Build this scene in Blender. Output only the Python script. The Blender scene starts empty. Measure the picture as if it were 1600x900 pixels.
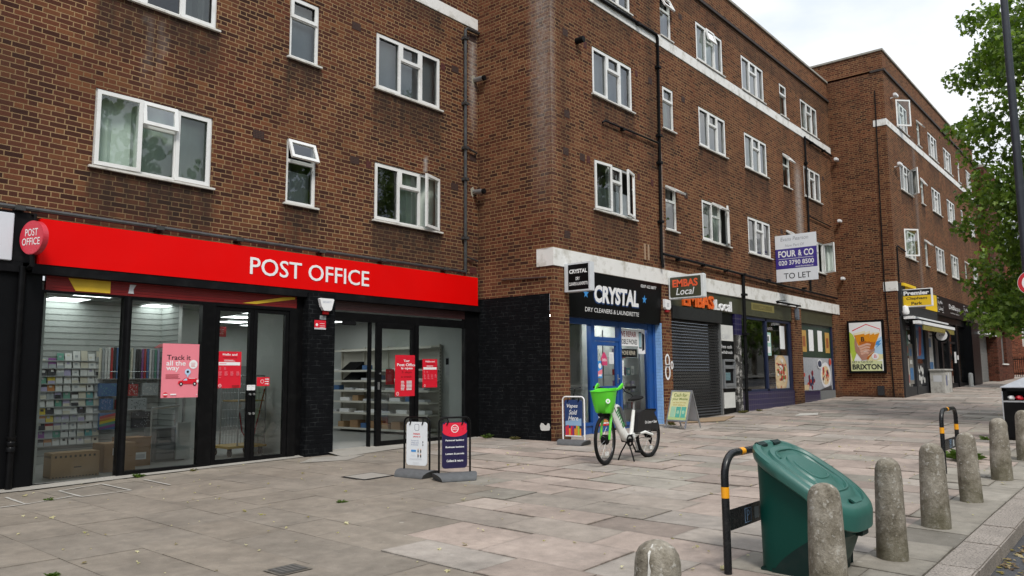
import bpy, bmesh, math, random
from mathutils import Vector, Matrix, noise
S = bpy.context.scene
COL = S.collection
R = math.radians
random.seed(11)

# ------------------------------------------------------------------ camera
EYE = Vector((0.0, 0.0, 1.42))
yaw, pitch, roll = R(49.866), R(6.5535), R(-0.4111)
fw = Vector((math.cos(pitch)*math.sin(yaw), math.cos(pitch)*math.cos(yaw), math.sin(pitch)))
rt = Vector((math.cos(yaw), -math.sin(yaw), 0))
up = rt.cross(fw)
rt2 = rt*math.cos(roll)+up*math.sin(roll)
up2 = -rt*math.sin(roll)+up*math.cos(roll)
cam = bpy.data.cameras.new('camera')
co = bpy.data.objects.new('camera', cam)
COL.objects.link(co)
m = Matrix((rt2, up2, -fw)).transposed().to_4x4()
m.translation = EYE
co.matrix_world = m
cam.sensor_width = 36.0
cam.sensor_fit = 'HORIZONTAL'
cam.lens = 36.0*1209.0/1600.0
cam.clip_start = 0.05
cam.clip_end = 1500
S.camera = co

# ------------------------------------------------------------------ sky, sun, exposure
SUN_EL, SUN_AZ = R(52), R(215)          # azimuth clockwise from +Y (north)
W = bpy.data.worlds.new("World")
S.world = W
W.use_nodes = True
wt = W.node_tree
wt.nodes.clear()
wo = wt.nodes.new('ShaderNodeOutputWorld')
bg = wt.nodes.new('ShaderNodeBackground')
bg.inputs['Strength'].default_value = 0.12
sky = wt.nodes.new('ShaderNodeTexSky')
sky.sky_type = 'NISHITA'
sky.sun_disc = False
sky.sun_elevation = SUN_EL
sky.sun_rotation = SUN_AZ
sky.dust_density = 2.0
tc = wt.nodes.new('ShaderNodeTexCoord')
mp = wt.nodes.new('ShaderNodeMapping')
mp.inputs['Scale'].default_value = (1.0, 1.0, 2.2)
mp.inputs['Location'].default_value = (0.35, 0.6, 0.1)
n1 = wt.nodes.new('ShaderNodeTexNoise')
n1.inputs['Scale'].default_value = 2.6
n1.inputs['Detail'].default_value = 6
n1.inputs['Roughness'].default_value = 0.52
cr = wt.nodes.new('ShaderNodeValToRGB')
e = cr.color_ramp.elements
e[0].position = 0.34; e[0].color = (3.3, 3.85, 4.7, 1)
e[1].position = 0.62; e[1].color = (6.6, 6.65, 6.7, 1)
x = e.new(0.47); x.color = (4.7, 5.15, 5.75, 1)
n2 = wt.nodes.new('ShaderNodeTexNoise')
n2.inputs['Scale'].default_value = 1.7
n2.inputs['Detail'].default_value = 4
cr2 = wt.nodes.new('ShaderNodeValToRGB')
cr2.color_ramp.elements[0].position = 0.30; cr2.color_ramp.elements[0].color = (0.72, 0.72, 0.72, 1)
cr2.color_ramp.elements[1].position = 0.48; cr2.color_ramp.elements[1].color = (1, 1, 1, 1)
mx = wt.nodes.new('ShaderNodeMixRGB')
L = wt.links.new
L(tc.outputs['Generated'], mp.inputs['Vector'])
L(mp.outputs['Vector'], n1.inputs['Vector'])
L(mp.outputs['Vector'], n2.inputs['Vector'])
L(n1.outputs['Fac'], cr.inputs['Fac'])
L(n2.outputs['Fac'], cr2.inputs['Fac'])
L(cr2.outputs['Color'], mx.inputs['Fac'])
L(sky.outputs['Color'], mx.inputs['Color1'])
L(cr.outputs['Color'], mx.inputs['Color2'])
sx_ = wt.nodes.new('ShaderNodeSeparateXYZ')
L(tc.outputs['Generated'], sx_.inputs[0])
gr = wt.nodes.new('ShaderNodeMapRange')            # an overcast sky is brighter overhead than at the horizon
gr.inputs['From Min'].default_value = 0.0; gr.inputs['From Max'].default_value = 1.0
gr.inputs['To Min'].default_value = 0.50; gr.inputs['To Max'].default_value = 1.30
L(sx_.outputs['Z'], gr.inputs['Value'])
mg = wt.nodes.new('ShaderNodeMixRGB'); mg.blend_type = 'MULTIPLY'; mg.inputs['Fac'].default_value = 1.0
L(mx.outputs['Color'], mg.inputs['Color1']); L(gr.outputs['Result'], mg.inputs['Color2'])
L(mg.outputs['Color'], bg.inputs['Color'])
L(bg.outputs['Background'], wo.inputs['Surface'])

sl = bpy.data.lights.new('sun', 'SUN')
sl.energy = 1.45
sl.angle = R(14)
sl.color = (1.0, 0.955, 0.89)
so = bpy.data.objects.new('sun', sl)
COL.objects.link(so)
sd = Vector((math.sin(SUN_AZ)*math.cos(SUN_EL), math.cos(SUN_AZ)*math.cos(SUN_EL), math.sin(SUN_EL)))
so.rotation_euler = sd.to_track_quat('Z', 'Y').to_euler()
S.view_settings.view_transform = 'Standard'
S.view_settings.look = 'None'
S.view_settings.exposure = 0.97
S.view_settings.gamma = 1.0
S.view_settings.use_curve_mapping = False
S.cycles.max_bounces = 8
S.cycles.transparent_max_bounces = 12
S.cycles.use_denoising = True

# ------------------------------------------------------------------ helpers: ground, materials, mesh builder, things
GXS = [-60, 3.8, 7, 12, 17, 21.5, 25.7, 30, 48, 120]
GZS = [0, .03, .08, .14, .27, .38, .47, .60, 1.03, 2.7]
def gz(x, y=9.36):
    if x <= GXS[0]: z = GZS[0]
    elif x >= GXS[-1]: z = GZS[-1]
    else:
        for i in range(len(GXS)-1):
            if x <= GXS[i+1]:
                t = (x-GXS[i])/(GXS[i+1]-GXS[i])
                z = GZS[i]+(GZS[i+1]-GZS[i])*t
                break
    return z-.012*max(0.0, min(9.36-y, 12))

class NT:
    def __init__(s, name):
        s.mat = bpy.data.materials.new(name)
        s.mat.use_nodes = True
        s.t = s.mat.node_tree
        s.t.nodes.clear()
        s.out = s.t.nodes.new('ShaderNodeOutputMaterial')
    def n(s, typ, ins=None, **pr):
        q = s.t.nodes.new(typ)
        for k, v in pr.items(): setattr(q, k, v)
        for k, v in (ins or {}).items(): s.set(q.inputs[k], v)
        return q
    def set(s, sock, v):
        if isinstance(v, bpy.types.NodeSocket): s.t.links.new(v, sock)
        elif isinstance(v, (tuple, list)) and len(v) == 3 and sock.type == 'RGBA': sock.default_value = (*v, 1)
        else: sock.default_value = v
    def m(s, op, a, b=None, c=None, clamp=False):
        q = s.t.nodes.new('ShaderNodeMath'); q.operation = op; q.use_clamp = clamp
        s.set(q.inputs[0], a)
        if b is not None: s.set(q.inputs[1], b)
        if c is not None: s.set(q.inputs[2], c)
        return q.outputs[0]
    def mix(s, f, a, b, bt='MIX'):
        q = s.t.nodes.new('ShaderNodeMixRGB'); q.blend_type = bt
        s.set(q.inputs[0], f); s.set(q.inputs[1], a); s.set(q.inputs[2], b)
        return q.outputs[0]
    def ramp(s, f, stops, interp='LINEAR'):
        q = s.t.nodes.new('ShaderNodeValToRGB'); q.color_ramp.interpolation = interp
        el = q.color_ramp.elements
        while len(el) < len(stops): el.new(0.5)
        for a, (p, c) in zip(el, stops):
            a.position = p
            a.color = (*c, 1) if len(c) == 3 else c
        s.set(q.inputs[0], f)
        return q.outputs[0]
    def noise(s, scale, detail=3, vec=None, rough=.5):
        q = s.n('ShaderNodeTexNoise', {'Scale': scale, 'Detail': detail, 'Roughness': rough})
        if vec is None: vec = s.obj()
        s.t.links.new(vec, q.inputs['Vector'])
        return q.outputs['Fac']
    def obj(s):
        if not hasattr(s, '_o'): s._o = s.n('ShaderNodeTexCoord').outputs['Object']
        return s._o
    def map(s, scale, vec=None):
        q = s.n('ShaderNodeMapping'); q.inputs['Scale'].default_value = scale
        s.t.links.new(vec or s.obj(), q.inputs['Vector'])
        return q.outputs[0]
    def bump(s, h, strength=.3, dist=.01):
        q = s.n('ShaderNodeBump', {'Strength': strength, 'Distance': dist, 'Height': h})
        return q.outputs[0]
    def pbr(s, col, rough=.6, metal=0, normal=None, spec=.5, **kw):
        q = s.n('ShaderNodeBsdfPrincipled')
        s.set(q.inputs['Base Color'], col); s.set(q.inputs['Roughness'], rough); s.set(q.inputs['Metallic'], metal)
        s.set(q.inputs['Specular IOR Level'], spec)
        if normal is not None: s.set(q.inputs['Normal'], normal)
        for k, v in kw.items(): s.set(q.inputs[k], v)
        s.t.links.new(q.outputs[0], s.out.inputs[0])
        return q

def M(name, col, rough=.6, metal=0, var=.12, scale=6, bump=0., bscale=60, spec=.5, dirt=0., dcol=(.05, .045, .035)):
    """painted / plain surface: two scales of noise vary the colour and the gloss, optional dirt blotches"""
    s = NT(name)
    a = s.noise(scale, 4)
    k = s.m('MULTIPLY_ADD', a, 2*var, 1-var)
    c = s.mix(1, col, k, 'MULTIPLY')
    if dirt:
        d = s.noise(scale*.6+1.3, 6, rough=.65)
        d = s.m('MULTIPLY', s.ramp(d, [(.5, (0, 0, 0)), (.72, (1, 1, 1))]), dirt)
        c = s.mix(d, c, dcol)
    r = s.m('MULTIPLY_ADD', s.noise(scale*2.3, 3), .2, rough-.1, clamp=True)
    nrm = None
    if bump: nrm = s.bump(s.noise(bscale, 3), bump, .004)
    s.pbr(c, r, metal, nrm, spec)
    return s.mat

def glow(name, col, st):
    s = NT(name)
    q = s.n('ShaderNodeEmission', {'Color': (*col, 1), 'Strength': st})
    s.t.links.new(q.outputs[0], s.out.inputs[0])
    return s.mat

def glassmat(name, tint, ior=1.5, dirt=.03, k=1.4):
    s = NT(name)
    tr = s.n('ShaderNodeBsdfTransparent', {'Color': (*tint, 1)})
    gl = s.n('ShaderNodeBsdfGlossy', {'Color': (1, 1, 1, 1), 'Roughness': .015})
    nb = s.bump(s.noise(1.1, 2), .05, .02)
    s.set(gl.inputs['Normal'], nb)
    f = s.n('ShaderNodeFresnel', {'IOR': ior}).outputs[0]
    f = s.m('MULTIPLY', f, k, clamp=True)
    mx = s.n('ShaderNodeMixShader', {0: f}); s.t.links.new(tr.outputs[0], mx.inputs[1]); s.t.links.new(gl.outputs[0], mx.inputs[2])
    df = s.n('ShaderNodeBsdfDiffuse', {'Color': (.4, .4, .38, 1)})
    dd = s.m('MULTIPLY', s.ramp(s.noise(3.0, 5), [(.45, (0, 0, 0)), (.8, (1, 1, 1))]), dirt)
    m2 = s.n('ShaderNodeMixShader', {0: dd}); s.t.links.new(mx.outputs[0], m2.inputs[1]); s.t.links.new(df.outputs[0], m2.inputs[2])
    s.t.links.new(m2.outputs[0], s.out.inputs[0])
    return s.mat

def brickmat(name, stops, mortar, paint=None):
    """Flemish bond, 75 mm courses: header/stretcher cells, each brick its own tone, recessed mortar, grime attribute"""
    s = NT(name)
    sp = s.n('ShaderNodeSeparateXYZ', {0: s.obj()})
    u = s.m('ADD', sp.outputs[0], sp.outputs[1])
    warp = s.noise(5.0, 2)
    z = s.m('MULTIPLY_ADD', warp, .008, sp.outputs[2])
    zr = s.m('DIVIDE', z, .075)
    row = s.m('FLOOR', zr); fz = s.m('FRACT', zr)
    wr = s.n('ShaderNodeTexWhiteNoise', {'W': row}, noise_dimensions='1D').outputs['Value']
    sh = s.m('MULTIPLY_ADD', s.m('MODULO', row, 2.0), .16875, s.m('MULTIPLY', wr, .035))
    cu = s.m('DIVIDE', s.m('ADD', u, sh), .3375)
    cell = s.m('FLOOR', cu); fu = s.m('MULTIPLY', s.m('FRACT', cu), .3375)
    hd = s.m('GREATER_THAN', fu, .225)
    lo = s.m('SUBTRACT', fu, s.m('MULTIPLY', hd, .225))
    ln = s.m('SUBTRACT', .225, s.m('MULTIPLY', hd, .1125))
    dx = s.m('MINIMUM', lo, s.m('SUBTRACT', ln, lo))
    dz = s.m('MULTIPLY', s.m('MINIMUM', fz, s.m('SUBTRACT', 1.0, fz)), .075)
    d = s.m('MINIMUM', dx, dz)
    d = s.m('MULTIPLY_ADD', s.m('SUBTRACT', s.noise(45, 2), .5), .006, d)
    mask = s.n('ShaderNodeMapRange', {'Value': d, 'From Min': .0048, 'From Max': .0082}).outputs[0]
    idv = s.n('ShaderNodeCombineXYZ', {0: s.m('MULTIPLY_ADD', cell, 2.0, hd), 1: row})
    wn = s.n('ShaderNodeTexWhiteNoise', {'Vector': idv.outputs[0]}, noise_dimensions='2D')
    big = s.noise(.45, 4)
    tone = s.m('MULTIPLY_ADD', s.m('SUBTRACT', big, .5), .55, wn.outputs['Value'], clamp=True)
    bc = s.ramp(tone, stops)
    fine = s.noise(38, 4, rough=.7)
    k = s.m('MULTIPLY_ADD', fine, .75, .62)
    bc = s.mix(1, bc, k, 'MULTIPLY')
    hue = s.ramp(s.noise(.75, 5, rough=.6), [(.46, (0, 0, 0)), (.64, (1, 1, 1))])
    bc = s.mix(s.m('MULTIPLY', hue, .32), bc, s.mix(1, bc, (1.30, .86, .80), 'MULTIPLY'))
    mv = s.noise(1.3, 4)
    mc = s.mix(s.ramp(mv, [(.38, (0, 0, 0)), (.72, (1, 1, 1))]), mortar, tuple(c*.62 for c in mortar))
    if paint:
        pv = s.m('MULTIPLY_ADD', s.noise(3, 5), .9, .55)
        pb = s.mix(1, paint, pv, 'MULTIPLY')
        pm = s.mix(s.ramp(s.noise(6, 4), [(.45, (0, 0, 0)), (.7, (1, 1, 1))]), tuple(c*.8 for c in paint), mortar)
        ch = s.ramp(s.noise(9, 6, rough=.7), [(.70, (0, 0, 0)), (.74, (1, 1, 1))])
        col = s.mix(mask, pm, pb)
        col = s.mix(s.m('MULTIPLY', ch, .5), col, (.30, .28, .25))
    else:
        col = s.mix(mask, mc, bc)
    at = s.n('ShaderNodeAttribute', attribute_name='grime')
    g = s.n('ShaderNodeSeparateColor', {0: at.outputs['Color']})
    mot = s.m('MULTIPLY_ADD', s.noise(7, 5), 1.3, -.05, clamp=True)
    col = s.mix(s.m('MULTIPLY', g.outputs[0], s.m('MULTIPLY_ADD', mot, .5, .5), clamp=True), col, (.028, .022, .018))
    bl = s.noise(11, 5, rough=.7)
    blm = s.m('MULTIPLY', g.outputs[1], s.ramp(bl, [(.30, (.15, .15, .15)), (.62, (1, 1, 1))]), clamp=True)
    col = s.mix(blm, col, (.42, .39, .36))
    h = s.m('MULTIPLY_ADD', fine, .25, mask)
    s.pbr(col, .92 if not paint else .75, 0, s.bump(h, .55, .008), .10 if not paint else .06)
    return s.mat

class MB:
    """mesh builder: collects shapes, links them as ONE object. Vertices are in world space when the thing was made with world=True."""
    def __init__(s): s.v = []; s.f = []; s.mi = []; s.g = {}; s.T = None
    def add(s, vs, fs, m=0):
        b = len(s.v)
        for p in vs:
            p = Vector(p)
            s.v.append(s.T @ p if s.T is not None else p)
        for f in fs:
            s.f.append([b+i for i in f]); s.mi.append(m)
        return b
    def quad(s, a, b, c, d, m=0): s.add([a, b, c, d], [(0, 1, 2, 3)], m)
    def box(s, x0, x1, y0, y1, z0, z1, m=0):
        s.add([(x0, y0, z0), (x1, y0, z0), (x1, y1, z0), (x0, y1, z0), (x0, y0, z1), (x1, y0, z1), (x1, y1, z1), (x0, y1, z1)],
              [(0, 3, 2, 1), (4, 5, 6, 7), (0, 1, 5, 4), (1, 2, 6, 5), (2, 3, 7, 6), (3, 0, 4, 7)], m)
    def ring(s, x0, x1, y0, y1, z0, z1, b, m=0):
        s.box(x0, x0+b, y0, y1, z0, z1, m); s.box(x1-b, x1, y0, y1, z0, z1, m)
        s.box(x0+b, x1-b, y0, y1, z0, z0+b, m); s.box(x0+b, x1-b, y0, y1, z1-b, z1, m)
    def tube(s, pts, r, n=8, m=0, cap=True, closed=False, sx=1.0):
        pts = [Vector(p) for p in pts]
        rs = r if isinstance(r, (list, tuple)) else [r]*len(pts)
        N = len(pts); vs = []; prev = None
        for i, p in enumerate(pts):
            if closed: t = pts[(i+1) % N]-pts[i-1]
            else: t = pts[min(i+1, N-1)]-pts[max(i-1, 0)]
            t.normalize()
            if prev is None:
                a = Vector((0, 0, 1)) if abs(t.z) < .9 else Vector((1, 0, 0))
                u_ = a.cross(t).normalized()
            else:
                u_ = (prev-t*prev.dot(t)).normalized()
            prev = u_; w_ = t.cross(u_)
            for k in range(n):
                an = 2*math.pi*k/n
                vs.append(p+(u_*math.cos(an)*sx+w_*math.sin(an))*rs[i])
        fs = []
        for i in range(N if closed else N-1):
            j = (i+1) % N
            for k in range(n): fs.append((i*n+k, i*n+(k+1) % n, j*n+(k+1) % n, j*n+k))
        if cap and not closed:
            fs.append(tuple(range(n))[::-1]); fs.append(tuple((N-1)*n+k for k in range(n)))
        s.add(vs, fs, m)
    def cyl(s, a, b, r, n=12, m=0, r2=None): s.tube([a, b], [r, r if r2 is None else r2], n, m)
    def lathe(s, prof, c=(0, 0, 0), n=20, m=0, jit=0):
        vs = []; fs = []
        for r, z in prof:
            for k in range(n):
                a = 2*math.pi*k/n
                q = 1+jit*noise.noise(Vector((math.cos(a)*3+c[0]*7, math.sin(a)*3+c[1]*3, z*9)))
                vs.append((c[0]+r*q*math.cos(a), c[1]+r*q*math.sin(a), c[2]+z))
        for i in range(len(prof)-1):
            for k in range(n): fs.append((i*n+k, i*n+(k+1) % n, (i+1)*n+(k+1) % n, (i+1)*n+k))
        fs.append(tuple(range(n))[::-1]); fs.append(tuple((len(prof)-1)*n+k for k in range(n)))
        s.add(vs, fs, m)
    def rings(s, loops, m=0, cap0=True, cap1=True):
        n = len(loops[0]); vs = [p for l in loops for p in l]; fs = []
        for i in range(len(loops)-1):
            for k in range(n): fs.append((i*n+k, i*n+(k+1) % n, (i+1)*n+(k+1) % n, (i+1)*n+k))
        if cap0: fs.append(tuple(range(n))[::-1])
        if cap1: fs.append(tuple((len(loops)-1)*n+k for k in range(n)))
        s.add(vs, fs, m)
    def poly(s, pts, O, ux, uz, off=0., m=0, th=0.):
        """flat outline in the plane (O, ux, uz); off = distance proud along the normal; th = thickness behind it"""
        O, ux, uz = Vector(O), Vector(ux), Vector(uz); nn = ux.cross(uz)
        a = [O+ux*p[0]+uz*p[1]+nn*off for p in pts]
        n = len(a)
        if th:
            b = [p-nn*th for p in a]
            s.add(a+b, [tuple(range(n)), tuple(range(2*n-1, n-1, -1))]+[(i, n+i, n+(i+1) % n, (i+1) % n) for i in range(n)], m)
        else: s.add(a, [tuple(range(n))], m)
    def text(s, txt, O, ux, uz, w, h, off=.002, m=0, bold=0., shear=0., depth=0., sp=1.0):
        cu = bpy.data.curves.new('t', 'FONT'); cu.body = txt; cu.offset = bold; cu.shear = shear; cu.extrude = 0.0
        cu.resolution_u = 3; cu.space_character = sp; cu.align_x = 'CENTER'; cu.space_line = .9
        ob = bpy.data.objects.new('t', cu)
        me = bpy.data.meshes.new_from_object(ob)
        vs = [v.co.copy() for v in me.vertices]
        fs = [tuple(p.vertices) for p in me.polygons]
        bpy.data.objects.remove(ob); bpy.data.curves.remove(cu); bpy.data.meshes.remove(me)
        if not vs: return
        x0 = min(v.x for v in vs); x1 = max(v.x for v in vs); y0 = min(v.y for v in vs); y1 = max(v.y for v in vs)
        kx = w/(x1-x0) if w else h/(y1-y0)
        ky = h/(y1-y0) if h else kx
        O, ux, uz = Vector(O), Vector(ux), Vector(uz); nn = ux.cross(uz)
        a = [O+ux*(v.x-x0)*kx+uz*(v.y-y0)*ky+nn*off for v in vs]
        s.add(a, fs, m)
        if depth:
            b = [p-nn*depth for p in a]
            ed = {}
            for f in fs:
                for i in range(len(f)):
                    q = (f[i], f[(i+1) % len(f)]); ed[q] = 1
            N = len(a)
            s.add(a+b, [(q[1], q[0], N+q[0], N+q[1]) for q in ed if (q[1], q[0]) not in ed], m)
    def build(s, name, mats, parent=None, loc=None, rot=None, world=True, smooth=False, bevel=0., recalc=True):
        me = bpy.data.meshes.new(name)
        if parent is not None: off = Vector(parent['_o']) if '_o' in parent else Vector()
        else:
            loc = Vector(loc) if loc is not None else Vector()
            off = loc if world else Vector()
        me.from_pydata([v-off for v in s.v], [], s.f)
        if not isinstance(mats, (list, tuple)): mats = [mats]
        for q in mats: me.materials.append(q)
        if len(mats) > 1: me.polygons.foreach_set('material_index', s.mi)
        if recalc or bevel:
            bm = bmesh.new(); bm.from_mesh(me)
            if bevel:
                bmesh.ops.remove_doubles(bm, verts=bm.verts, dist=1e-5)
                bmesh.ops.bevel(bm, geom=[x_ for x_ in bm.edges if len(x_.link_faces) == 2 and x_.calc_face_angle(0) > .5], offset=bevel, segments=2, affect='EDGES', clamp_overlap=True)
            if recalc: bmesh.ops.recalc_face_normals(bm, faces=bm.faces)
            bm.to_mesh(me); bm.free()
        if s.g and not bevel:
            a = me.color_attributes.new('grime', 'FLOAT_COLOR', 'POINT')
            buf = []
            for i in range(len(s.v)):
                q = s.g.get(i, (0, 0)); buf += [q[0], q[1], 0, 1]
            a.data.foreach_set('color', buf)
        if smooth or bevel:
            me.polygons.foreach_set('use_smooth', [True]*len(me.polygons))
            me.set_sharp_from_angle(angle=R(38))
        me.update()
        ob = bpy.data.objects.new(name, me)
        COL.objects.link(ob)
        if parent is not None:
            ob.parent = parent; ob['_o'] = tuple(off)
        else:
            ob.location = loc; ob['_o'] = tuple(off)
            if rot is not None: ob.rotation_euler = rot
        return ob

def tag(o, label, cat, group=None):
    o['label'] = label; o['category'] = cat
    if group: o['group'] = group
    return o
def struct(o): o['kind'] = 'structure'; return o
def stuff(o, label, cat): o['kind'] = 'stuff'; o['label'] = label; o['category'] = cat; return o
def thing(name, label, cat, loc, rotz=0., group=None, world=True, scale=1.0):
    o = bpy.data.objects.new(name, None); COL.objects.link(o)
    o.empty_display_size = .2
    o.location = loc; o.rotation_euler = (0, 0, rotz); o.scale = (scale,)*3
    o['_o'] = tuple(loc) if world else (0, 0, 0)
    return tag(o, label, cat, group)
def circ(cx, cy, r, n=20, ry=None, a0=0, a1=360):
    ry = r if ry is None else ry
    k = n if a1-a0 == 360 else n+1
    return [(cx+r*math.cos(R(a0+(a1-a0)*i/n)), cy+ry*math.sin(R(a0+(a1-a0)*i/n))) for i in range(k)]
def rect(x, y, w, h): return [(x, y), (x+w, y), (x+w, y+h), (x, y+h)]
def rrect(x, y, w, h, r, n=5):
    o = []
    for cx, cy, a in ((x+w-r, y+r, -90), (x+w-r, y+h-r, 0), (x+r, y+h-r, 90), (x+r, y+r, 180)):
        for i in range(n+1): o.append((cx+r*math.cos(R(a+90*i/n)), cy+r*math.sin(R(a+90*i/n))))
    return o
XR, ZU, YD = (1, 0, 0), (0, 0, 1), (0, -1, 0)
def at2(O, ux, uz, x, y):
    return Vector(O)+Vector(ux)*x+Vector(uz)*y

def panel(name, label, cat, O, ux, uz, w, h, mats, items, th=.004, group=None, parent=None, outline=None):
    """flat sign or poster: sheet (mats[0]) with printed items ('r'ect, 'p'oly, 'c'ircle, 't'ext), each printed 0.3 mm above the last"""
    mb = MB()
    mb.poly(outline or rect(0, 0, w, h), O, ux, uz, 0, 0, th)
    off = .0006
    for it in items:
        k = it[0]
        if k == 'r': mb.poly(rect(*it[1:5]), O, ux, uz, off, it[5])
        elif k == 'p': mb.poly(it[1], O, ux, uz, off, it[2])
        elif k == 'c': mb.poly(circ(it[1], it[2], it[3]), O, ux, uz, off, it[4])
        elif k == 't':
            kw = it[7] if len(it) > 7 else {}
            mb.text(it[1], at2(O, ux, uz, it[2], it[3]), ux, uz, it[4], it[5], off, it[6], **kw)
        off += .0004
    o = mb.build(name, mats, parent, loc=None if parent is not None else O, recalc=False)
    if parent is None: tag(o, label, cat, group)
    return o

# ------------------------------------------------------------------ materials
BR = [(0, (.040, .019, .015)), (.18, (.064, .026, .018)), (.5, (.092, .036, .023)), (.8, (.120, .046, .025)), (1, (.150, .064, .031))]
BRC = [(0, (.046, .020, .015)), (.18, (.078, .029, .018)), (.5, (.106, .041, .024)), (.8, (.134, .053, .029)), (1, (.162, .070, .036))]
m_brick = brickmat('brown brick', BR, (.315, .208, .108))
m_brick2 = brickmat('warm brown brick', BRC, (.295, .19, .096))
m_brickR = brickmat('red brick', [(0, (.10, .03, .018)), (.5, (.21, .065, .035)), (1, (.29, .10, .055))], (.24, .17, .12))
m_bblack = brickmat('black painted brick', BR, (.028, .030, .031), paint=(.0055, .006, .007))
m_bblue = brickmat('pale blue painted brick', BR, (.25, .42, .66), paint=(.24, .42, .70))
m_white = M('white upvc', (.72, .72, .70), .35, var=.05, scale=2, dirt=.35, dcol=(.40, .36, .28))
m_sill = M('stained white sill', (.62, .60, .55), .5, var=.12, scale=4, dirt=.7, dcol=(.16, .13, .10))
m_stone = M('white painted concrete', (.72, .71, .68), .7, var=.08, scale=3, dirt=.75, dcol=(.30, .27, .20), bump=.2)
m_conc = M('grey coping concrete', (.30, .28, .24), .85, var=.2, scale=4, dirt=.6, dcol=(.06, .055, .045), bump=.3)
m_dkconc = M('sooty string course', (.035, .026, .022), .85, var=.3, scale=5)
m_dark = M('painted room shade', (.075, .072, .068), .9, var=.15)
m_room = M('plain room plaster', (.34, .34, .31), .9, var=.06)
m_roof = M('roof felt', (.08, .08, .085), .9)
m_black = M('black powder coat', (.0045, .0045, .005), .34, var=.2, scale=9, dirt=.18, dcol=(.03, .03, .029), spec=.14)
m_blackm = M('matt black', (.007, .007, .0075), .6, var=.2, spec=.12)
m_rubber = M('black rubber', (.009, .009, .009), .7, var=.25, scale=14, spec=.15)
m_steel = M('galvanised steel', (.42, .43, .43), .42, .85, var=.15, scale=12)
m_pipe = M('weathered grey pipe', (.055, .055, .055), .4, .2, var=.7, scale=7, dirt=.6, dcol=(.04, .035, .03))
m_glass = glassmat('window glass', (.84, .90, .87), k=1.9)
m_shopglass = glassmat('shop glass', (.84, .88, .87), dirt=.05)
m_redbrk = M('terracotta air brick', (.10, .020, .014), .8, var=.3, scale=15)
m_brnbrk = M('brown air brick', (.055, .024, .016), .85, var=.3, scale=15)
m_hole = M('shadowed hole', (.006, .006, .006), .9)
def curtain_mat(name, c):
    s = NT(name)
    k = s.m('MULTIPLY_ADD', s.noise(3, 3), .3, .8)
    col = s.mix(1, c, k, 'MULTIPLY')
    d = s.n('ShaderNodeBsdfDiffuse', {'Color': col}); t = s.n('ShaderNodeBsdfTranslucent', {'Color': col})
    q = s.n('ShaderNodeMixShader', {0: .25}); s.t.links.new(d.outputs[0], q.inputs[1]); s.t.links.new(t.outputs[0], q.inputs[2])
    s.t.links.new(q.outputs[0], s.out.inputs[0])
    return s.mat
m_net = curtain_mat('net curtain', (.74, .82, .75))
m_drape = curtain_mat('grey drape', (.46, .46, .43))
m_blind = curtain_mat('pale blind', (.60, .62, .66))

# paving slab: per-slab tone in a colour attribute, speckle, stains
s_ = NT('paving slab')
at = s_.n('ShaderNodeAttribute', attribute_name='tone')
f1 = s_.noise(160, 3, rough=.7); f2 = s_.noise(1.1, 6, rough=.62); f3 = s_.noise(7, 5, rough=.65)
c_ = s_.mix(1, at.outputs['Color'], s_.m('MULTIPLY_ADD', f1, .7, .66), 'MULTIPLY')
c_ = s_.mix(1, c_, s_.m('MULTIPLY_ADD', f2, 1.0, .50), 'MULTIPLY')
c_ = s_.mix(1, c_, s_.m('MULTIPLY_ADD', f3, .75, .63), 'MULTIPLY')
st_ = s_.ramp(s_.noise(2.6, 7, s_.map((1, .6, 1)), .7), [(.52, (0, 0, 0)), (.66, (1, 1, 1))])
c_ = s_.mix(s_.m('MULTIPLY', st_, .28), c_, (.10, .09, .078))
sp_ = s_.ramp(s_.noise(23, 2), [(.70, (0, 0, 0)), (.76, (1, 1, 1))])
c_ = s_.mix(s_.m('MULTIPLY', sp_, .35), c_, (.06, .055, .05))
ed_ = s_.m('POWER', at.outputs['Alpha'], 2.2)
en_ = s_.ramp(s_.noise(16, 5, rough=.7), [(.40, (0, 0, 0)), (.62, (1, 1, 1))])
c_ = s_.mix(s_.m('MULTIPLY', s_.m('MULTIPLY', ed_, s_.m('MULTIPLY_ADD', en_, .8, .2)), .55), c_, (.085, .074, .06))
vo = s_.n('ShaderNodeTexVoronoi', {'Scale': 3.4, 'Vector': s_.obj()})
vr = s_.n('ShaderNodeSeparateColor', {0: vo.outputs['Color']})
gd = s_.m('MULTIPLY', s_.m('LESS_THAN', vo.outputs['Distance'], s_.m('MULTIPLY_ADD', vr.outputs[1], .07, .03)), s_.m('GREATER_THAN', vr.outputs[0], .55))
c_ = s_.mix(s_.m('MULTIPLY', gd, .55), c_, s_.mix(s_.m('GREATER_THAN', vr.outputs[2], .6), (.11, .10, .088), (.38, .36, .32)))
gm = s_.ramp(s_.noise(31, 2, s_.map((1, 1, 1))), [(.745, (0, 0, 0)), (.765, (1, 1, 1))])
c_ = s_.mix(s_.m('MULTIPLY', gm, .5), c_, (.42, .40, .37))
s_.pbr(c_, s_.m('MULTIPLY_ADD', f3, .25, .68), 0, s_.bump(s_.m('ADD', f1, f3), .25, .004), .18)
m_slab = s_.mat
m_joint = M('gritty joint', (.12, .105, .085), .95, var=.35, scale=20)
# granite kerb
s_ = NT('granite kerb')
k1 = s_.noise(70, 3, rough=.7); k2 = s_.noise(2.2, 5)
c_ = s_.mix(1, s_.ramp(k1, [(.33, (.085, .073, .062)), (.48, (.255, .222, .192)), (.66, (.36, .32, .28))]), s_.m('MULTIPLY_ADD', k2, .7, .6), 'MULTIPLY')
s_.pbr(c_, .8, 0, s_.bump(k1, .35, .004), .35)
m_kerb = s_.mat
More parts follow.
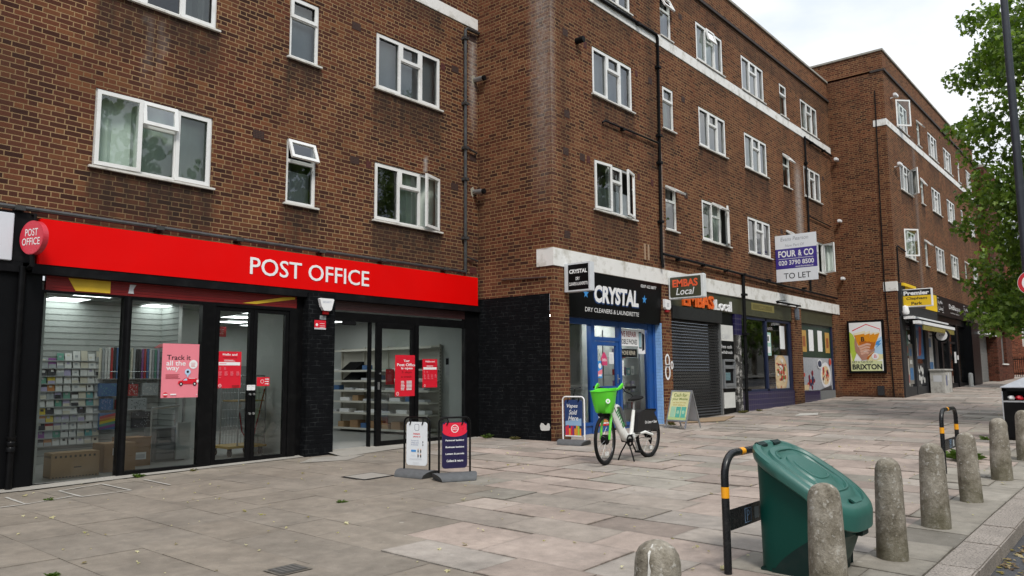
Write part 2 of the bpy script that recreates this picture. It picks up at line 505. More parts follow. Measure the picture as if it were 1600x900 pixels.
# asphalt
s_ = NT('asphalt')
k1 = s_.noise(120, 3, rough=.75); k2 = s_.noise(1.3, 5)
c_ = s_.mix(1, s_.ramp(k1, [(.3, (.028, .028, .031)), (.7, (.095, .095, .10))]), s_.m('MULTIPLY_ADD', k2, .6, .7), 'MULTIPLY')
s_.pbr(c_, .85, 0, s_.bump(k1, .5, .006), .35)
m_asph = s_.mat

# ------------------------------------------------------------------ ground, road, kerb, pavement
def strip(name, y0, y1, dz, mat, xs, ny=2):
    mb = MB()
    ys = [y0+(y1-y0)*i/ny for i in range(ny+1)]
    for i in range(len(xs)-1):
        for j in range(ny):
            mb.quad(*[(x_, y_, gz(x_, max(y_, -2))+dz) for x_, y_ in ((xs[i], ys[j]), (xs[i+1], ys[j]), (xs[i+1], ys[j+1]), (xs[i], ys[j+1]))])
    return struct(mb.build(name, mat))
XS = [-60, -20, -8, 0, 3.8, 7, 12, 17, 21.5, 25.7, 30, 39, 48, 60, 75, 95, 120]
strip('ground', -140, 160, -.45, M('bare earth', (.12, .11, .09), .95), [-300]+XS+[400], 6)
strip('road', -7.2, 1.19, -.125, m_asph, XS, 6)
strip('opposite_pavement', -13, -7.2, .0, M('far paving', (.24, .23, .21), .9), XS, 2)
strip('pavement_bed', 1.47, 16, -.017, m_joint, XS, 4)
mb = MB()
x_ = -20.0
while x_ < 62:
    w_ = random.uniform(.86, .98)
    j = random.uniform(-.004, .004)
    a = [(x_+.004, 1.19+j), (x_+w_-.004, 1.19+j), (x_+w_-.004, 1.470), (x_+.004, 1.470)]
    t = [(p[0], p[1], gz(*p)+.004+j) for p in a]
    bt = [(p[0], p[1], gz(*p)-.22) for p in a]
    mb.add(t+bt, [(0, 1, 2, 3), (0, 4, 5, 1), (1, 5, 6, 2), (2, 6, 7, 3), (3, 7, 4, 0)])
    x_ += w_
struct(mb.build('kerb', m_kerb, bevel=.012))

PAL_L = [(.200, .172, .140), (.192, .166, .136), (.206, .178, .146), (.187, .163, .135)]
PAL_P = [(.285, .232, .198), (.275, .226, .194), (.268, .226, .194), (.250, .216, .184), (.228, .200, .170), (.275, .242, .210), (.258, .230, .202), (.295, .240, .206), (.280, .230, .196)]
PAL_K = [(.220, .200, .168), (.200, .183, .155), (.240, .220, .188)]
mb = MB(); tones = []
def ymax(x_): return 11.6 if x_ < 12.3 else (9.6 if x_ < 30.2 else (7.6 if x_ < 47.9 else 10))
x_ = -8.0
rr = random.Random(5)
while x_ < 60:
    w_ = rr.choice([.55, .6, .6, .68, .76]) if x_ < 30 else .9
    y_ = 1.474+rr.choice([0, 0, 0])
    yend = ymax(x_)
    first = True
    while y_ < yend:
        l_ = rr.choice([.45, .6, .75, .9, .9, 1.05, 1.2])
        if first: l_ = rr.choice([.35, .5, .62])
        first = False
        cx_, cy_ = x_+w_/2, y_+l_/2
        if cy_ < 2.3: pal = PAL_K
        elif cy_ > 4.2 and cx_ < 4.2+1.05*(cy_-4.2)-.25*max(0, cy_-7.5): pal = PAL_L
        elif rr.random() < .12: pal = PAL_K
        else: pal = PAL_P
        c_ = rr.choice(pal); k_ = rr.uniform(.95, 1.2)
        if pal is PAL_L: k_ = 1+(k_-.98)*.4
        elif rr.random() < .05: k_ *= .72
        q_ = .0015 if pal is PAL_L else .005
        dz_ = rr.uniform(-q_, q_); tx, ty = rr.uniform(-q_, q_), rr.uniform(-q_, q_)
        g_ = .0028 if rr.random() < .8 else .006
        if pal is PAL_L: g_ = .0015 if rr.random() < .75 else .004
        a = [(x_+g_, y_+g_), (x_+w_-g_, y_+g_), (x_+w_-g_, y_+l_-g_), (x_+g_, y_+l_-g_)]
        t = [(p[0], p[1], gz(*p)+dz_+tx*(1 if p[0] > cx_ else -1)+ty*(1 if p[1] > cy_ else -1)) for p in a]
        bt = [(p[0], p[1], p[2]-.03) for p in t]
        d_ = .05
        ii = [(t[i][0]+d_*(1 if i in (0, 3) else -1), t[i][1]+d_*(1 if i in (0, 1) else -1), t[i][2]+.001) for i in range(4)]
        mb.add(t+bt+ii, [(8, 9, 10, 11), (0, 1, 9, 8), (1, 2, 10, 9), (2, 3, 11, 10), (3, 0, 8, 11), (0, 4, 5, 1), (1, 5, 6, 2), (2, 6, 7, 3), (3, 7, 4, 0)])
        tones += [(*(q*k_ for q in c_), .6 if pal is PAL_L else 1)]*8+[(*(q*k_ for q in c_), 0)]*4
        y_ += l_
    x_ += w_
pv = struct(mb.build('pavement', m_slab, recalc=False))
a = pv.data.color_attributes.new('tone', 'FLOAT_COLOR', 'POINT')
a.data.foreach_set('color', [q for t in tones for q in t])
# cement ledge and patches along the post office front
m_cem = M('pale cement', (.27, .25, .22), .85, var=.2, scale=5, dirt=.5, dcol=(.2, .18, .15), bump=.3)
mb = MB()
for xa, xb, d0, d1 in ((1.5, 3.6, .30, .28), (3.6, 5.2, .30, .2), (5.2, 7.9, .16, .14)):
    mb.add([(xa, 11.43-d0, gz(xa)+.012), (xb, 11.43-d1, gz(xb)+.012), (xb, 11.45, gz(xb)+.03), (xa, 11.45, gz(xa)+.03)], [(0, 1, 2, 3)])
mb.add([(8.3, 10.75, gz(8.3)+.010), (9.5, 10.95, gz(9.5)+.010), (12.3, 11.2, gz(12)+.012), (12.3, 11.5, gz(12)+.02), (9.4, 11.55, .155), (8.45, 11.55, .15)], [(0, 1, 2, 3, 4, 5)])
mb.add([(7.35, 10.62, gz(7.4)+.009), (8.05, 10.30, gz(8)+.009), (8.75, 10.72, gz(8.7)+.009), (7.95, 11.1, gz(8)+.009)], [(0, 1, 2, 3)])
struct(mb.build('threshold', m_cem))

# pale mortar smeared along a few joints by the left hand window
mb = MB()
for ln in ([(3.02, 9.92), (3.28, 9.94), (3.32, 10.72)], [(3.28, 9.94), (3.86, 10.16)], [(3.92, 10.76), (4.5, 10.94), (4.48, 10.02), (3.9, 10.02), (3.92, 10.76)], [(5.03, 10.9), (4.99, 10.05)], [(2.6, 9.85), (3.02, 9.92)]):
    for (xa, ya), (xb, yb) in zip(ln, ln[1:]):
        d_ = Vector((xb-xa, yb-ya)); n_ = max(2, int(d_.length/.07)); pp = Vector((-d_.y, d_.x)).normalized()
        l_, r_ = [], []
        for i in range(n_+1):
            w_ = .016+.014*noise.noise(Vector((xa*3+i*.4, ya, 2))); px_, py_ = xa+d_.x*i/n_, ya+d_.y*i/n_
            l_.append((px_+pp.x*w_, py_+pp.y*w_, gz(px_, py_)+.0095)); r_.append((px_-pp.x*w_, py_-pp.y*w_, gz(px_, py_)+.0095))
        mb.add(l_+r_, [(i, i+1, n_+2+i, n_+1+i) for i in range(n_)])
struct(mb.build('pavement_mortar', M('pale smeared mortar', (.38, .36, .325), .9, var=.2, scale=9)))

# ------------------------------------------------------------------ blocks of flats
def hsh(*a): return (math.sin(sum(q*k for q, k in zip(a, (12.9898, 78.233, 37.719))))*43758.5453) % 1
class Wall(MB):
    def face(s, ax, c, u0, u1, z0, z1, holes=(), grime=None, m=0, reveal=.09, res=.085, inward=1, zf=None):
        """brick face in the plane y=c (ax 'Y') or x=c (ax 'X') with window holes and their reveals"""
        us = {u0, u1}; zs = {z0, z1}
        for h in holes: us |= {h[0], h[1]}; zs |= {h[2], h[3]}
        def fill(q, st):
            q = sorted(q); o = []
            for a, b in zip(q, q[1:]):
                k = max(1, int(math.ceil((b-a)/st)))
                o += [a+(b-a)*i/k for i in range(k)]
            return o+[q[-1]]
        us = fill(us, res if grime else 2.0); zs = fill(zs, res*1.3 if grime else 2.0)
        P = (lambda u, z, d=0: (u, c+d*inward, z)) if ax == 'Y' else (lambda u, z, d=0: (c+d*inward, u, z))
        b = len(s.v); nz = len(zs)
        for u in us:
            for z in zs:
                s.v.append(Vector(P(u, z)))
                if grime:
                    q = grime(u, z)
                    if q[0] > .01 or q[1] > .01: s.g[len(s.v)-1] = q
        for i in range(len(us)-1):
            for j in range(nz-1):
                um, zm = (us[i]+us[i+1])/2, (zs[j]+zs[j+1])/2
                if any(h[0] < um < h[1] and h[2] < zm < h[3] for h in holes): continue
                s.f.append([b+i*nz+j, b+(i+1)*nz+j, b+(i+1)*nz+j+1, b+i*nz+j+1]); s.mi.append(m)
        for h in holes:
            a = [(h[0], h[2]), (h[1], h[2]), (h[1], h[3]), (h[0], h[3])]
            for k in range(4):
                p, q = a[k], a[(k+1) % 4]
                s.quad(P(*p), P(*q), P(*q, reveal), P(*p, reveal), m)

def sootfn(holes, extra=None, amt=1.0):
    def g(u, z):
        r = 0.; w = 0.
        for h in holes:
            if h[0]-.12 < u < h[1]+.12 and z < h[2]+.02:
                d = h[2]-z
                Lg = .55+.75*hsh(h[0], h[2])+.35*noise.noise(Vector((u*5, h[2], 1)))
                ed = min(1, (u-h[0]+.12)/.12, (h[1]+.12-u)/.12)
                r = max(r, 1.25*amt*ed*max(0, 1-d/Lg)**.7*(.75+.5*noise.noise(Vector((u*9, z*1.5, 3)))))
        n_ = noise.noise(Vector((u*.5, z*.45, 7)))
        r = max(r, max(0, n_-.25)*.7)
        if extra:
            e_ = extra(u, z); r = max(r, e_[0]); w = max(w, e_[1])
        return (min(r, .95), min(w, .9))
    return g

def sash(mb, T, w, h, bar=.055, dep=.045, mf=0, mg=1):
    mb.T = T
    mb.ring(0, w, -dep, 0, 0, h, bar, mf)
    mb.quad((bar, -dep*.5, bar), (w-bar, -dep*.5, bar), (w-bar, -dep*.5, h-bar), (bar, -dep*.5, h-bar), mg)
    mb.T = None

def window(block, u0, u1, z0, z1, Y, kind, op=None, cur='net', far=False):
    op = op or {}
    fr = MB(); gl = MB(); mv = MB()
    b = .05
    ya, yb = Y+.03, Y+.095
    fr.ring(u0, u1, ya, yb, z0, z1, b+.006)
    H = z1-z0; zt = z1-.33*H
    yg = Y+.062
    def pane(x0, x1, a, c): gl.quad((x0, yg, a), (x1, yg, a), (x1, yg, c), (x0, yg, c))
    def fixed_sash(x0, x1, a, c):
        fr.ring(x0, x1, Y+.012, ya-.001, a, c, .060); pane(x0+.05, x1-.05, a+.05, c-.05)
        fr.box(x0+.05, x1-.05, Y+.016, ya, c-.056, c-.0525, 1)  # dark strip paints a shading line under the sash head
    if kind == 'triple':
        ua = u0+.365*(u1-u0); ub = u0+.68*(u1-u0)
        for q in (ua, ub): fr.box(q-.03, q+.03, ya, yb, z0+b, z1-b)
        fr.box(ua+.03, ub-.03, ya+.002, yb-.002, zt-.03, zt+.03)
        sect = [('left', u0+.025, ua+.012, z0+.025, z1-.025), ('right', ub-.012, u1-.025, z0+.025, z1-.025), ('vent', ua+.012, ub-.012, zt-.01, z1-.025)]
        pane(ua+.03, ub-.03, z0+b, zt-.03)
    else:
        fr.box(u0+b, u1-b, ya+.002, yb-.002, zt-.03, zt+.03)
        sect = [('vent', u0+.03, u1-.03, zt-.01, z1-.025)]
        pane(u0+b, u1-b, z0+b, zt-.03)
    for nm, x0, x1, a, c in sect:
        an = op.get(nm)
        if not an: fixed_sash(x0, x1, a, c); continue
        an = R(an); w_, h_ = x1-x0, c-a
        if nm == 'vent': T = Matrix.Translation((x0, ya, c)) @ Matrix.Rotation(-an, 4, 'X') @ Matrix.Translation((0, 0, -h_))
        elif nm == 'left': T = Matrix.Translation((x0, ya, a)) @ Matrix.Rotation(-an, 4, 'Z')
        else: T = Matrix.Translation((x1, ya, a)) @ Matrix.Rotation(an, 4, 'Z') @ Matrix.Translation((-w_, 0, 0))
        sash(mv, T, w_, h_)
    w = fr.build('window', [m_white, m_hole], block)
    gl.build('pane', m_glass, w, recalc=False)
    if mv.v: mv.build('casement', [m_white, m_glass], w)
    sl_ = MB(); sl_.box(u0-.05, u1+.05, Y-.055, Y+.09, z0-.032, z0-.001)
    sl_.build('sill', m_sill, w)
    if cur:
        c_ = MB(); yc = Y+.2
        def sheet(x0, x1, a, c, amp=.03, fq=26):
            n = 22; t0 = hsh(x0, a)*9
            top = [(x0+(x1-x0)*i/n, yc+amp*math.sin(fq*(x1-x0)*i/n+t0+1.7*math.sin(i*.9+t0)), c) for i in range(n+1)]
            bot = [(p[0]+.01*math.sin(i), yc+(p[1]-yc)*1.5, a) for i, p in enumerate(top)]
            c_.add(top+bot, [(i, i+1, n+2+i, n+1+i) for i in range(n)])
        mt = m_net
        if cur == 'net': sheet(u0+.02, u1-.02, z0+.01, z1)
        elif cur == 'blind': sheet(u0+.02, u1-.02, z0+.02, z1, .002); mt = m_blind
        elif cur == 'half': sheet(u0+.02, u1-.02, z0+.02, z0+.55*H, .004); mt = m_blind
        elif cur == 'drape':
            sheet(u0+.02, u0+.26*(u1-u0), z0, z1, .04); sheet(u1-.3*(u1-u0), u1-.02, z0, z1, .04); mt = m_drape
        elif cur == 'mid':
            sheet(u0+.40*(u1-u0), u1-.02, z0, z1, .04); mt = m_net
        c_.build('curtain', mt, w, smooth=True, recalc=False)
    return w

def airbrick(block, u, z, Y, w=.21, h=.145, mat=None, ax='Y', sx=-1):
    mb = MB()
    mb.box(u, u+w, Y-.006, Y+.02, z, z+h)
    ny, nx = 5, 7
    for i in range(nx):
        for j in range(ny):
            x0 = u+w*(i+.22)/nx; q = z+h*(j+.25)/ny
            mb.quad((x0, Y-.0075, q), (x0+w*.56/nx, Y-.0075, q), (x0+w*.56/nx, Y-.0075, q+h*.5/ny), (x0, Y-.0075, q+h*.5/ny), 1)
    return mb.build('air_brick', [mat or m_brnbrk, m_hole], block, recalc=False)

def shell(block, x0, x1, y0, y1, z1, ground=0.):
    """flat roof, back and floors of a block, and the plaster behind its windows"""
    mb = MB(); mb.box(x0+.02, x1-.02, y0+.25, y1, z1-.55, z1-.45)
    mb.build('roof', m_roof, block)

# ---- block A: post office
DA, DB, DC, XA, XB, XC = 11.43, 9.36, 7.31, 12.40, 30.27, 47.9
A = thing('brick_apartment_block', 'brown brick block of flats above the red post office shopfront', 'apartment block', (XA, DA, 0), group='brick blocks of flats')
TR = [(4.34, 6.13), (9.46, 11.23), (-.9, .87), (-6.0, -4.2)]
NA = [(7.50, 8.12), (1.9, 2.5), (-2.6, -2.0)]
hA = []
wA = []
for zz in (4.44, 7.07, 9.78):
    for i, t in enumerate(TR): hA.append((*t, zz, zz+1.15)); wA.append((*t, zz, zz+1.15, 'triple'))
    for i, t in enumerate(NA): hA.append((*t, zz, zz+1.15)); wA.append((*t, zz, zz+1.15, 'narrow'))
wl = Wall()
def exA(u, z):
    w = 0; r = 0
    if 12.08 < u < 12.38 and 6.6 < z < 9.1: w = .75*min(1, (z-6.6)/1.2)*(1-abs(u-12.23)/.16)
    for cx_, zt in ((5.05, 6.9), (5.25, 6.95)):
        if abs(u-cx_-.03*math.sin(z*6)) < .05 and 5.7 < z < zt: w = .16*min(1, (z-5.6)/.8)
    if abs(u-10.8) < .06 and 5.6 < z < 6.0: w = .8
    if u > 11.3 and z < 5.5: r = .35*max(0, min(1, (5.5-z)/1.5))
    return r, w
wl.face('Y', DA, -9.0, XA, 2.96, 12.2, hA, sootfn(hA, exA))
wl.face('X', -9.0, DA, 22, 0, 12.2)
wl.box(-9, XA, DA+.001, DA+.28, 12.2, 12.75)
wl.build('wall', m_brick, A)
mb = MB(); mb.box(-9, XA, DA-.02, DA+.05, 9.25, 9.51)
mb.build('stone_band', m_stone, A, bevel=.006)
mb = MB(); mb.box(-9.05, XA, DA-.05, DA+.33, 12.75, 12.84); mb.build('coping', m_conc, A)
shell(A, -9, XA+17.8, DA, 22, 12.8)
mb = MB()
for zz in (3.6, 6.35, 9.0): mb.box(-8.9, XA-.1, DA+.15, 15.4, zz-.1, zz+.1)
mb.quad((-8.9, 15.2, 3.6), (XA-.1, 15.2, 3.6), (XA-.1, 15.2, 12), (-8.9, 15.2, 12))
for q in (1.2, 3.2, 6.9, 8.7, 11.9): mb.box(q, q+.1, DA+.2, 15.2, 3.7, 12)
mb.build('inner_wall', m_room, A)
opsA = {(4.34, 4.44): {'vent': 9, 'left': 3}, (7.50, 4.44): {'vent': 22}, (9.46, 4.44): {'right': 17}}
curA = {(4.34, 4.44): 'net', (9.46, 4.44): 'mid', (7.50, 4.44): 'half', (9.46, 7.07): 'blind', (7.50, 7.07): 'blind', (4.34, 7.07): 'drape'}
for u0, u1, z0, z1, k in wA: window(A, u0, u1, z0, z1, DA, k, opsA.get((u0, z0)), curA.get((u0, z0), 'drape'))
for u, z, r in ((8.86, 8.07, 0), (11.24, 7.99, 1), (11.57, 8.05, 0), (6.84, 5.44, 0), (8.87, 5.43, 0), (9.25, 5.41, 1), (11.56, 5.42, 0), (12.14, 3.66, 1), (12.14, 6.18, 0), (12.13, 8.95, 0)):
    airbrick(A, u, z, DA, .21 if not (r and u != 12.14) else .125, mat=m_redbrk if r else m_brnbrk)
# black painted piers of the shopfront belong to the wall
mb = MB(); mb.box(7.93, 8.50, DA-.13, DA+.3, 0, 2.90)
mb.build('pier', m_bblack, A)
mb = MB(); mb.box(2.9, 3.79, DA-.05, DA+.3, -.1, 2.95)
mb.build('pier', M('black painted render', (.004, .0042, .005), .45, var=.3, scale=2, bump=.1, spec=.12), A)

# ---- block B: launderette and grocer
B = thing('brick_apartment_block', 'brown brick block of flats above the launderette, its end wall painted black low down', 'apartment block', (XA, DB, 0), group='brick blocks of flats')
TB = [(13.95, 15.66), (19.14, 20.85), (22.16, 23.90), (27.21, 28.94)]
NB = [(17.13, 17.72), (25.25, 25.90)]
hB = []; wB = []
for zz in (5.08, 7.71, 10.18):
    for t in TB: hB.append((*t, zz, zz+1.13)); wB.append((*t, zz, zz+1.13, 'triple'))
    for t in NB: hB.append((*t, zz, zz+1.13)); wB.append((*t, zz, zz+1.13, 'narrow'))
def exB(u, z):
    w = 0; r = 0
    if u < 12.62 and z > 5: w = min(.45, (z-5)/6.)*max(0, 1-(u-12.4)/.2)
    if 26.15 < u < 27.0 and 4.6 < z < 8.9: w = max(w, .8*(1-abs(u-26.6)/.45)*min(1, (8.9-z)/.6, (z-4.6)/1.5))
    if 16.9 < u < 17.0 and z < 7: w = max(w, .4)
    if 12.6 < u < 13.1: r = .5*max(0, 1-abs(u-12.85)/.25)
    if 16.2 < u < 16.9 and z > 6.5: r = max(r, .6*(1-abs(u-16.55)/.4))
    if z > 11.4: r = max(r, .45+.3*noise.noise(Vector((u*3, z, 1))))
    return r, w
wl = Wall()
wl.face('Y', DB, XA, XB, 4.03, 11.95, hB, sootfn(hB, exB, .8))
def exR(u, z):   # end wall of block B: pale bloom below the roof near the corner
    w = 0
    d = u-DB
    if z > 4.6: w = min(.50, (z-4.6)/6.)*max(0, 1-abs(d-.22)/.42)
    r = .45*max(0, 1-(DA-u)/.28) if z < 6.6 else 0
    return r, w
wl.face('X', XA, DB, DA, 3.10, 11.95, (), exR)
for a, b in ((XA, 12.93), (16.82, 17.24), (25.42, 26.25), (29.55, XB)):
    wl.face('Y', DB, a, b, 0, 3.66, (), lambda u, z: (.75*max(0, 1-(z-gz(u))/.35), 0))
    wl.face('X', a if a > XA+.1 else b, DB, DB+.5, 0, 3.66)
    if a > XA+.1: wl.face('X', b, DB, DB+.5, 0, 3.66)
wl.face('X', XA, DB, DB+.10, 0, 3.10)
wl.box(XA, XB, DB, DB+.3, 12.0, 12.72); wl.box(XA, XA+.3, DB+.3, 14, 12.0, 12.72)
wl.build('wall', m_brick2, B)
wl = Wall()
wl.face('X', XA-.004, DB+.10, DA, 0, 3.10)
wl.build('painted_panel', m_bblack, B)
mb = MB(); mb.box(XA-.018, XB, DB-.022, DB+.2, 3.66, 4.03); mb.box(XA-.018, XA+.1, DB+.2, 9.78, 3.66, 4.03)
mb.build('stone_band', m_stone, B, bevel=.006)
mb = MB(); mb.box(XA-.018, XB, DB-.022, DB+.1, 9.85, 10.13); mb.build('stone_band', m_stone, B, bevel=.006)
mb = MB(); mb.box(XA-.03, XB, DB-.06, DB+.1, 11.95, 12.03); mb.build('string_course', m_dkconc, B)
mb = MB(); mb.box(XA-.03, XB, DB-.05, DB+.34, 12.72, 12.79); mb.build('coping', m_conc, B)
shell(B, XA, XB, DB, 22, 12.8)
mb = MB()
for zz in (3.85, 7.0, 9.55): mb.box(XA+.1, XB-.1, DB+.15, 13.2, zz-.1, zz+.1)
mb.quad((XA+.1, 13, 3.9), (XB-.1, 13, 3.9), (XB-.1, 13, 12.2), (XA+.1, 13, 12.2))
for q in (12.6, 16.3, 18.4, 21.4, 24.6, 26.5, 29.9): mb.box(q, q+.1, DB+.2, 13, 3.95, 12.2)
mb.build('inner_wall', m_room, B)
opsB = {(17.13, 10.18): {'vent': 24}, (19.14, 10.18): {'vent': 14}, (25.25, 7.71): {'vent': 40}, (13.95, 5.08): {'left': 5, 'right': 16}, (17.13, 5.08): {'vent': 58}, (19.14, 5.08): {'vent': 55, 'right': 22}, (25.25, 5.08): {'vent': 50}, (27.21, 5.08): {'right': 60}}
curs = ['net', 'drape', 'blind', 'net', 'half', 'drape', None]
for i, (u0, u1, z0, z1, k) in enumerate(wB):
    c_ = {(13.95, 7.71): 'blind', (13.95, 5.08): 'half', (22.16, 5.08): 'half', (19.14, 10.18): 'net'}.get((u0, z0), curs[(i*5+2) % 7])
    window(B, u0, u1, z0, z1, DB, k, opsB.get((u0, z0)), c_)
for u, z, r in ((12.84, 8.70, 0), (12.86, 6.89, 0), (12.80, 6.06, 0), (13.40, 6.06, 0), (13.67, 6.06, 1), (12.80, 4.28, 0), (13.62, 8.67, 1), (15.80, 8.67, 1), (16.43, 8.68, 0), (16.42, 6.06, 1), (15.78, 6.08, 1), (18.16, 8.68, 0), (18.14, 6.06, 0), (18.15, 11.0, 0), (24.75, 6.02, 0), (29.2, 11.0, 1), (29.15, 8.65, 0)):
    airbrick(B, u, z, DB, .19 if not r else .12, .16, m_redbrk if r else m_brnbrk)

# ---- block C: corner shop block
C = thing('brick_apartment_block', 'tall brown brick block of flats with the beer poster on its end wall', 'apartment block', (XB, DC, 0), group='brick blocks of flats')
TC = [(31.9, 33.62), (37.15, 38.9), (40.22, 41.95), (45.55, 46.95)]
NC = [(35.13, 35.68), (43.42, 43.92)]
hC = []; wC = []
for zz in (5.86, 8.48, 10.97):
    for t in TC: hC.append((*t, zz, zz+1.1)); wC.append((*t, zz, zz+1.1, 'triple'))
    for t in NC: hC.append((*t, zz, zz+1.1)); wC.append((*t, zz, zz+1.1, 'narrow'))
def exC(u, z):
    w = 0; r = 0
    if 33.6 < u < 34.6 and z < 11: r = .5*(1-abs(u-34.1)/.5); w = .25*(1-abs(u-34.3)/.4)
    if z > 12.6: r = max(r, .45+.3*noise.noise(Vector((u*3, z, 1))))
    return r, max(0, w)
wl = Wall()
wl.face('Y', DC, XB, XC, 4.75, 12.72, hC, sootfn(hC, exC, .8))
wl.face('X', XB, DC, 14.0, 0, 12.72, (), lambda u, z: (.8*max(0, 1-(z-.6)/.25)+.4*max(0, (z-12.2)/.5), 0))
wl.face('X', XC, DC, 20, 0, 12.72)
wl.face('Y', DC, XB, XB+.14, 0, 4.75)
wl.box(XB, XC, DC, DC+.3, 12.8, 13.50); wl.box(XB, XB+.3, DC+.3, 20, 12.8, 13.50)
wl.build('wall', m_brick2, C)
mb = MB(); mb.box(XB-.02, XC, DC-.022, DC+.1, 10.62, 10.87); mb.box(XB-.02, XB+.1, DC+.1, 7.75, 10.62, 10.87)
mb.build('stone_band', m_stone, C, bevel=.006)
mb = MB(); mb.box(XB-.02, XB+.16, DC-.022, 7.75, 4.42, 4.77); mb.build('stone_band', m_stone, C, bevel=.006)
mb = MB(); mb.box(XB-.02, XC, DC-.06, DC+.1, 12.72, 12.80); mb.box(XB-.04, XB+.1, DC+.1, 7.75, 12.72, 12.80)
mb.build('string_course', m_dkconc, C)
mb = MB(); mb.box(XB-.05, XC, DC-.05, DC+.34, 13.50, 13.57); mb.box(XB-.05, XB+.34, DC+.34, 20, 13.50, 13.57); mb.build('coping', m_conc, C)
shell(C, XB, XC, DC, 20, 13.6)
mb = MB()
for zz in (5.0, 7.75, 10.3): mb.box(XB+.1, XC-.1, DC+.15, 11.2, zz-.1, zz+.1)
mb.quad((XB+.1, 11, 5), (XC-.1, 11, 5), (XC-.1, 11, 13), (XB+.1, 11, 13))
for q in (30.5, 34.6, 36.4, 39.6, 42.6, 44.6, 47.7): mb.box(q, q+.1, DC+.2, 11, 5.1, 12.6)
mb.build('inner_wall', m_room, C)
opsC = {(31.9, 10.97): {'left': 42}, (35.13, 10.97): {'vent': 40}, (31.9, 8.48): {'right': 40}, (35.13, 8.48): {'vent': 30}, (31.9, 5.86): {'left': 40}, (35.13, 5.86): {'vent': 45}, (43.42, 5.86): {'vent': 50}}
for i, (u0, u1, z0, z1, k) in enumerate(wC):
    window(C, u0, u1, z0, z1, DC, k, opsC.get((u0, z0)), curs[(i*3+1) % 7], far=True)

# ---- further blocks up the street
D = thing('brick_stair_tower', 'dark red brick block with a grey shuttered window beyond the last shop', 'building', (XC, 6.9, 1.0))
wl = Wall()
wl.face('X', XC+.05, 6.85, DC, .5, 12.6); wl.face('Y', 6.85, XC+.05, 53, .5, 12.6, [(49.3, 50.9, 1.95, 3.7)], reveal=.2); wl.face('X', 53, 6.85, 20, .5, 12.6)
wl.build('wall', brickmat('dark red brick', [(0, (.035, .012, .010)), (.5, (.085, .026, .018)), (1, (.12, .04, .025))], (.12, .08, .05)), D)
mb = MB(); mb.box(XC+.05, 53.02, 6.82, 20, 12.6, 12.75); mb.build('coping', m_conc, D)
m_rgrey = M('grey roller shutter', (.22, .225, .22), .5, .4, var=.15)
mb = MB()
for i in range(20): mb.box(49.3, 50.9, 7.0, 7.03, 1.97+i*.086, 1.97+i*.086+.074)
mb.build('window_shutter', m_rgrey, D)
mb = MB(); mb.box(49.2, 51, 6.78, 7.05, 1.88, 1.95); mb.build('sill', m_stone, D)
E_ = thing('brick_terrace', 'orange red brick building seen past the railings at the end of the street', 'building', (62, 9, 1.2))
wl = Wall(); hE = [(-1, .6, 3.2, 4.9), (6, 7.4, 3.2, 4.9), (9.5, 11, 3.2, 4.9), (-1, .6, 6.2, 7.8), (6, 7.4, 6.2, 7.8), (9.5, 11, 6.2, 7.8)]
wl.face('X', 62, -4, 22, .5, 9.6, hE, reveal=.12)
wl.face('Y', -4, 62, 72, .5, 9.6)
wl.build('wall', m_brickR, E_)
for h in hE:
    mb = MB(); mb.box(62.08, 62.14, h[0], h[1], h[2], h[3]); w_ = mb.build('window', m_white, E_)
    mb = MB()
    for k in (0, 1):
        for q in (0, 1): mb.quad((62.075, h[0]+.08+k*(h[1]-h[0]-.04)/2, h[2]+.08+q*.8), (62.075, h[0]+(k+1)*(h[1]-h[0]-.04)/2-.04, h[2]+.08+q*.8), (62.075, h[0]+(k+1)*(h[1]-h[0]-.04)/2-.04, h[2]+.75+q*.8), (62.075, h[0]+.08+k*(h[1]-h[0]-.04)/2, h[2]+.75+q*.8))
    mb.build('pane', m_glass, w_, recalc=False)
mb = MB(); mb.add([(61.7, -4.3, 9.6), (61.7, 22, 9.6), (66, 22, 12.4), (66, -4.3, 12.4)], [(0, 1, 2, 3)]); mb.add([(66, -4.3, 12.4), (66, 22, 12.4), (72, 22, 9.6), (72, -4.3, 9.6)], [(0, 1, 2, 3)])
mb.build('roof', M('slate roof', (.10, .10, .115), .7, var=.3), E_)

# ------------------------------------------------------------------ post office: shopfront
m_red = M('signal red panel', (.72, .001, .001), .42, var=.07, scale=1.2, spec=.16, bump=.12, bscale=1.6)
m_redp = M('printed red', (.66, .012, .030), .4, var=.05)
m_wt = M('printed white', (.80, .80, .80), .45, var=.02)
m_bk = M('printed black', (.009, .009, .011), .5, var=.05)
m_pink = M('printed pink', (.80, .23, .28), .4, var=.04)
m_navy = M('printed navy', (.030, .022, .085), .4, var=.05)
m_dkred = M('dark printed red', (.30, .008, .014), .45, var=.05)
m_yel = M('printed yellow', (.80, .52, .015), .45, var=.06)
m_ltgrey = M('printed light grey', (.52, .53, .55), .45, var=.05)
m_alu = M('brushed aluminium', (.55, .56, .57), .35, .8, var=.1, scale=10)
m_floor = M('grey vinyl floor', (.30, .30, .29), .35, var=.12, scale=2)
m_ceil = M('ceiling tile', (.27, .28, .275), .9, var=.05)
m_wallw = M('white shop wall', (.50, .52, .50), .8, var=.04)
m_slat = M('pale slatwall', (.40, .42, .40), .6, var=.04)

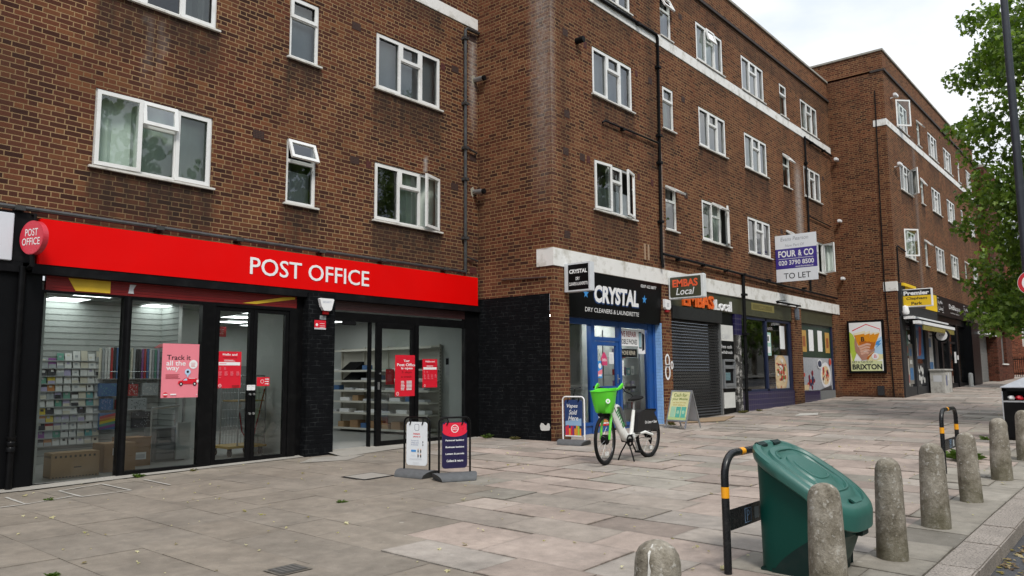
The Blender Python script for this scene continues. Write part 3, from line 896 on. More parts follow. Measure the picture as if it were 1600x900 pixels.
SF = thing('shopfront', 'black aluminium shopfront with sliding door below the red fascia', 'shopfront', (3.8, DA, 0))
mb = MB()
yF = DA-.02
def post(x0, x1, z0=-.1, z1=2.62, y0=yF, y1=DA+.09, q=None): (q or mb).box(x0, x1, y0, y1, z0, z1)
post(3.79, 3.83); post(4.88, 4.99); post(6.07, 6.29); post(7.64, 7.80)
mb.box(3.83, 4.88, yF, DA+.09, -.1, .065); mb.box(4.99, 6.07, yF, DA+.09, -.1, .13)
mb.box(3.83, 4.88, yF, DA+.09, 2.59, 2.62); mb.box(4.99, 6.07, yF, DA+.09, 2.57, 2.62); mb.box(6.29, 7.64, yF, DA+.09, 2.565, 2.62)
mb.box(7.80, 7.93, DA+.02, DA+.3, -.1, 2.82)
mb.box(8.50, 12.30, yF+.03, DA+.12, 2.46, 2.62)
post(9.43, 9.475, y0=yF+.05, y1=DA+.11, z1=2.46); post(10.54, 10.64, z1=2.46); post(11.98, 12.39, z1=2.82)
mb.box(10.64, 11.98, yF, DA+.09, .0, .215)
mb.build('frame', m_black, SF, bevel=.004)
mb = MB()
mb.quad((3.83, DA+.03, .065), (4.88, DA+.03, .065), (4.88, DA+.03, 2.59), (3.83, DA+.03, 2.59)); mb.build('pane', m_shopglass, SF, recalc=False)
mb = MB(); mb.quad((4.99, DA+.03, .13), (6.07, DA+.03, .13), (6.07, DA+.03, 2.57), (4.99, DA+.03, 2.57)); mb.build('pane', m_shopglass, SF, recalc=False)
mb = MB(); mb.quad((10.64, DA+.03, .215), (11.98, DA+.03, .215), (11.98, DA+.03, 2.46), (10.64, DA+.03, 2.46)); mb.build('pane', m_shopglass, SF, recalc=False)
for x0, x1, hx in ((6.30, 6.965, 6.93), (6.97, 7.635, 7.0)):
    d_ = MB(); b_ = .07
    d_.box(x0, x0+b_, yF+.015, DA+.06, .04, 2.56); d_.box(x1-b_, x1, yF+.015, DA+.06, .04, 2.56)
    d_.box(x0+b_, x1-b_, yF+.015, DA+.06, .04, .17); d_.box(x0+b_, x1-b_, yF+.015, DA+.06, 2.50, 2.56)
    d_ = d_.build('door', m_black, SF, bevel=.003)
    g_ = MB(); g_.quad((x0+b_, DA+.02, .17), (x1-b_, DA+.02, .17), (x1-b_, DA+.02, 2.5), (x0+b_, DA+.02, 2.5)); g_.build('pane', m_shopglass, d_, recalc=False)
    h_ = MB()
    h_.cyl((hx, yF+.015, 1.17), (hx, yF-.01, 1.17), .018, 10); h_.build('lock', m_steel, d_)
    h_ = MB(); h_.cyl((hx, yF+.015, .86), (hx, yF-.012, .86), .02, 10); h_.build('lock', m_steel, d_)
d_ = MB()
d_.box(9.58, 9.70, yF+.02, DA+.07, .14, 2.46); d_.box(10.47, 10.538, yF+.02, DA+.07, .14, 2.46); d_.box(9.70, 10.47, yF+.02, DA+.07, .14, .235); d_.box(9.70, 10.47, yF+.02, DA+.07, 2.36, 2.46)
d_ = d_.build('door', m_black, SF, bevel=.003)
g_ = MB(); g_.quad((9.70, DA+.03, .235), (10.47, DA+.03, .235), (10.47, DA+.03, 2.36), (9.70, DA+.03, 2.36)); g_.build('pane', m_shopglass, d_, recalc=False)
h_ = MB(); h_.box(9.60, 9.63, yF-.005, yF+.02, 1.2, 1.34); h_.cyl((9.65, yF+.02, 1.5), (9.65, yF-.01, 1.5), .015, 10); h_.build('lock', m_steel, d_)
mb = MB(); mb.box(8.75, 9.05, yF-.02, yF+.03, 2.385, 2.455); mb.build('door_sensor', m_blackm, SF, bevel=.01)
# shutter curtain just showing under its housing: red with a yellow diagonal
mb = MB()
for i in range(5): mb.box(3.85, 7.78, DA-.0-.004*(i % 2), DA+.06, 2.625+i*.042, 2.625+i*.042+.040)
for xa, xb, sh in ((4.22, 4.68, .0), (6.6, 7.72, .0)):
    if xa < 5: mb.poly([(xa, 2.64), (xb, 2.64), (xb, 2.81), (xa-.1, 2.81)], (0, DA-.006, 0), XR, ZU, .002, 1)
    else: mb.poly([(6.75, 2.645), (7.0, 2.645), (7.74, 2.775), (7.74, 2.81), (7.5, 2.79)], (0, DA-.006, 0), XR, ZU, .002, 1)
mb.poly([(4.93, 2.66), (5.01, 2.66), (5.0, 2.72), (5.04, 2.79), (4.95, 2.79)], (0, DA-.006, 0), XR, ZU, .002, 2)
for i in range(4): mb.box(8.52, 11.97, DA-.01-.004*(i % 2), DA+.02, 2.65+i*.042, 2.65+i*.042+.04, 3)
mb.build('shutter', [M('red shutter slat', (.17, .006, .006), .45, .1, var=.25), M('yellow shutter band', (.58, .38, .02), .5, var=.3), m_ltgrey, M('dark maroon slat', (.035, .012, .012), .5, var=.3)], SF, recalc=False)
mb = MB(); mb.box(2.9, 12.38, DA-.10, DA+.1, 2.82, 2.955)
mb.box(2.9, 3.66, DA-.08, DA+.1, 2.955, 3.62)
mb.build('beam', M('black fascia board', (.006, .006, .007), .5, var=.3, dirt=.25, dcol=(.04, .04, .04), spec=.12), SF, bevel=.004)

FS = thing('fascia_sign', 'long red post office fascia sign with white letters', 'sign', (3.7, 11.32, 2.94))
mb = MB(); mb.box(3.70, 12.29, 11.32, 11.44, 2.94, 3.565); mb.build('panel', m_red, FS, bevel=.012)
mb = MB(); mb.text('POST OFFICE', (6.80, 11.32, 3.115), XR, ZU, 2.47, .285, .008, 0, bold=.006, depth=.006); mb.build('lettering', m_wt, FS, recalc=False)

DSK = thing('projecting_sign', 'round pink red sign on a bracket at the left end of the red fascia', 'sign', (3.535, 11.1, 3.256))
nx, ny = -math.sin(R(72)), -math.cos(R(72))
ud = (-ny, nx, 0); dc = Vector((3.535, 11.1, 3.256))
mb = MB(); mb.poly(circ(0, 0, .222, 40), dc, ud, ZU, 0, 0, .075); mb.poly(circ(0, 0, .214, 40), dc, ud, ZU, .002, 1)
mb.build('disc', [M('red acrylic edge', (.55, .03, .05), .35), M('pinkish red face', (.60, .035, .06), .3, var=.03)], DSK)
mb = MB(); mb.text('POST', at2(dc, ud, ZU, -.115, .02), ud, ZU, .235, .095, .005, bold=.004); mb.text('OFFICE', at2(dc, ud, ZU, -.165, -.10), ud, ZU, .33, .095, .005, bold=.004); mb.build('lettering', m_wt, DSK, recalc=False)
mb = MB(); mb.tube([(3.56, 11.11, 3.05), (3.57, 11.12, 2.9), (3.60, 11.36, 2.88)], .03, 8); mb.tube([(3.56, 11.11, 3.46), (3.57, 11.1, 3.56), (3.62, 11.36, 3.60)], .018, 8); mb.box(3.53, 3.64, 11.33, 11.36, 2.82, 2.95)
mb.build('bracket', m_blackm, DSK)

# next shop along, only its pilaster, pipe and sign end show
mb = MB(); mb.box(-9, 2.9, DA-.03, DA+.25, -.2, 2.96)
for i in range(34): mb.box(-8.8, 2.6, DA-.045, DA-.03, .02+i*.085, .02+i*.085+.075)
tag(mb.build('shuttered_shop', m_blackm, loc=(-3, DA, 0)), 'black shuttered shopfront left of the post office', 'shopfront')
mb = MB(); mb.box(.2, 3.39, 11.30, 11.43, 2.96, 3.58)
tag(mb.build('blank_sign', M('pale grey panel', (.62, .64, .68), .4, var=.03), loc=(1.8, 11.36, 3.2), bevel=.008), 'blank pale grey fascia sign cut by the left frame edge', 'sign')
mb = MB(); mb.tube([(3.53, 11.33, -.02), (3.53, 11.33, 2.9)], .042, 10); mb.lathe([(.058, 0), (.058, .05), (.05, .06), (.058, .07), (.058, .12), (.05, .13), (.058, .14), (.058, .19)], (3.53, 11.33, .52), 12)
tag(mb.build('drainpipe', m_black, loc=(3.53, 11.33, 0), smooth=True), 'black downpipe on the black pilaster at the left end of the post office', 'pipe')

# ------------------------------------------------------------------ post office: room
RM = thing('shop_room', 'bright post office interior with grey floor and slatted back wall seen through glass', 'room', (8, 13, .05))
def fz(x): return .075+max(0, (x-6)*.012)
mb = MB()
for a, b in zip([3.8, 6, 8, 10, 12.36], [6, 8, 10, 12.36]): mb.quad((a, DA+.0, fz(a)), (b, DA+.0, fz(b)), (b, 19, fz(b)), (a, 19, fz(a)))
mb.build('floor', m_floor, RM, recalc=False)
mb = MB(); mb.quad((3.8, DA+.13, 2.76), (12.36, DA+.13, 2.76), (12.36, 19, 2.76), (3.8, 19, 2.76))
for k in range(15): mb.box(3.8+k*.6, 3.825+k*.6, DA+.15, 19, 2.752, 2.757, 1)
for k in range(13): mb.box(3.8, 12.3, 11.6+k*.6, 11.625+k*.6, 2.752, 2.757, 1)
mb.build('ceiling', [m_ceil, m_wallw], RM, recalc=False)
mb = MB()
mb.box(3.83, 3.90, DA+.1, 14.1, -.1, 2.76); mb.box(6.72, 8.0, 14.5, 14.6, -.1, 2.76)
mb.box(7.93, 8.02, DA+.15, 13.0, -.1, 2.76)
mb.box(12.28, 12.36, DA+.13, 19, -.1, 2.76); mb.box(6.72, 12.3, 18.5, 18.6, -.1, 2.76); mb.box(12.02, 12.28, DA+.13, DA+.5, -.1, 2.76)
mb.build('wall', m_wallw, RM)
mb = MB(); mb.box(3.9, 6.72, 14.0, 14.1, -.1, 2.76); mb.box(6.66, 6.72, 13.35, 14.0, -.1, 2.76)
for k in range(26): mb.box(3.9, 6.66, 13.994, 14.001, .2+k*.1, .2+k*.1+.012, 1); mb.box(6.654, 6.66, 13.35, 14, .2+k*.1, .2+k*.1+.012, 1)
mb.build('slatwall', [m_slat, M('slat groove', (.22, .23, .22), .8)], RM, recalc=False)
mb = MB(); mb.box(8.6, 12.1, 18.38, 18.44, -.1, 1.75); mb.build('counter_screen', M('grey partition', (.22, .23, .23), .6), RM)
m_lamp = glow('lit ceiling panel', (.93, 1.0, .98), 3.6)
for k, (x_, y_) in enumerate([(4.95, 13.75), (5.05, 12.75), (6.55, 13.9), (6.6, 12.8), (8.9, 15.2), (8.7, 14.0), (9.6, 16.6), (9.9, 13.3), (11.1, 15.0), (11.0, 13.2), (10.6, 17.3), (8.2, 17)]):
    t = thing('ceiling_light', 'flat lit ceiling panel inside the post office', 'ceiling light', (x_, y_, 2.74), group='ceiling panels in the post office')
    mb = MB(); mb.quad((x_-.28, y_-.28, 2.738), (x_+.28, y_-.28, 2.738), (x_+.28, y_+.28, 2.738), (x_-.28, y_+.28, 2.738)); mb.build('diffuser', m_lamp, t, recalc=False)
    mb = MB(); mb.box(x_-.3, x_-.28, y_-.3, y_+.3, 2.735, 2.755); mb.box(x_+.28, x_+.3, y_-.3, y_+.3, 2.735, 2.755); mb.box(x_-.28, x_+.28, y_-.3, y_-.28, 2.735, 2.755); mb.box(x_-.28, x_+.28, y_+.28, y_+.3, 2.735, 2.755); mb.build('frame', m_wt, t)

# greeting cards
CC = {'white': (.62, .62, .60), 'cream': (.56, .52, .42), 'grey': (.33, .35, .36), 'black': (.02, .02, .025), 'yellow': (.55, .42, .03), 'red': (.40, .03, .03), 'green': (.10, .27, .20), 'blue': (.06, .14, .30), 'teal': (.13, .33, .33), 'purple': (.22, .07, .24), 'orange': (.45, .17, .04), 'lilac': (.38, .34, .50)}
CM = {k: M(k+' card', v, .5, var=.1, scale=9) for k, v in CC.items()}
rk = thing('card_rack', 'wall rack of clear card pockets on the slatted wall', 'rack', (5.2, 13.9, .3))
mb = MB()
for i in range(12):
    z_ = .36+i*.125
    mb.box(4.68, 5.66, 13.945, 13.985, z_-.012, z_); mb.box(4.68, 5.66, 13.93, 13.933, z_, z_+.008)
mb.build('pocket_rail', M('clear grey plastic', (.40, .42, .42), .3), rk)
rc = random.Random(3)
colw = [['orange', 'red', 'black', 'purple', 'green', 'grey', 'yellow', 'white'], ['teal', 'white', 'white', 'green', 'lilac', 'grey', 'white'], ['white', 'white', 'grey', 'white', 'black', 'white'], ['white', 'cream', 'black', 'cream', 'white', 'white'], ['white', 'white', 'teal', 'white', 'cream'], ['cream', 'white', 'white', 'grey', 'white', 'white']]
ordn = ['bottom', 'second', 'third', 'fourth', 'fifth', 'sixth', 'seventh', 'eighth', 'ninth', 'tenth', 'eleventh', 'top']
for c in range(8):
    for r in range(12 if c > 1 else 11):
        x_ = 4.69+c*.122+rc.uniform(-.006, .006); z_ = .365+r*.125
        k = rc.choice(colw[[0, 0, 1, 1, 2, 3, 4, 5][c]]); k2 = rc.choice(['white', 'grey', 'grey', 'black', 'cream', 'lilac', 'cream'])
        w_, h_ = rc.uniform(.098, .120), rc.uniform(.118, .175)
        mb = MB(); lean = .03
        P = lambda a, b, d=0: (x_+a, 13.94+lean*b/h_-d, z_+b)
        mb.add([P(0, 0), P(w_, 0), P(w_, h_), P(0, h_), P(0, 0, -.004), P(w_, 0, -.004), P(w_, h_, -.004), P(0, h_, -.004)], [(0, 1, 2, 3), (4, 7, 6, 5), (0, 4, 5, 1), (1, 5, 6, 2), (2, 6, 7, 3), (3, 7, 4, 0)])
        a, b = rc.uniform(.15, .4), rc.uniform(.3, .6)
        q = rc.random()
        if q < .7: mb.add([P(w_*a, h_*b, .001), P(w_*(a+.4), h_*b, .001), P(w_*(a+.4), h_*(b+.25), .001), P(w_*a, h_*(b+.25), .001)], [(0, 1, 2, 3)], 1)
        else: mb.add([P(0.004, h_*.02, .001), P(w_-.004, h_*.02, .001), P(w_-.004, h_*.4, .001), P(0.004, h_*.4, .001)], [(0, 1, 2, 3)], 1)
        tag(mb.build('greeting_card', [CM[k], CM[k2]], loc=(x_, 13.94, z_), recalc=False), '%s greeting card in the %s pocket row, column %s from the left' % (k, ordn[r], ['first', 'second', 'third', 'fourth', 'fifth', 'sixth', 'seventh', 'eighth'][c]), 'greeting card', 'greeting cards on the wall rack')
# rolls of wrapping paper, standing in a rail
rl = thing('roll_rail', 'wire rail holding the upright wrapping paper rolls', 'rack', (6.1, 13.9, 1.42))
mb = MB(); mb.box(5.58, 6.62, 13.86, 13.98, 1.425, 1.44); mb.tube([(5.58, 13.85, 1.56), (6.62, 13.85, 1.56)], .005, 6); mb.tube([(5.58, 13.85, 1.43), (5.58, 13.85, 1.56)], .005, 6); mb.tube([(6.62, 13.85, 1.43), (6.62, 13.85, 1.56)], .005, 6); mb.build('rail', m_alu, rl)
rcol = ['cream', 'grey', 'white', 'white', 'red', 'black', 'blue', 'grey', 'teal', 'black', 'green', 'cream', 'grey', 'black', 'black', 'purple', 'red', 'blue', 'white', 'grey', 'green', 'lilac']
rm_ = {k: M(k+' wrapping paper', v, .4, var=.45, scale=26) for k, v in CC.items()}
for i, k in enumerate(rcol):
    x_ = 5.60+i*.0475; mb = MB(); h_ = .51+.03*hsh(i, 3)
    mb.cyl((x_, 13.92, 1.44), (x_+.004*math.sin(i*3), 13.93, 1.44+h_), .021, 10)
    nb_ = ('the left rail end' if i == 0 else 'the %s one' % rcol[i-1]); nx_ = ('the right rail end' if i == 21 else 'the %s one' % rcol[i+1])
    tag(mb.build('wrapping_roll', rm_[k], loc=(x_, 13.92, 1.44), smooth=True), '%s wrapping paper roll standing between %s and %s' % (k, nb_, nx_), 'wrapping paper', 'wrapping paper rolls on the rail')
# gift bags hanging from the slats
def giftbag(k, x0, x1, z0, z1, label, pat=None):
    t = thing('gift_bag', label, 'gift bag', (x0, 13.9, z0), group='gift bags on the slatted wall')
    mb = MB(); mb.box(x0, x1, 13.88, 13.95, z0, z1)
    mats = [CM[k]]
    if pat == 'rainbow':
        mats += [CM['red'], CM['orange'], CM['yellow'], CM['green'], CM['purple']]
        w_, h_ = x1-x0, z1-z0
        for i in range(5):
            a, b = i*.2, (i+1)*.2
            mb.poly([(0, h_*a*.8), (w_, h_*(a*.8+.2)), (w_, h_*min(1, b*.8+.2)), (0, h_*b*.8)], (x0, 13.88, z0), XR, ZU, .002, 5-i)
    elif pat:
        mats.append(CM[pat])
        rr_ = random.Random(int(x0*100))
        for i in range(26): mb.poly(circ(rr_.uniform(.02, x1-x0-.02), rr_.uniform(.02, z1-z0-.02), .008, 6), (x0, 13.88, z0), XR, ZU, .002, 1)
    mb.build('bag', mats, t, recalc=False)
    mb = MB(); mb.tube([(x0+.08, 13.9, z1), (x0+.1, 13.93, z1+.05), (x1-.1, 13.93, z1+.05), (x1-.08, 13.9, z1)], .005, 5); mb.build('handle', m_ltgrey, t)
for a in (('blue', 5.59, 5.89, 1.14, 1.36, 'blue patterned gift bag directly below the wrapping rolls at left', 'teal'), ('blue', 5.62, 5.83, .91, 1.10, 'small blue gift bag above the rainbow bag', 'lilac'), ('blue', 5.62, 5.90, .58, .86, 'rainbow striped gift bag', 'rainbow'),
          ('red', 6.07, 6.24, 1.14, 1.34, 'small red gift bag with pale motif', 'white'), ('grey', 6.31, 6.60, 1.14, 1.36, 'pale grey gift bag at the right under the wrapping rolls', 'white'), ('grey', 6.08, 6.40, .89, 1.10, 'slate grey gift bag in the middle of the hanging bags', 'black'), ('red', 5.88, 6.02, .92, 1.08, 'tiny dull red gift bag right of the small blue one', None), ('black', 6.17, 6.48, .58, .86, 'black patterned gift bag right of the rainbow one', 'grey')): giftbag(*a)
# cardboard boxes on the floor
m_card = M('corrugated cardboard', (.36, .235, .125), .8, var=.12, scale=5)
m_card2 = M('kraft cardboard', (.31, .185, .095), .8, var=.14, scale=5)
m_ink = M('box ink', (.03, .025, .02), .7)
t = thing('cardboard_box', 'wide pale cardboard box with a row of dark square holes near its top', 'box', (4.5, 11.85, fz(4)), group='cardboard boxes in the window')
z0 = fz(4)
mb = MB(); mb.box(4.17, 4.80, 11.78, 12.06, z0, z0+.345); mb.build('carton', m_card, t, bevel=.004)
mb = MB()
for i in range(9): mb.poly(rect(4.21+i*.063, z0+.275, .028, .03), (0, 11.78, 0), XR, ZU, .002)
for i in range(14): mb.poly(rect(4.19+i*.043, z0+.006, .024, .014), (0, 11.78, 0), XR, ZU, .002)
mb.poly(rect(4.46, z0+.13, .10, .016), (0, 11.78, 0), XR, ZU, .002)
for i in range(6): mb.poly(rect(-12.03+i*.04, z0+.275, .02, .03), (4.17, 0, 0), YD, ZU, .002)
for i in range(8): mb.poly(rect(-12.05+i*.032, z0+.008, .016, .014), (4.17, 0, 0), YD, ZU, .002)
mb.build('printed_hole', m_ink, t, recalc=False)
t = thing('cardboard_box', 'brown carton with a small white label, left behind the mullion', 'box', (5.1, 12.1, z0), group='cardboard boxes in the window')
mb = MB(); mb.box(4.94, 5.40, 11.98, 12.40, z0, z0+.41); mb.build('carton', m_card2, t, bevel=.004)
mb = MB(); mb.poly(rect(5.06, z0+.24, .07, .10), (0, 11.98, 0), XR, ZU, .003); mb.poly(rect(5.065, z0+.27, .055, .05), (0, 11.98, 0), XR, ZU, .0045, 1); mb.build('label', [m_wt, m_ltgrey], t, recalc=False)
t = thing('cardboard_box', 'brown carton with a wide white address label, right of the mullion', 'box', (5.5, 12.3, z0), group='cardboard boxes in the window')
mb = MB(); mb.box(5.08, 5.62, 11.80, 11.97, z0, z0+.02); mb.T = Matrix.Identity(4)
mb = MB(); mb.box(5.43, 5.84, 12.45, 12.9, z0, z0+.44); mb.poly([(0, 0), (.41, 0), (.43, .015), (.02, .02)], (5.43, 12.45, z0+.44), XR, (0, .8, .6), 0, 0, .004); mb.build('carton', m_card2, t)
mb = MB(); mb.poly(rect(5.53, z0+.10, .24, .11), (0, 12.45, 0), XR, ZU, .003); mb.poly(rect(5.55, z0+.12, .2, .06), (0, 12.45, 0), XR, ZU, .0045, 1); mb.poly(rect(5.56, z0+.30, .04, .05), (0, 12.45, 0), XR, ZU, .0045, 2); mb.build('label', [m_wt, m_ltgrey, m_ink], t, recalc=False)
# roll cage trolley
t = thing('roll_cage', 'steel mesh roll cage trolley with a yellow base behind the glass doors', 'trolley', (7.5, 12.7, fz(7.5)))
zb = fz(7.5)
mb = MB(); mb.box(7.08, 7.83, 12.30, 12.95, zb+.14, zb+.18); mb.build('base', M('yellow deck', (.55, .34, .04), .5, var=.2), t, bevel=.006)
for x_, y_ in ((7.16, 12.38), (7.16, 12.87), (7.75, 12.38), (7.75, 12.87)):
    mb = MB(); mb.cyl((x_-.015, y_, zb+.06), (x_+.015, y_, zb+.06), .06, 14); mb.box(x_-.025, x_+.025, y_-.03, y_+.03, zb+.10, zb+.14); mb.build('castor', m_rubber, t)
mb = MB(); top = zb+1.38
for y_ in (12.34, 12.92):
    mb.tube([(7.80, y_, zb+.18), (7.80, y_, top-.05), (7.76, y_, top), (7.32, y_, top), (7.28, y_, top-.05), (7.28, y_, zb+.18)], .014, 8)
    for k in range(1, 8): mb.tube([(7.28, y_, zb+.18+k*.15), (7.80, y_, zb+.18+k*.15)], .005, 5)
    for k in range(1, 4 if y_ < 12.5 else 9): mb.tube([(7.28+k*(.13 if y_ < 12.5 else .058), y_, zb+.18), (7.28+k*(.13 if y_ < 12.5 else .058), y_, top)], .0045, 5)
mb.tube([(7.80, 12.34, top-.1), (7.80, 12.92, top-.1)], .01, 6)
for k in range(9): mb.tube([(7.80, 12.40+k*.058, zb+.18), (7.80, 12.40+k*.058, top-.1)], .0045, 5)
mb.build('cage', m_steel, t, smooth=True)
mb = MB(); mb.tube([(7.30, 12.34, zb+.75), (7.36, 12.34, zb+.42), (7.46, 12.34, zb+.27), (7.58, 12.34, zb+.30), (7.68, 12.34, zb+.72), (7.78, 12.34, zb+1.15)], .014, 6, sx=.4); mb.build('strap', m_dkred, t)
mb = MB(); mb.box(7.30, 7.79, 12.36, 12.9, zb+.93, zb+.955); mb.build('shelf', M('plywood shelf', (.45, .30, .12), .6), t)
# low display counter behind the pink poster
t = thing('display_counter', 'low grey display counter with a sloping steel rail behind the pink poster', 'counter', (6.3, 13.0, fz(6.3)))
mb = MB(); mb.box(6.05, 6.55, 12.75, 13.15, .08, .62); mb.build('carcass', M('mid grey laminate', (.17, .175, .175), .5), t)
for k in range(4):
    mb = MB(); mb.box(6.07, 6.36, 12.74, 12.75, .12+k*.12, .22+k*.12); mb.build('drawer', M('grey drawer front', (.24, .245, .245), .45), t)
mb = MB(); mb.tube([(5.95, 12.7, .95), (6.5, 12.9, .98)], .02, 8); mb.tube([(5.95, 12.7, .08), (5.95, 12.7, .95)], .016, 8); mb.build('rail', m_alu, t)
mb = MB(); mb.box(6.38, 6.62, 12.70, 12.74, .1, .7); mb.build('end_panel', m_wallw, t)
t = thing('hanging_sign', 'dark red sign hanging from the shop ceiling, letters CE in view', 'sign', (9.0, 16.5, 2.5))
mb = MB(); mb.box(8.45, 9.36, 16.5, 16.53, 2.38, 2.61); mb.build('panel', m_dkred, t)
mb = MB(); mb.text('POST OFFICE', (8.5, 16.5, 2.44), XR, ZU, .80, .11, .003); mb.build('lettering', M('dull pink lettering', (.45, .2, .2), .5), t, recalc=False)
mb = MB(); mb.cyl((8.6, 16.515, 2.61), (8.6, 16.515, 2.76), .005, 6); mb.cyl((9.2, 16.515, 2.61), (9.2, 16.515, 2.76), .005, 6); mb.build('wire', m_alu, t)
# red canopy top behind the pink poster
t = thing('display_stand', 'dark red topped display stand half hidden by the pink poster', 'stand', (6.3, 12.9, 1.9))
mb = MB(); mb.add([(6.12, 12.75, 1.95), (6.95, 12.75, 1.95), (6.95, 12.75, 2.02), (6.22, 12.75, 2.02), (6.12, 13.1, 1.95), (6.95, 13.1, 1.95), (6.95, 13.1, 2.02), (6.22, 13.1, 2.02)], [(0, 1, 2, 3), (7, 6, 5, 4), (3, 2, 6, 7), (0, 4, 5, 1), (0, 3, 7, 4), (1, 5, 6, 2)]); mb.build('canopy', m_dkred, t)
mb = MB(); mb.box(6.58, 6.62, 12.9, 12.94, .08, 1.95); mb.build('pole', m_alu, t)
mb = MB(); mb.text('Greetings', (6.35, 12.75, 1.965), XR, ZU, .4, .045, .003, shear=.3); mb.build('lettering', m_ltgrey, t, recalc=False)
# shelving along the right wall
SH = thing('shelving_unit', 'cream steel shelving unit along the right wall inside the open door', 'shelving', (12.0, 14.1, .1))
mb = MB(); y0, y1 = 12.42, 15.9
mb.box(12.22, 12.27, y0, y1, .1, 2.14); mb.box(11.94, 12.22, y0, y0+.03, .1, .3)
for k in range(5): yy = y0+(y1-y0)*k/4; mb.box(12.18, 12.23, yy-.02, yy+.02, .1, 2.16)
mb.build('back_panel', M('cream steel', (.52, .50, .43), .5, var=.05), SH)
mb = MB()
for k in range(28): mb.box(12.195, 12.215, y0-.024, y0-.021, .2+k*.07, .235+k*.07)
mb.build('upright_slot', m_hole, SH, recalc=False)
SZ = [.24, .60, .87, 1.13, 1.36, 1.60, 2.10]
for z_ in SZ:
    mb = MB(); d0 = 11.86 if z_ < 2 else 11.95
    mb.box(d0, 12.22, y0, y1, z_-.03, z_); mb.box(d0-.008, d0, y0, y1, z_-.035, z_+.012)
    mb.build('shelf', M('cream shelf', (.60, .58, .51), .45, var=.05), SH)
goods = [('brown parcel box', m_card2, .30, .24, .18), ('white padded envelope', m_wt, .34, .22, .04), ('grey mailing bag', m_ltgrey, .32, .2, .06), ('small brown carton', m_card, .22, .2, .14), ('dark blue packet', CM['blue'], .2, .16, .12), ('clear wrapped paper pack', m_wt, .36, .24, .09), ('black tray', m_blackm, .55, .26, .07), ('green mat', CM['green'], .5, .26, .03)]
used = set()
for si, (z_, picks) in enumerate(zip(SZ[:6], [[0, 3, 0, 3, 0, 4, 0, 3], [5, 5, 2, 5, 1, 5, 2], [2, 4, 5, 1, 2, 3, 5], [2, 1, 2, 5, 1, 2, 4], [1, 2, 1, 4, 2, 6], [6, 1, 7, 4, 6, 1]])):
    yy = y0+.12+.1*hsh(si, 9)
    posn = ['nearest the door', 'second from the door', 'third from the door', 'fourth from the door', 'fifth from the door', 'sixth from the door', 'seventh from the door', 'deepest in']
    for gi, q in enumerate(picks):
        nm, mt, ly, dx_, h_ = goods[q]
        mb = MB(); mb.box(11.90, 11.90+dx_, yy, yy+ly, z_+.002, z_+h_)
        if q == 6: mb = MB(); mb.add([(11.87, yy, z_+.02), (12.15, yy, z_+.22), (12.15, yy+ly, z_+.22), (11.87, yy+ly, z_+.02), (11.87, yy, z_+.002), (12.15, yy, z_+.002), (12.15, yy+ly, z_+.002), (11.87, yy+ly, z_+.002)], [(0, 1, 2, 3), (7, 6, 5, 4), (0, 4, 5, 1), (1, 5, 6, 2), (2, 6, 7, 3), (3, 7, 4, 0)])
        tag(mb.build(nm.split(' ', 1)[1].replace(' ', '_'), mt, loc=(12.0, yy, z_), bevel=.006), '%s on the %s shelf of the shelving, %s' % (nm, ['lowest', 'second lowest', 'third lowest', 'fourth lowest', 'fifth lowest', 'sixth lowest'][si], posn[gi]), nm.split()[-1], 'stock on the shelving unit')
        yy += ly+.10+.14*hsh(si, gi)
mb = MB(); mb.box(12.255, 12.28, 11.98, 12.28, 1.46, 1.86); mb.box(12.25, 12.256, 12.18, 12.27, 1.7, 1.84, 1)
tag(mb.build('wall_box', [M('grey wall cabinet', (.42, .43, .44), .4), m_blackm], loc=(12.26, 12.1, 1.6)), 'grey electrical box on the white wall behind the right hand glass', 'electrical box')

# ------------------------------------------------------------------ posters and notices on the glass
yg = DA+.004
def lines(x, y, w, h, n, mi, hh=.5):
    return [('r', x, y+h*(1-(i+1)/n), w*(.75+.25*hsh(i, x, y)), h/n*hh, mi) for i in range(n)]
panel('poster', 'pink poster reading Track it all the way with a small red van', 'poster', (5.475, yg, 1.145), XR, ZU, .575, .81, [m_pink, m_bk, m_wt, m_redp, M('pale blue print', (.45, .60, .78), .4), m_dkred],
      [('t', 'Track it', .07, .565, .37, .075, 1, {'bold': .014}), ('t', 'all the', .065, .48, .30, .075, 2, {'bold': .014}), ('t', 'way', .065, .385, .20, .075, 2, {'bold': .014})]
      + lines(.06, .285, .25, .075, 5, 5, .35)
      + [('c', .485, .50, .068, 2)] + lines(.45, .465, .07, .07, 4, 3, .3)
      + [('p', [(.40, .30), (.435, .375), (.365, .375)], 4), ('c', .40, .385, .048, 4), ('c', .40, .388, .02, 1),
         ('p', [(.25, .205), (.555, .205), (.555, .285), (.36, .295), (.31, .255), (.26, .245)], 3), ('p', [(.325, .256), (.365, .285), (.395, .285), (.395, .256)], 4), ('r', .545, .225, .03, .04, 2), ('r', .42, .285, .10, .006, 2), ('c', .30, .205, .028, 1), ('c', .515, .205, .028, 1), ('c', .30, .205, .012, 2), ('c', .515, .205, .012, 2),
         ('c', .065, .05, .034, 3), ('r', .035, .042, .06, .016, 2), ('r', .14, .04, .09, .02, 2), ('r', .545, .035, .012, .012, 2)], th=.002)
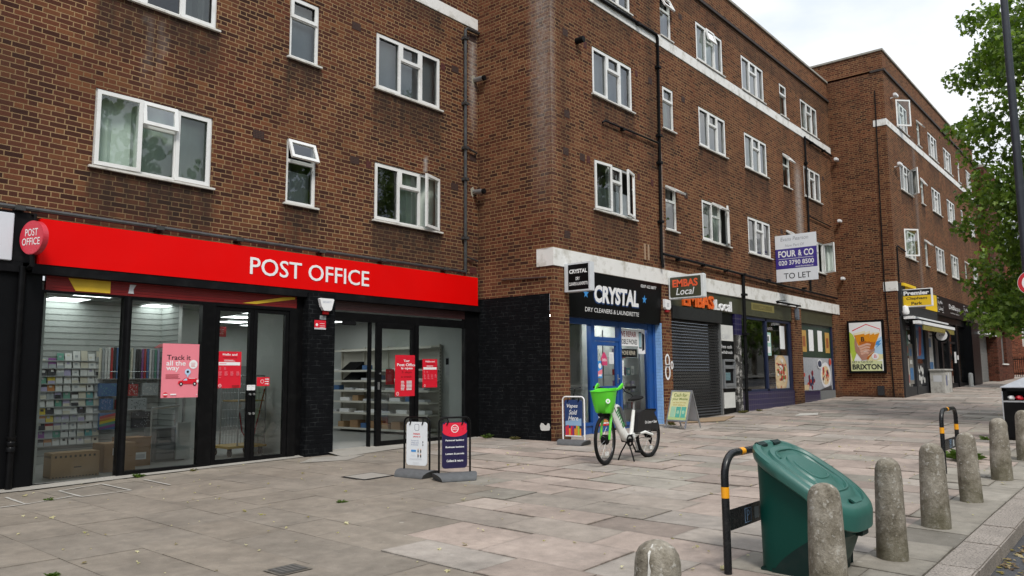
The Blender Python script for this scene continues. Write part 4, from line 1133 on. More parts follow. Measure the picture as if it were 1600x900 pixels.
panel('poster', 'red Hello and welcome notice on the glass door above the roll cage', 'poster', (6.355, DA-.0, 1.275), XR, ZU, .41, .58, [m_redp, m_wt, m_dkred, m_pink],
      [('t', 'Hello and', .085, .515, .25, .036, 1, {'bold': .02}), ('t', 'welcome', .085, .472, .25, .030, 2, {'bold': .02})] + lines(.11, .425, .2, .03, 2, 1, .4)
      + [('r', .02, .36, .37, .05, 1), ('r', .03, .378, .12, .012, 3)] + lines(.03, .29, .04, .05, 4, 3, .35) + lines(.11, .29, .04, .05, 4, 3, .35)
      + [q for i in range(4) for q in lines(.02+i*.10, .20, .06, .07, 5, 3, .35)] + lines(.02, .165, .05, .012, 1, 3) + [('c', .045, .04, .026, 1), ('c', .045, .04, .021, 0), ('t', 'POST', .03, .042, .03, .008, 1), ('t', 'OFFICE', .028, .03, .034, .008, 1), ('r', .25, .025, .13, .02, 2)], th=.002)
panel('sticker', 'red sticker with white arrows on the right hand glass door', 'sticker', (7.055, DA-.0, 1.30), XR, ZU, .235, .145, [m_redp, m_wt],
      [('c', .10, .075, .032, 1), ('c', .10, .075, .026, 0)] + [('p', [(.15, .03+i*.038), (.20, .03+i*.038), (.20, .022+i*.038), (.225, .036+i*.038), (.20, .05+i*.038), (.20, .042+i*.038), (.15, .042+i*.038)], 1) for i in range(3)], th=.002)
panel('notice', 'small white paper notice taped over the join of the glass doors', 'notice', (6.875, yF+.012, 1.235), XR, ZU, .15, .085, [m_wt, m_ltgrey], [('r', .073, .0, .004, .085, 1), ('r', .01, .06, .05, .006, 1), ('r', .085, .06, .05, .006, 1)], th=.002)
panel('poster', 'tall red poster Your Post Office is open with opening times, on the sliding door', 'poster', (10.025, yF+.010, 1.06), XR, ZU, .585, .80, [m_redp, m_wt, m_dkred, m_bk],
      [('t', 'Your', .215, .665, .16, .05, 1, {'bold': .02}), ('t', 'Post Office', .05, .583, .49, .055, 1, {'bold': .02}), ('t', 'is open', .155, .51, .30, .055, 1, {'bold': .02}), ('t', '5 days', .17, .435, .26, .052, 2, {'bold': .02}), ('t', 'a week', .155, .36, .28, .042, 2, {'bold': .02})]
      + lines(.15, .12, .10, .19, 7, 1, .42) + [('r', .29, .12+i*.0272, .14, .014, 1) for i in range(7)] + [('c', .06, .05, .036, 1), ('c', .06, .05, .029, 0), ('t', 'POST', .04, .053, .04, .011, 1), ('t', 'OFFICE', .035, .036, .05, .011, 1)], th=.002)
panel('poster', 'red Hello and notice on the fixed glass right of the door', 'poster', (10.77, yg+.01, 1.22), XR, ZU, .41, .57, [m_redp, m_wt, m_dkred, m_pink],
      [('t', 'Hello and', .085, .505, .25, .036, 1, {'bold': .02}), ('t', 'welcome', .085, .462, .25, .030, 2, {'bold': .02})] + lines(.11, .42, .2, .028, 2, 1, .4) + [('r', .02, .36, .37, .045, 1)] + lines(.03, .29, .04, .05, 4, 3, .35) + lines(.11, .29, .04, .05, 4, 3, .35)
      + [q for i in range(4) for q in lines(.03+i*.10, .20, .05, .07, 5, 3, .4)] + [('r', .03, .17, .05, .01, 3), ('r', .13, .17, .05, .01, 3), ('r', .23, .17, .05, .01, 3), ('c', .05, .035, .024, 1), ('c', .05, .035, .018, 0)], th=.002)
panel('notice', 'small plain red notice half hidden by the tall opening times poster', 'notice', (9.83, yg+.03, 1.29), XR, ZU, .21, .295, [m_redp, m_pink], [('c', .10, .25, .014, 1)] + lines(.04, .07, .12, .13, 7, 1, .35), th=.002)
# alarm box and stickers on the black pier
t = thing('alarm_box', 'white alarm bell box with red lens on the black painted pier', 'alarm', (8.25, DA-.13, 2.7))
yp = DA-.132
mb = MB()
c0 = [(.0, .20), (.02, .215), (.28, .215), (.30, .20), (.25, .02), (.22, .0), (.09, .0), (.07, .02), (.06, .05), (.04, .06)]
mb.poly(c0, (8.12, yp-.07, 2.60), XR, ZU, 0, 0, .07); mb.text('SECURITY', (8.18, yp-.07, 2.735), XR, ZU, .18, .03, .002, 1)
mb.build('cover', [m_wt, M('grey blue print', (.3, .34, .45), .5)], t)
mb = MB(); mb.box(8.21, 8.33, yp-.05, yp, 2.53, 2.60); mb.build('lens', M('red lens', (.25, .008, .010), .2), t, bevel=.01)
panel('sticker', 'small grey security sticker below the white alarm box', 'sticker', (8.17, yp-.001, 2.445), XR, ZU, .13, .07, [M('grey sticker', (.27, .28, .29), .4), m_bk], lines(.02, .02, .09, .035, 3, 1, .3), th=.002)
panel('sticker', 'pair of red and white warning stickers on the black pier', 'sticker', (8.06, yp-.001, 2.27), XR, ZU, .24, .16, [m_redp, m_wt, m_ltgrey], [('c', .05, .08, .025, 1), ('r', .11, .03, .11, .006, 1), ('r', .11, .06, .11, .006, 1), ('r', .11, .10, .10, .006, 1), ('r', 0, 0, .24, .028, 2)], th=.002)

# ------------------------------------------------------------------ launderette
m_blue = M('royal blue paint', (.010, .070, .27), .4, var=.12, scale=5, dirt=.2, dcol=(.10, .12, .16))
m_sblk = M('gloss black sign', (.004, .0042, .0048), .35, var=.1, spec=.15)
m_sky = M('printed sky blue', (.05, .28, .66), .4)
m_frost = M('washed out paper', (.60, .60, .57), .6)
LF = thing('shopfront', 'royal blue painted launderette shopfront with a half glazed door', 'shopfront', (14.7, 9.62, .15))
Yc = 9.60
mb = MB()
for a, b, z0, z1 in ((12.93, 13.0, 0, 2.75), (14.04, 14.17, 0, 2.75), (15.17, 15.27, 0, 2.75), (16.46, 16.66, 0, 2.75)): mb.box(a, b, Yc-.02, Yc+.10, z0, z1)
mb.box(16.66, 16.82, Yc-.05, Yc+.12, 0, 2.75)
for a, b in ((13.0, 14.04), (14.17, 15.17), (15.27, 16.46)): mb.box(a, b, Yc-.015, Yc+.10, 2.54, 2.75)
mb.box(13.0, 14.04, Yc-.03, Yc+.12, .36, .43); mb.box(13.0, 14.04, Yc+.0, Yc+.1, -.05, .36)
mb.box(15.27, 16.46, Yc-.03, Yc+.12, .30, .37); mb.box(15.27, 16.46, Yc+.0, Yc+.1, -.05, .30)
mb.box(14.17, 15.17, Yc-.01, Yc+.09, 2.20, 2.29)
mb.build('frame', m_blue, LF, bevel=.006)
for a, b, z0, z1 in ((13.0, 14.04, .43, 2.54), (15.27, 16.46, .37, 2.54), (14.17, 15.17, 2.29, 2.54)):
    mb = MB(); mb.quad((a, Yc+.04, z0), (b, Yc+.04, z0), (b, Yc+.04, z1), (a, Yc+.04, z1)); mb.build('pane', m_shopglass, LF, recalc=False)
mb = MB(); a, b = 14.18, 15.16
mb.box(a, a+.12, Yc, Yc+.06, .17, 2.19); mb.box(b-.11, b, Yc, Yc+.06, .17, 2.19); mb.box(a+.12, b-.11, Yc, Yc+.06, 2.10, 2.19); mb.box(a+.12, b-.11, Yc, Yc+.06, .97, 1.20); mb.box(a+.12, b-.11, Yc, Yc+.06, .17, .33); mb.box(a+.12, b-.11, Yc+.02, Yc+.05, .33, .97)
dr = mb.build('door', m_blue, LF, bevel=.005)
mb = MB(); mb.quad((a+.12, Yc+.03, 1.2), (b-.11, Yc+.03, 1.2), (b-.11, Yc+.03, 2.1), (a+.12, Yc+.03, 2.1)); mb.build('pane', m_shopglass, dr, recalc=False)
mb = MB(); mb.box(14.55, 14.85, Yc-.008, Yc, 1.06, 1.12); mb.build('letterbox', m_blackm, dr)
mb = MB(); mb.tube([(15.10, Yc-.0, 1.35), (15.10, Yc-.05, 1.36), (15.02, Yc-.05, 1.36)], .012, 7); mb.box(15.085, 15.115, Yc-.008, Yc, 1.26, 1.46); mb.build('handle', m_steel, dr)
mb = MB(); mb.box(16.76, 16.815, DB+.04, Yc-.05, -.05, 2.70); mb.build('painted_reveal', m_bblue, LF)
# fascia
t = thing('fascia_sign', 'black launderette fascia sign with large white outlined letters and blue stars', 'sign', (14.8, 9.38, 2.66))
mb = MB(); mb.add([(12.93, 9.36, 3.655), (16.80, 9.36, 3.655), (16.80, 9.42, 2.66), (12.93, 9.42, 2.66), (12.93, 9.62, 3.655), (16.80, 9.62, 3.655), (16.80, 9.62, 2.66), (12.93, 9.62, 2.66)], [(0, 3, 2, 1), (4, 5, 6, 7), (3, 7, 6, 2), (0, 4, 7, 3), (1, 2, 6, 5), (0, 1, 5, 4)]); mb.build('panel', m_sblk, t)
UZ = Vector((0, -.06, .995)).normalized()
def fp(x_, z_): return (x_, 9.42-(z_-2.66)*.06-.003, z_)
mb = MB()
mb.text('CRYSTAL', fp(13.865, 2.985), XR, UZ, 1.90, .395, .001, 1, bold=.06); mb.text('CRYSTAL', fp(13.89, 3.015), XR, UZ, 1.85, .385, .003, 0, bold=.045)
mb.text('DRY CLEANERS & LAUNDRETTE', fp(13.57, 2.80), XR, UZ, 2.2, .095, .002, 0); mb.text('0207 622 8877', fp(15.82, 3.50), XR, UZ, .72, .07, .002, 0, bold=.01)
for cx_, cz_ in ((13.58, 3.18), (16.0, 3.22)):
    mb.poly([((.11 if i % 2 == 0 else .045)*math.sin(i*math.pi/5), (.11 if i % 2 == 0 else .045)*math.cos(i*math.pi/5)) for i in range(10)][::-1], fp(cx_, cz_), XR, UZ, .002, 2)
mb.build('lettering', [m_wt, M('dark blue outline', (.015, .05, .16), .4), m_sky], t, recalc=False)
t = thing('projecting_sign', 'square black and white box sign on the corner pier, lettered for the dry cleaner', 'sign', (12.74, 9.0, 3.4))
mb = MB(); mb.box(12.745, 12.90, 8.70, 9.34, 3.13, 3.72); mb.build('box', M('white sign box', (.60, .62, .64), .4, dirt=.2, dcol=(.3, .3, .3)), t, bevel=.006)
mb = MB(); mb.poly(rect(-9.24, 3.165, .50, .52), (12.745, 0, 0), YD, ZU, .002); mb.build('face', m_sblk, t, recalc=False)
mb = MB(); mb.text('CRYSTAL', (12.745, 9.21, 3.50), YD, ZU, .44, .085, .004, bold=.04); mb.build('lettering', m_wt, t, recalc=False); mb = MB(); mb.text('DRY', (12.745, 9.05, 3.36), YD, ZU, .10, .065, .004, bold=.02); mb.build('lettering', m_wt, t, recalc=False); mb = MB(); mb.text('CLEANERS & LAUNDRETTE', (12.745, 9.22, 3.255), YD, ZU, .46, .065, .004, bold=.02); mb.build('lettering', m_wt, t, recalc=False)
# room behind, goods, posters
t = thing('shop_room', 'launderette interior with pale walls behind the blue frames', 'room', (14.7, 11, .15))
mb = MB(); mb.quad((12.7, Yc+.1, .16), (16.82, Yc+.1, .16), (16.82, 14, .16), (12.7, 14, .16)); mb.build('floor', m_floor, t, recalc=False)
mb = MB(); mb.quad((12.7, Yc+.1, 2.78), (16.82, Yc+.1, 2.78), (16.82, 14, 2.78), (12.7, 14, 2.78)); mb.build('ceiling', m_ceil, t, recalc=False)
mb = MB(); mb.box(12.62, 12.7, Yc+.1, 14, 0, 2.78); mb.box(16.82, 16.9, Yc+.1, 14, 0, 2.78); mb.box(12.7, 16.82, 14, 14.1, 0, 2.78); mb.box(15.28, 16.82, 10.7, 10.76, 0, 2.78); mb.build('wall', m_wallw, t)
for k, x_ in enumerate((13.6, 16.0)):
    q = thing('ceiling_light', 'lit tube light on the launderette ceiling', 'ceiling light', (x_, 10.25, 2.74), group='tube lights in the launderette')
    mb = MB(); mb.box(x_-.6, x_+.6, 10.2, 10.3, 2.735, 2.775); mb.build('diffuser', glow('lit tube', (1, 1, .97), 18.0), q)
    mb = MB(); mb.box(x_-.62, x_+.62, 10.18, 10.32, 2.765, 2.78); mb.build('housing', m_wt, q)
sh = thing('glass_shelves', 'glass display shelves of phone goods in the launderette right window', 'shelving', (15.85, 9.95, .4))
for z_ in (.65, 1.05, 1.45, 1.85):
    mb = MB(); mb.box(15.3, 16.3, 9.8, 10.1, z_-.008, z_); mb.build('shelf', M('shelf glass edge', (.30, .40, .38), .2), sh)
mb = MB(); mb.box(16.3, 16.34, 9.75, 10.15, .2, 2.5); mb.box(15.28, 15.3, 10.1, 10.13, .2, 2.5); mb.build('upright', m_alu, sh)
gcol = ['white', 'grey', 'purple', 'cream', 'red', 'teal', 'lilac', 'black']
for r, z_ in enumerate((.65, 1.05, 1.45, 1.85)):
    for i in range(5 if z_ < 1.8 else 3):
        k = gcol[(i*3+r*2) % 8]; h_ = .12+.16*hsh(r, i); x_ = 15.34+i*.185
        mb = MB(); mb.box(x_, x_+.13, 9.84, 9.9, z_, z_+h_); mb.box(x_+.02, x_+.11, 9.837, 9.84, z_+.03, z_+h_*.7, 1)
        tag(mb.build('phone_box', [CM[k], CM[gcol[(i+r+3) % 8]]], loc=(x_, 9.9, z_)), '%s phone accessory box, %s along the %s glass shelf' % (k, ['first', 'second', 'third', 'fourth', 'fifth'][i], ['lowest', 'second', 'third', 'top'][r]), 'box', 'phone goods on the glass shelves')
t = thing('black_cabinet', 'tall dark cabinet with a bare wheel hanging in the launderette left window', 'cabinet', (13.3, 10.2, .16))
mb = MB(); mb.box(12.95, 13.35, 10.1, 10.5, .16, 2.3); mb.box(12.9, 13.75, 10.05, 10.15, 1.72, 1.92); mb.build('carcass', M('dark brown laminate', (.035, .022, .02), .5), t)
mb = MB(); mb.box(13.38, 13.62, 10.06, 10.1, .9, 1.6); mb.build('leaflet_panel', CM['red'], t)
t = thing('parked_bicycle', 'dark bicycle standing inside the launderette left window', 'bicycle', (13.6, 10.0, .16))
mb = MB(); mb.tube([(13.62+.33*math.cos(a/16*6.283), 9.95, .16+.34+.33*math.sin(a/16*6.283)) for a in range(16)], .02, 6, closed=True); mb.build('wheel', m_rubber, t)
mb = MB(); mb.tube([(13.62, 9.95, .5), (13.85, 9.97, .95), (13.95, 9.98, 1.15)], .018, 6); mb.tube([(13.9, 9.98, 1.02), (14.0, 10.0, .5), (13.62, 9.95, .5)], .018, 6); mb.tube([(13.85, 9.75, 1.18), (13.95, 9.98, 1.15), (13.85, 10.2, 1.18)], .014, 6); mb.build('frame', m_blackm, t)
yg2 = Yc+.036
panel('window_sign', 'white window sign offering to repair mobile phones, at the top of the right window', 'sign', (15.28, yg2, 2.12), XR, ZU, .80, .40, [m_wt, M('printed maroon', (.28, .02, .02), .5), m_bk],
      [('t', 'WE REPAIR', .01, .215, .72, .13, 1, {'bold': .02}), ('t', 'MOBILE PHONES', .01, .04, .75, .12, 2, {'bold': .02})], th=.002)
panel('window_sign', 'white panel showing a mobile phone, right of the repair sign', 'sign', (16.09, yg2, 1.95), XR, ZU, .32, .57, [m_wt, m_sky, m_bk, M('pale phone screen', (.30, .45, .50), .3)],
      [('p', rrect(.03, .12, .13, .40, .02), 2), ('p', rrect(.04, .15, .11, .34, .01), 3), ('p', [(.17, .06), (.29, .10), (.30, .46), (.18, .50)], 2)], th=.002)
panel('led_sign', 'dark led sign with pale letters under the repair sign', 'sign', (15.30, yg2, 1.86), XR, ZU, .72, .19, [m_sblk, M('pale led lettering', (.6, .55, .45), .4)], [('t', 'PHONE REPAIR', .03, .05, .62, .10, 1, {})], th=.03)
panel('notice', 'white paper price list taped inside the launderette door glass', 'notice', (14.80, yg2-.014, 1.70), XR, ZU, .18, .26, [m_wt, m_ltgrey], lines(.02, .03, .13, .2, 7, 1, .35), th=.002)
panel('open_sign', 'pink open sign hanging in the launderette door glass', 'sign', (14.46, yg2-.014, 1.66), XR, ZU, .26, .30, [M('magenta print', (.60, .05, .16), .4), m_wt], [('t', 'OPEN', .04, .09, .18, .06, 1, {'bold': .02})], th=.002, outline=[(0, 0), (.26, 0), (.25, .16), (.17, .28), (.13, .30), (.08, .27), (.01, .16)])
panel('poster', 'small blue and pink poster low in the launderette door glass', 'poster', (14.315, yg2-.014, 1.38), XR, ZU, .19, .38, [m_sky, m_pink, m_wt], [('p', [(0, .02), (.19, .1), (.19, .2), (0, .14)], 1), ('c', .1, .27, .06, 2), ('r', .03, .04, .13, .04, 2)], th=.002)
panel('notice', 'narrow white notice at the left edge of the launderette right window', 'notice', (15.29, yg2, 1.44), XR, ZU, .13, .34, [m_wt, m_ltgrey], lines(.015, .03, .1, .28, 8, 1, .35), th=.002)
panel('poster', 'white food poster with an orange burger on the blue door bottom panel', 'poster', (14.29, Yc-.004, .34), XR, ZU, .50, .63, [m_wt, m_redp, m_navy, M('burger bun', (.55, .22, .05), .5), M('burger red', (.50, .04, .02), .5)],
      [('r', 0, .56, .5, .07, 1), ('t', 'SMASH', .06, .49, .3, .04, 2, {'bold': .03}), ('t', 'BURGER', .06, .42, .33, .045, 2, {'bold': .03}), ('t', 'DEAL', .06, .35, .2, .045, 2, {'bold': .03}), ('r', .06, .07, .33, .07, 3), ('r', .05, .13, .35, .03, 4), ('p', circ(.225, .16, .17, 14, .12, 0, 180), 3), ('c', .14, .2, .03, 4), ('r', .0, .0, .5, .04, 1)], th=.002)
# ------------------------------------------------------------------ corner pier details
def stencil8(O):
    mb = MB()
    def ring_(cx, cy, rx, ry, th_): mb.add([Vector(O)+Vector((cx+(rx+k*th_)*math.cos(a/18*6.2832), 0, cy+(ry+k*th_)*math.sin(a/18*6.2832))) for a in range(18) for k in (0, 1)], [(2*a, 2*a+1, (2*a+3) % 36, (2*a+2) % 36) for a in range(18)])
    ring_(0, .16, .07, .115, .05); ring_(0, -.12, .08, .14, .055); ring_(.22, .05, .03, .06, .04)
    return mb
mb = stencil8((16.98, DB-.004, 1.63))
tag(mb.build('painted_number', m_wt, loc=(16.98, DB-.004, 1.63), recalc=False), 'white painted figure eight on the brick pier between the blue shop and the black shutter', 'house number')
t = thing('alarm_box', 'white alarm box with dark red lens on the pier right of the black launderette sign', 'alarm', (16.98, DB, 3.1))
mb = MB(); mb.poly([(0, .05), (.05, 0), (.22, 0), (.28, .06), (.27, .23), (0, .25)], (16.84, DB-.07, 3.04), XR, ZU, 0, 0, .068); mb.poly(rect(.07, .06, .12, .10), (16.84, DB-.07, 3.04), XR, ZU, .002, 1); mb.build('cover', [m_wt, m_ltgrey], t)
mb = MB(); mb.box(16.90, 17.06, DB-.06, DB-.002, 2.97, 3.04); mb.build('lens', m_dkred, t, bevel=.01)
mb = MB(); mb.poly([(0, 0), (.04, -.015), (.15, -.01), (.22, .0), (.24, .06), (.22, .13), (.18, .14), (.14, .09), (.10, .10), (.07, .13), (.015, .14), (-.02, .08)], (XA-.008, 9.72, .36), YD, ZU, .001)
tag(mb.build('paint_patch', m_frost, loc=(XA, 9.7, .4), recalc=False), 'white paint patch low on the black painted end wall', 'paint patch')
mb = MB(); mb.tube([(XA-.025, 10.72, 3.48), (XA-.025, 9.52, 3.43)], .018, 7)
tag(mb.build('wall_pipe', M('rusty pipe', (.07, .04, .03), .8), loc=(XA, 10, 3.45)), 'short rusty pipe on the brick above the black painted end wall', 'pipe')

# ------------------------------------------------------------------ grocer with shutter, cash machine and food windows
m_green = M('olive green fascia', (.046, .047, .024), .45, var=.12, scale=3, dirt=.3, dcol=(.10, .10, .07))
m_dgreen = M('dark green panel', (.006, .032, .022), .4, var=.1)
m_orange = M('orange letter', (.72, .12, .015), .4)
m_navyt = None
s_ = NT('navy glazed tile')
sp = s_.n('ShaderNodeSeparateXYZ', {0: s_.obj()})
fx_ = s_.m('FRACT', s_.m('DIVIDE', s_.m('ADD', sp.outputs[0], sp.outputs[1]), .155)); fz_ = s_.m('FRACT', s_.m('DIVIDE', sp.outputs[2], .155))
e1 = s_.m('MULTIPLY', s_.m('MULTIPLY', s_.m('GREATER_THAN', fx_, .04), s_.m('LESS_THAN', fx_, .96)), s_.m('MULTIPLY', s_.m('GREATER_THAN', fz_, .04), s_.m('LESS_THAN', fz_, .96)))
s_.pbr(s_.mix(e1, (.10, .09, .12), s_.mix(s_.noise(3, 4), (.010, .008, .045), (.022, .016, .075))), .3, 0, s_.bump(e1, .3, .004))
m_navyt = s_.mat
GF = thing('shopfront', 'closed grocery shopfront with navy tiled base and dark food window', 'shopfront', (21.5, DB, .4))
mb = MB()
mb.box(17.24, 25.42, DB+.02, DB+.3, 3.17, 3.655); mb.box(26.25, 29.55, DB+.04, DB+.3, 3.17, 3.655)
mb.build('fascia', m_green, GF, bevel=.006)
mb = MB(); mb.poly(rect(22.2, 3.36, 1.75, .22), (0, DB+.02, 0), XR, ZU, .004, 0); mb.poly(rect(22.3, 3.40, 1.5, .14), (0, DB+.02, 0), XR, ZU, .006, 1); mb.text('SUPPLIES', (22.8, DB+.02, 3.43), XR, ZU, .5, .07, .008, 2)
mb.build('fascia_panel', [M('faded ochre panel', (.20, .17, .05), .5), M('faded olive panel', (.13, .11, .03), .5), M('ochre lettering', (.28, .23, .08), .5)], GF, recalc=False)
mb = MB()
mb.text('EMBAS', (17.86, DB-.03, 3.20), XR, ZU, 1.76, .36, 0, 0, bold=.03, depth=.06); mb.text('Local', (19.74, DB-.03, 3.20), XR, ZU, 1.0, .29, 0, 1, bold=.012, depth=.06); mb.box(19.66, 19.69, DB-.03, DB+.02, 3.2, 3.48, 1)
mb.build('lettering', [m_orange, m_wt], GF, recalc=False)
mb = MB(); mb.box(17.24, 20.06, DB-.04, DB+.2, 2.84, 3.165); mb.build('shutter_housing', M('black housing', (.012, .0125, .013), .45, var=.2), GF, bevel=.008)
SHT = MB()
zz = .27
k = 0
while zz < 2.84:
    SHT.add([(17.26, DB+.10, zz), (20.02, DB+.10, zz), (20.02, DB+.07, zz+.035), (17.26, DB+.07, zz+.035), (20.02, DB+.10, zz+.072), (17.26, DB+.10, zz+.072)], [(0, 1, 2, 3), (3, 2, 4, 5)])
    if .62 < zz < 2.72:
        for i in range(20):
            x_ = 17.36+i*.132+(.066 if k % 2 else 0)
            if x_ < 19.9: SHT.poly(rect(x_, zz+.016, .100, .044), (0, DB+.062, 0), XR, ZU, .001, 1); SHT.poly(rect(x_+.01, zz+.012, .08, .009), (0, DB+.062, 0), XR, ZU, .002, 2)
    zz += .076; k += 1
SHT.build('roller_shutter', [M('black shutter lath', (.010, .010, .010), .5, .0, var=.25), m_hole, M('painted shutter glint', (.10, .10, .097), .4, .3, var=.4)], GF, recalc=False)  # pale strips along the holes are painted highlights
mb = MB(); mb.box(20.02, 20.08, DB+.02, DB+.2, .2, 2.84); mb.build('shutter_guide', m_steel, GF)
# cash machine
t = thing('cash_machine', 'grey cash machine in a black surround beside the shutter', 'cash machine', (20.5, DB+.05, .4))
mb = MB(); mb.box(20.08, 20.95, DB+.06, DB+.3, .2, 3.165); mb.build('surround', m_sblk, t)
mb = MB(); mb.box(20.10, 20.90, DB+.045, DB+.06, 2.38, 2.82); mb.build('header_panel', m_frost, t)
mb = MB(); mb.text('CASH', (20.2, DB+.045, 2.44), XR, ZU, .45, .12, .003); mb.build('lettering', m_ltgrey, t, recalc=False)
mb = MB(); mb.text('free cash', (20.14, DB+.06, 2.17), XR, ZU, .68, .10, .003); mb.build('lettering', m_wt, t, recalc=False)
mb = MB(); mb.text('withdrawals', (20.14, DB+.06, 2.02), XR, ZU, .70, .09, .003); mb.build('lettering', m_wt, t, recalc=False)
mb = MB(); mb.ring(20.14, 20.88, DB-.01, DB+.06, 1.06, 1.86, .06); mb.box(20.2, 20.82, DB+.05, DB+.06, 1.12, 1.80, 1); mb.box(20.2, 20.82, DB-.02, DB+.05, 1.12, 1.2); mb.box(20.28, 20.6, DB+.03, DB+.05, 1.28, 1.5, 2); mb.box(20.2, 20.82, DB+.0, DB+.05, 1.60, 1.70)
mb.build('terminal', [M('grey atm casing', (.22, .23, .24), .4, .3), m_blackm, M('atm screen', (.12, .2, .22), .15)], t, bevel=.004)
mb = MB(); mb.box(20.18, 20.88, DB+.04, DB+.06, .52, .95); mb.build('lower_panel', m_frost, t)
mb = MB(); mb.box(20.98, 21.30, DB-.01, DB+.25, 0, 2.56)
s_ = NT('peeling painted pier'); k = s_.ramp(s_.noise(5, 8, rough=.72), [(.44, (0, 0, 0)), (.50, (1, 1, 1))]); s_.pbr(s_.mix(k, (.34, .33, .31), (.035, .033, .03)), .9, 0, s_.bump(k, .4, .006)); m_peel = s_.mat
mb.build('pier', m_peel, GF)
mb = MB(); mb.box(20.96, 21.42, DB+.0, DB+.25, 2.56, 3.165); mb.box(21.30, 25.42, DB+.03, DB+.25, -.1, .93); mb.box(26.25, 27.9, DB+.05, DB+.25, -.1, .86); mb.build('tiling', m_navyt, GF)
mb = MB(); mb.box(27.9, 29.55, DB+.05, DB+.25, -.1, .86); mb.build('render_base', M('grey render', (.15, .155, .155), .8, var=.15), GF)
mb = MB()
m_nf = M('dark blue frame', (.010, .018, .055), .4, var=.15)
for a, b in ((21.30, 21.42), (23.3, 23.42), (25.22, 25.42), (26.25, 26.32), (29.42, 29.55)): mb.box(a, b, DB+.06, DB+.16, .93 if a < 26 else .86, 3.165)
mb.box(21.42, 25.22, DB+.06, DB+.16, .93, 1.0); mb.box(21.42, 25.22, DB+.06, DB+.16, 3.08, 3.165)
mb.build('frame', m_nf, GF)
mb = MB(); mb.quad((21.42, DB+.11, 1), (25.22, DB+.11, 1), (25.22, DB+.11, 3.08), (21.42, DB+.11, 3.08)); mb.build('pane', m_shopglass, GF, recalc=False)
mb = MB(); mb.box(21.3, 25.5, DB+.9, DB+1.0, .1, 3.2); mb.box(21.3, 21.4, DB+.2, DB+.9, .1, 3.2); mb.box(21.4, 25.4, DB+.3, DB+.9, 3.15, 3.2); mb.build('shade_backing', M('painted interior shade', (.012, .012, .013), .8), GF)  # black panel stands in for the dark shop interior
mb = MB(); mb.box(24.05, 25.22, DB+.12, DB+.14, 2.0, 3.08); mb.box(26.32, 29.42, DB+.10, DB+.14, 2.02, 3.165); mb.build('backing_panel', m_dgreen, GF)
panel('notice', 'blank white sheet on the dark green panel left of the grocer brick pier', 'notice', (24.55, DB+.105, 2.25), XR, ZU, .40, .74, [m_wt], [], th=.003)
panel('notice', 'green and white licence notice in the dark food window', 'notice', (23.48, DB+.102, 2.02), XR, ZU, .32, .72, [M('pale green print', (.35, .55, .47), .5), m_wt, m_dgreen], [('r', .03, .08, .24, .2, 1), ('r', .04, .4, .22, .25, 1), ('r', .05, .45, .1, .15, 2)], th=.002)
for x_, k, lb in ((26.45, 1, 'orange framed notice at the left of the four on the green board'), (27.15, 0, 'white sheet second from left on the green board'), (28.05, 0, 'white sheet third from left on the green board'), (28.82, 1, 'orange framed notice at the right end of the green board')):
    panel('notice', lb, 'notice', (x_, DB+.095, 2.24 if not k else 2.20), XR, ZU, .46, .74, [m_wt if not k else M('ochre poster', (.48, .28, .07), .5), M('rust print', (.30, .09, .03), .5)], [('r', .1, .18, .26, .36, 1)] if k else [], th=.003)
# food photographs on the glass
m_f = {k: M('food '+k, v, .4, var=.35, scale=14) for k, v in dict(dough=(.55, .38, .20), cheese=(.66, .50, .30), tomato=(.50, .05, .03), cream=(.70, .66, .60), slate=(.06, .06, .065), berry=(.20, .015, .03), leaf=(.08, .18, .04), plate=(.68, .68, .70), steel=(.32, .34, .37), navy=(.02, .03, .08), grey=(.36, .37, .40)).items()}
rf = random.Random(4)
its = [('p', circ(.45, .52, .58, 26, .62), 1), ('p', circ(.45, .52, .50, 26, .54), 2)]
for i in range(46):
    a, r_ = rf.uniform(0, 6.28), rf.uniform(0, .44)
    its.append(('p', [(max(0, min(1.12, p[0])), max(0, min(1.08, p[1]))) for p in circ(.45+r_*math.cos(a), .52+r_*1.05*math.sin(a), rf.uniform(.035, .09), 7, rf.uniform(.03, .08))], rf.choice([3, 3, 4, 4, 5, 2, 6])))
its = [(q[0], [(max(0, min(1.12, p[0])), max(0, min(1.08, p[1]))) for p in q[1]], q[2]) for q in its]
panel('food_poster', 'tall pizza photograph on the grocer window left of the brick pier', 'poster', (24.06, DB+.104, .96), XR, ZU, 1.13, 1.08, [m_f['grey'], m_f['dough'], m_f['cheese'], m_f['tomato'], m_f['cream'], m_f['leaf'], m_f['berry']], its, th=.003)
its = []
for i in range(5): its.append(('p', [(.3+i*.17, .62), (.38+i*.17, .62), (.36+i*.17, 1.1), (.31+i*.17, 1.1)], 1))
for i in range(14): its.append(('c', rf.uniform(.15, 1.25), rf.uniform(.1, .6), rf.uniform(.06, .12), rf.choice([2, 2, 3, 5])))
its += [('r', .1, .02, .5, .18, 6), ('p', circ(2.35, .52, .55, 26, .46), 4), ('p', circ(2.35, .52, .42, 26, .34), 6)]
for i in range(26): its.append(('c', 2.35+rf.uniform(-.3, .3), .52+rf.uniform(-.24, .24), rf.uniform(.035, .07), rf.choice([2, 5, 3, 6, 7])))
its += [('p', circ(1.75, .92, .26, 16, .17), 4), ('p', circ(1.75, .92, .2, 14, .12), 5), ('c', 2.85, 1.0, .13, 3), ('p', [(1.62, 0), (2.9, 0), (2.9, .16), (2.2, .08)], 8)]
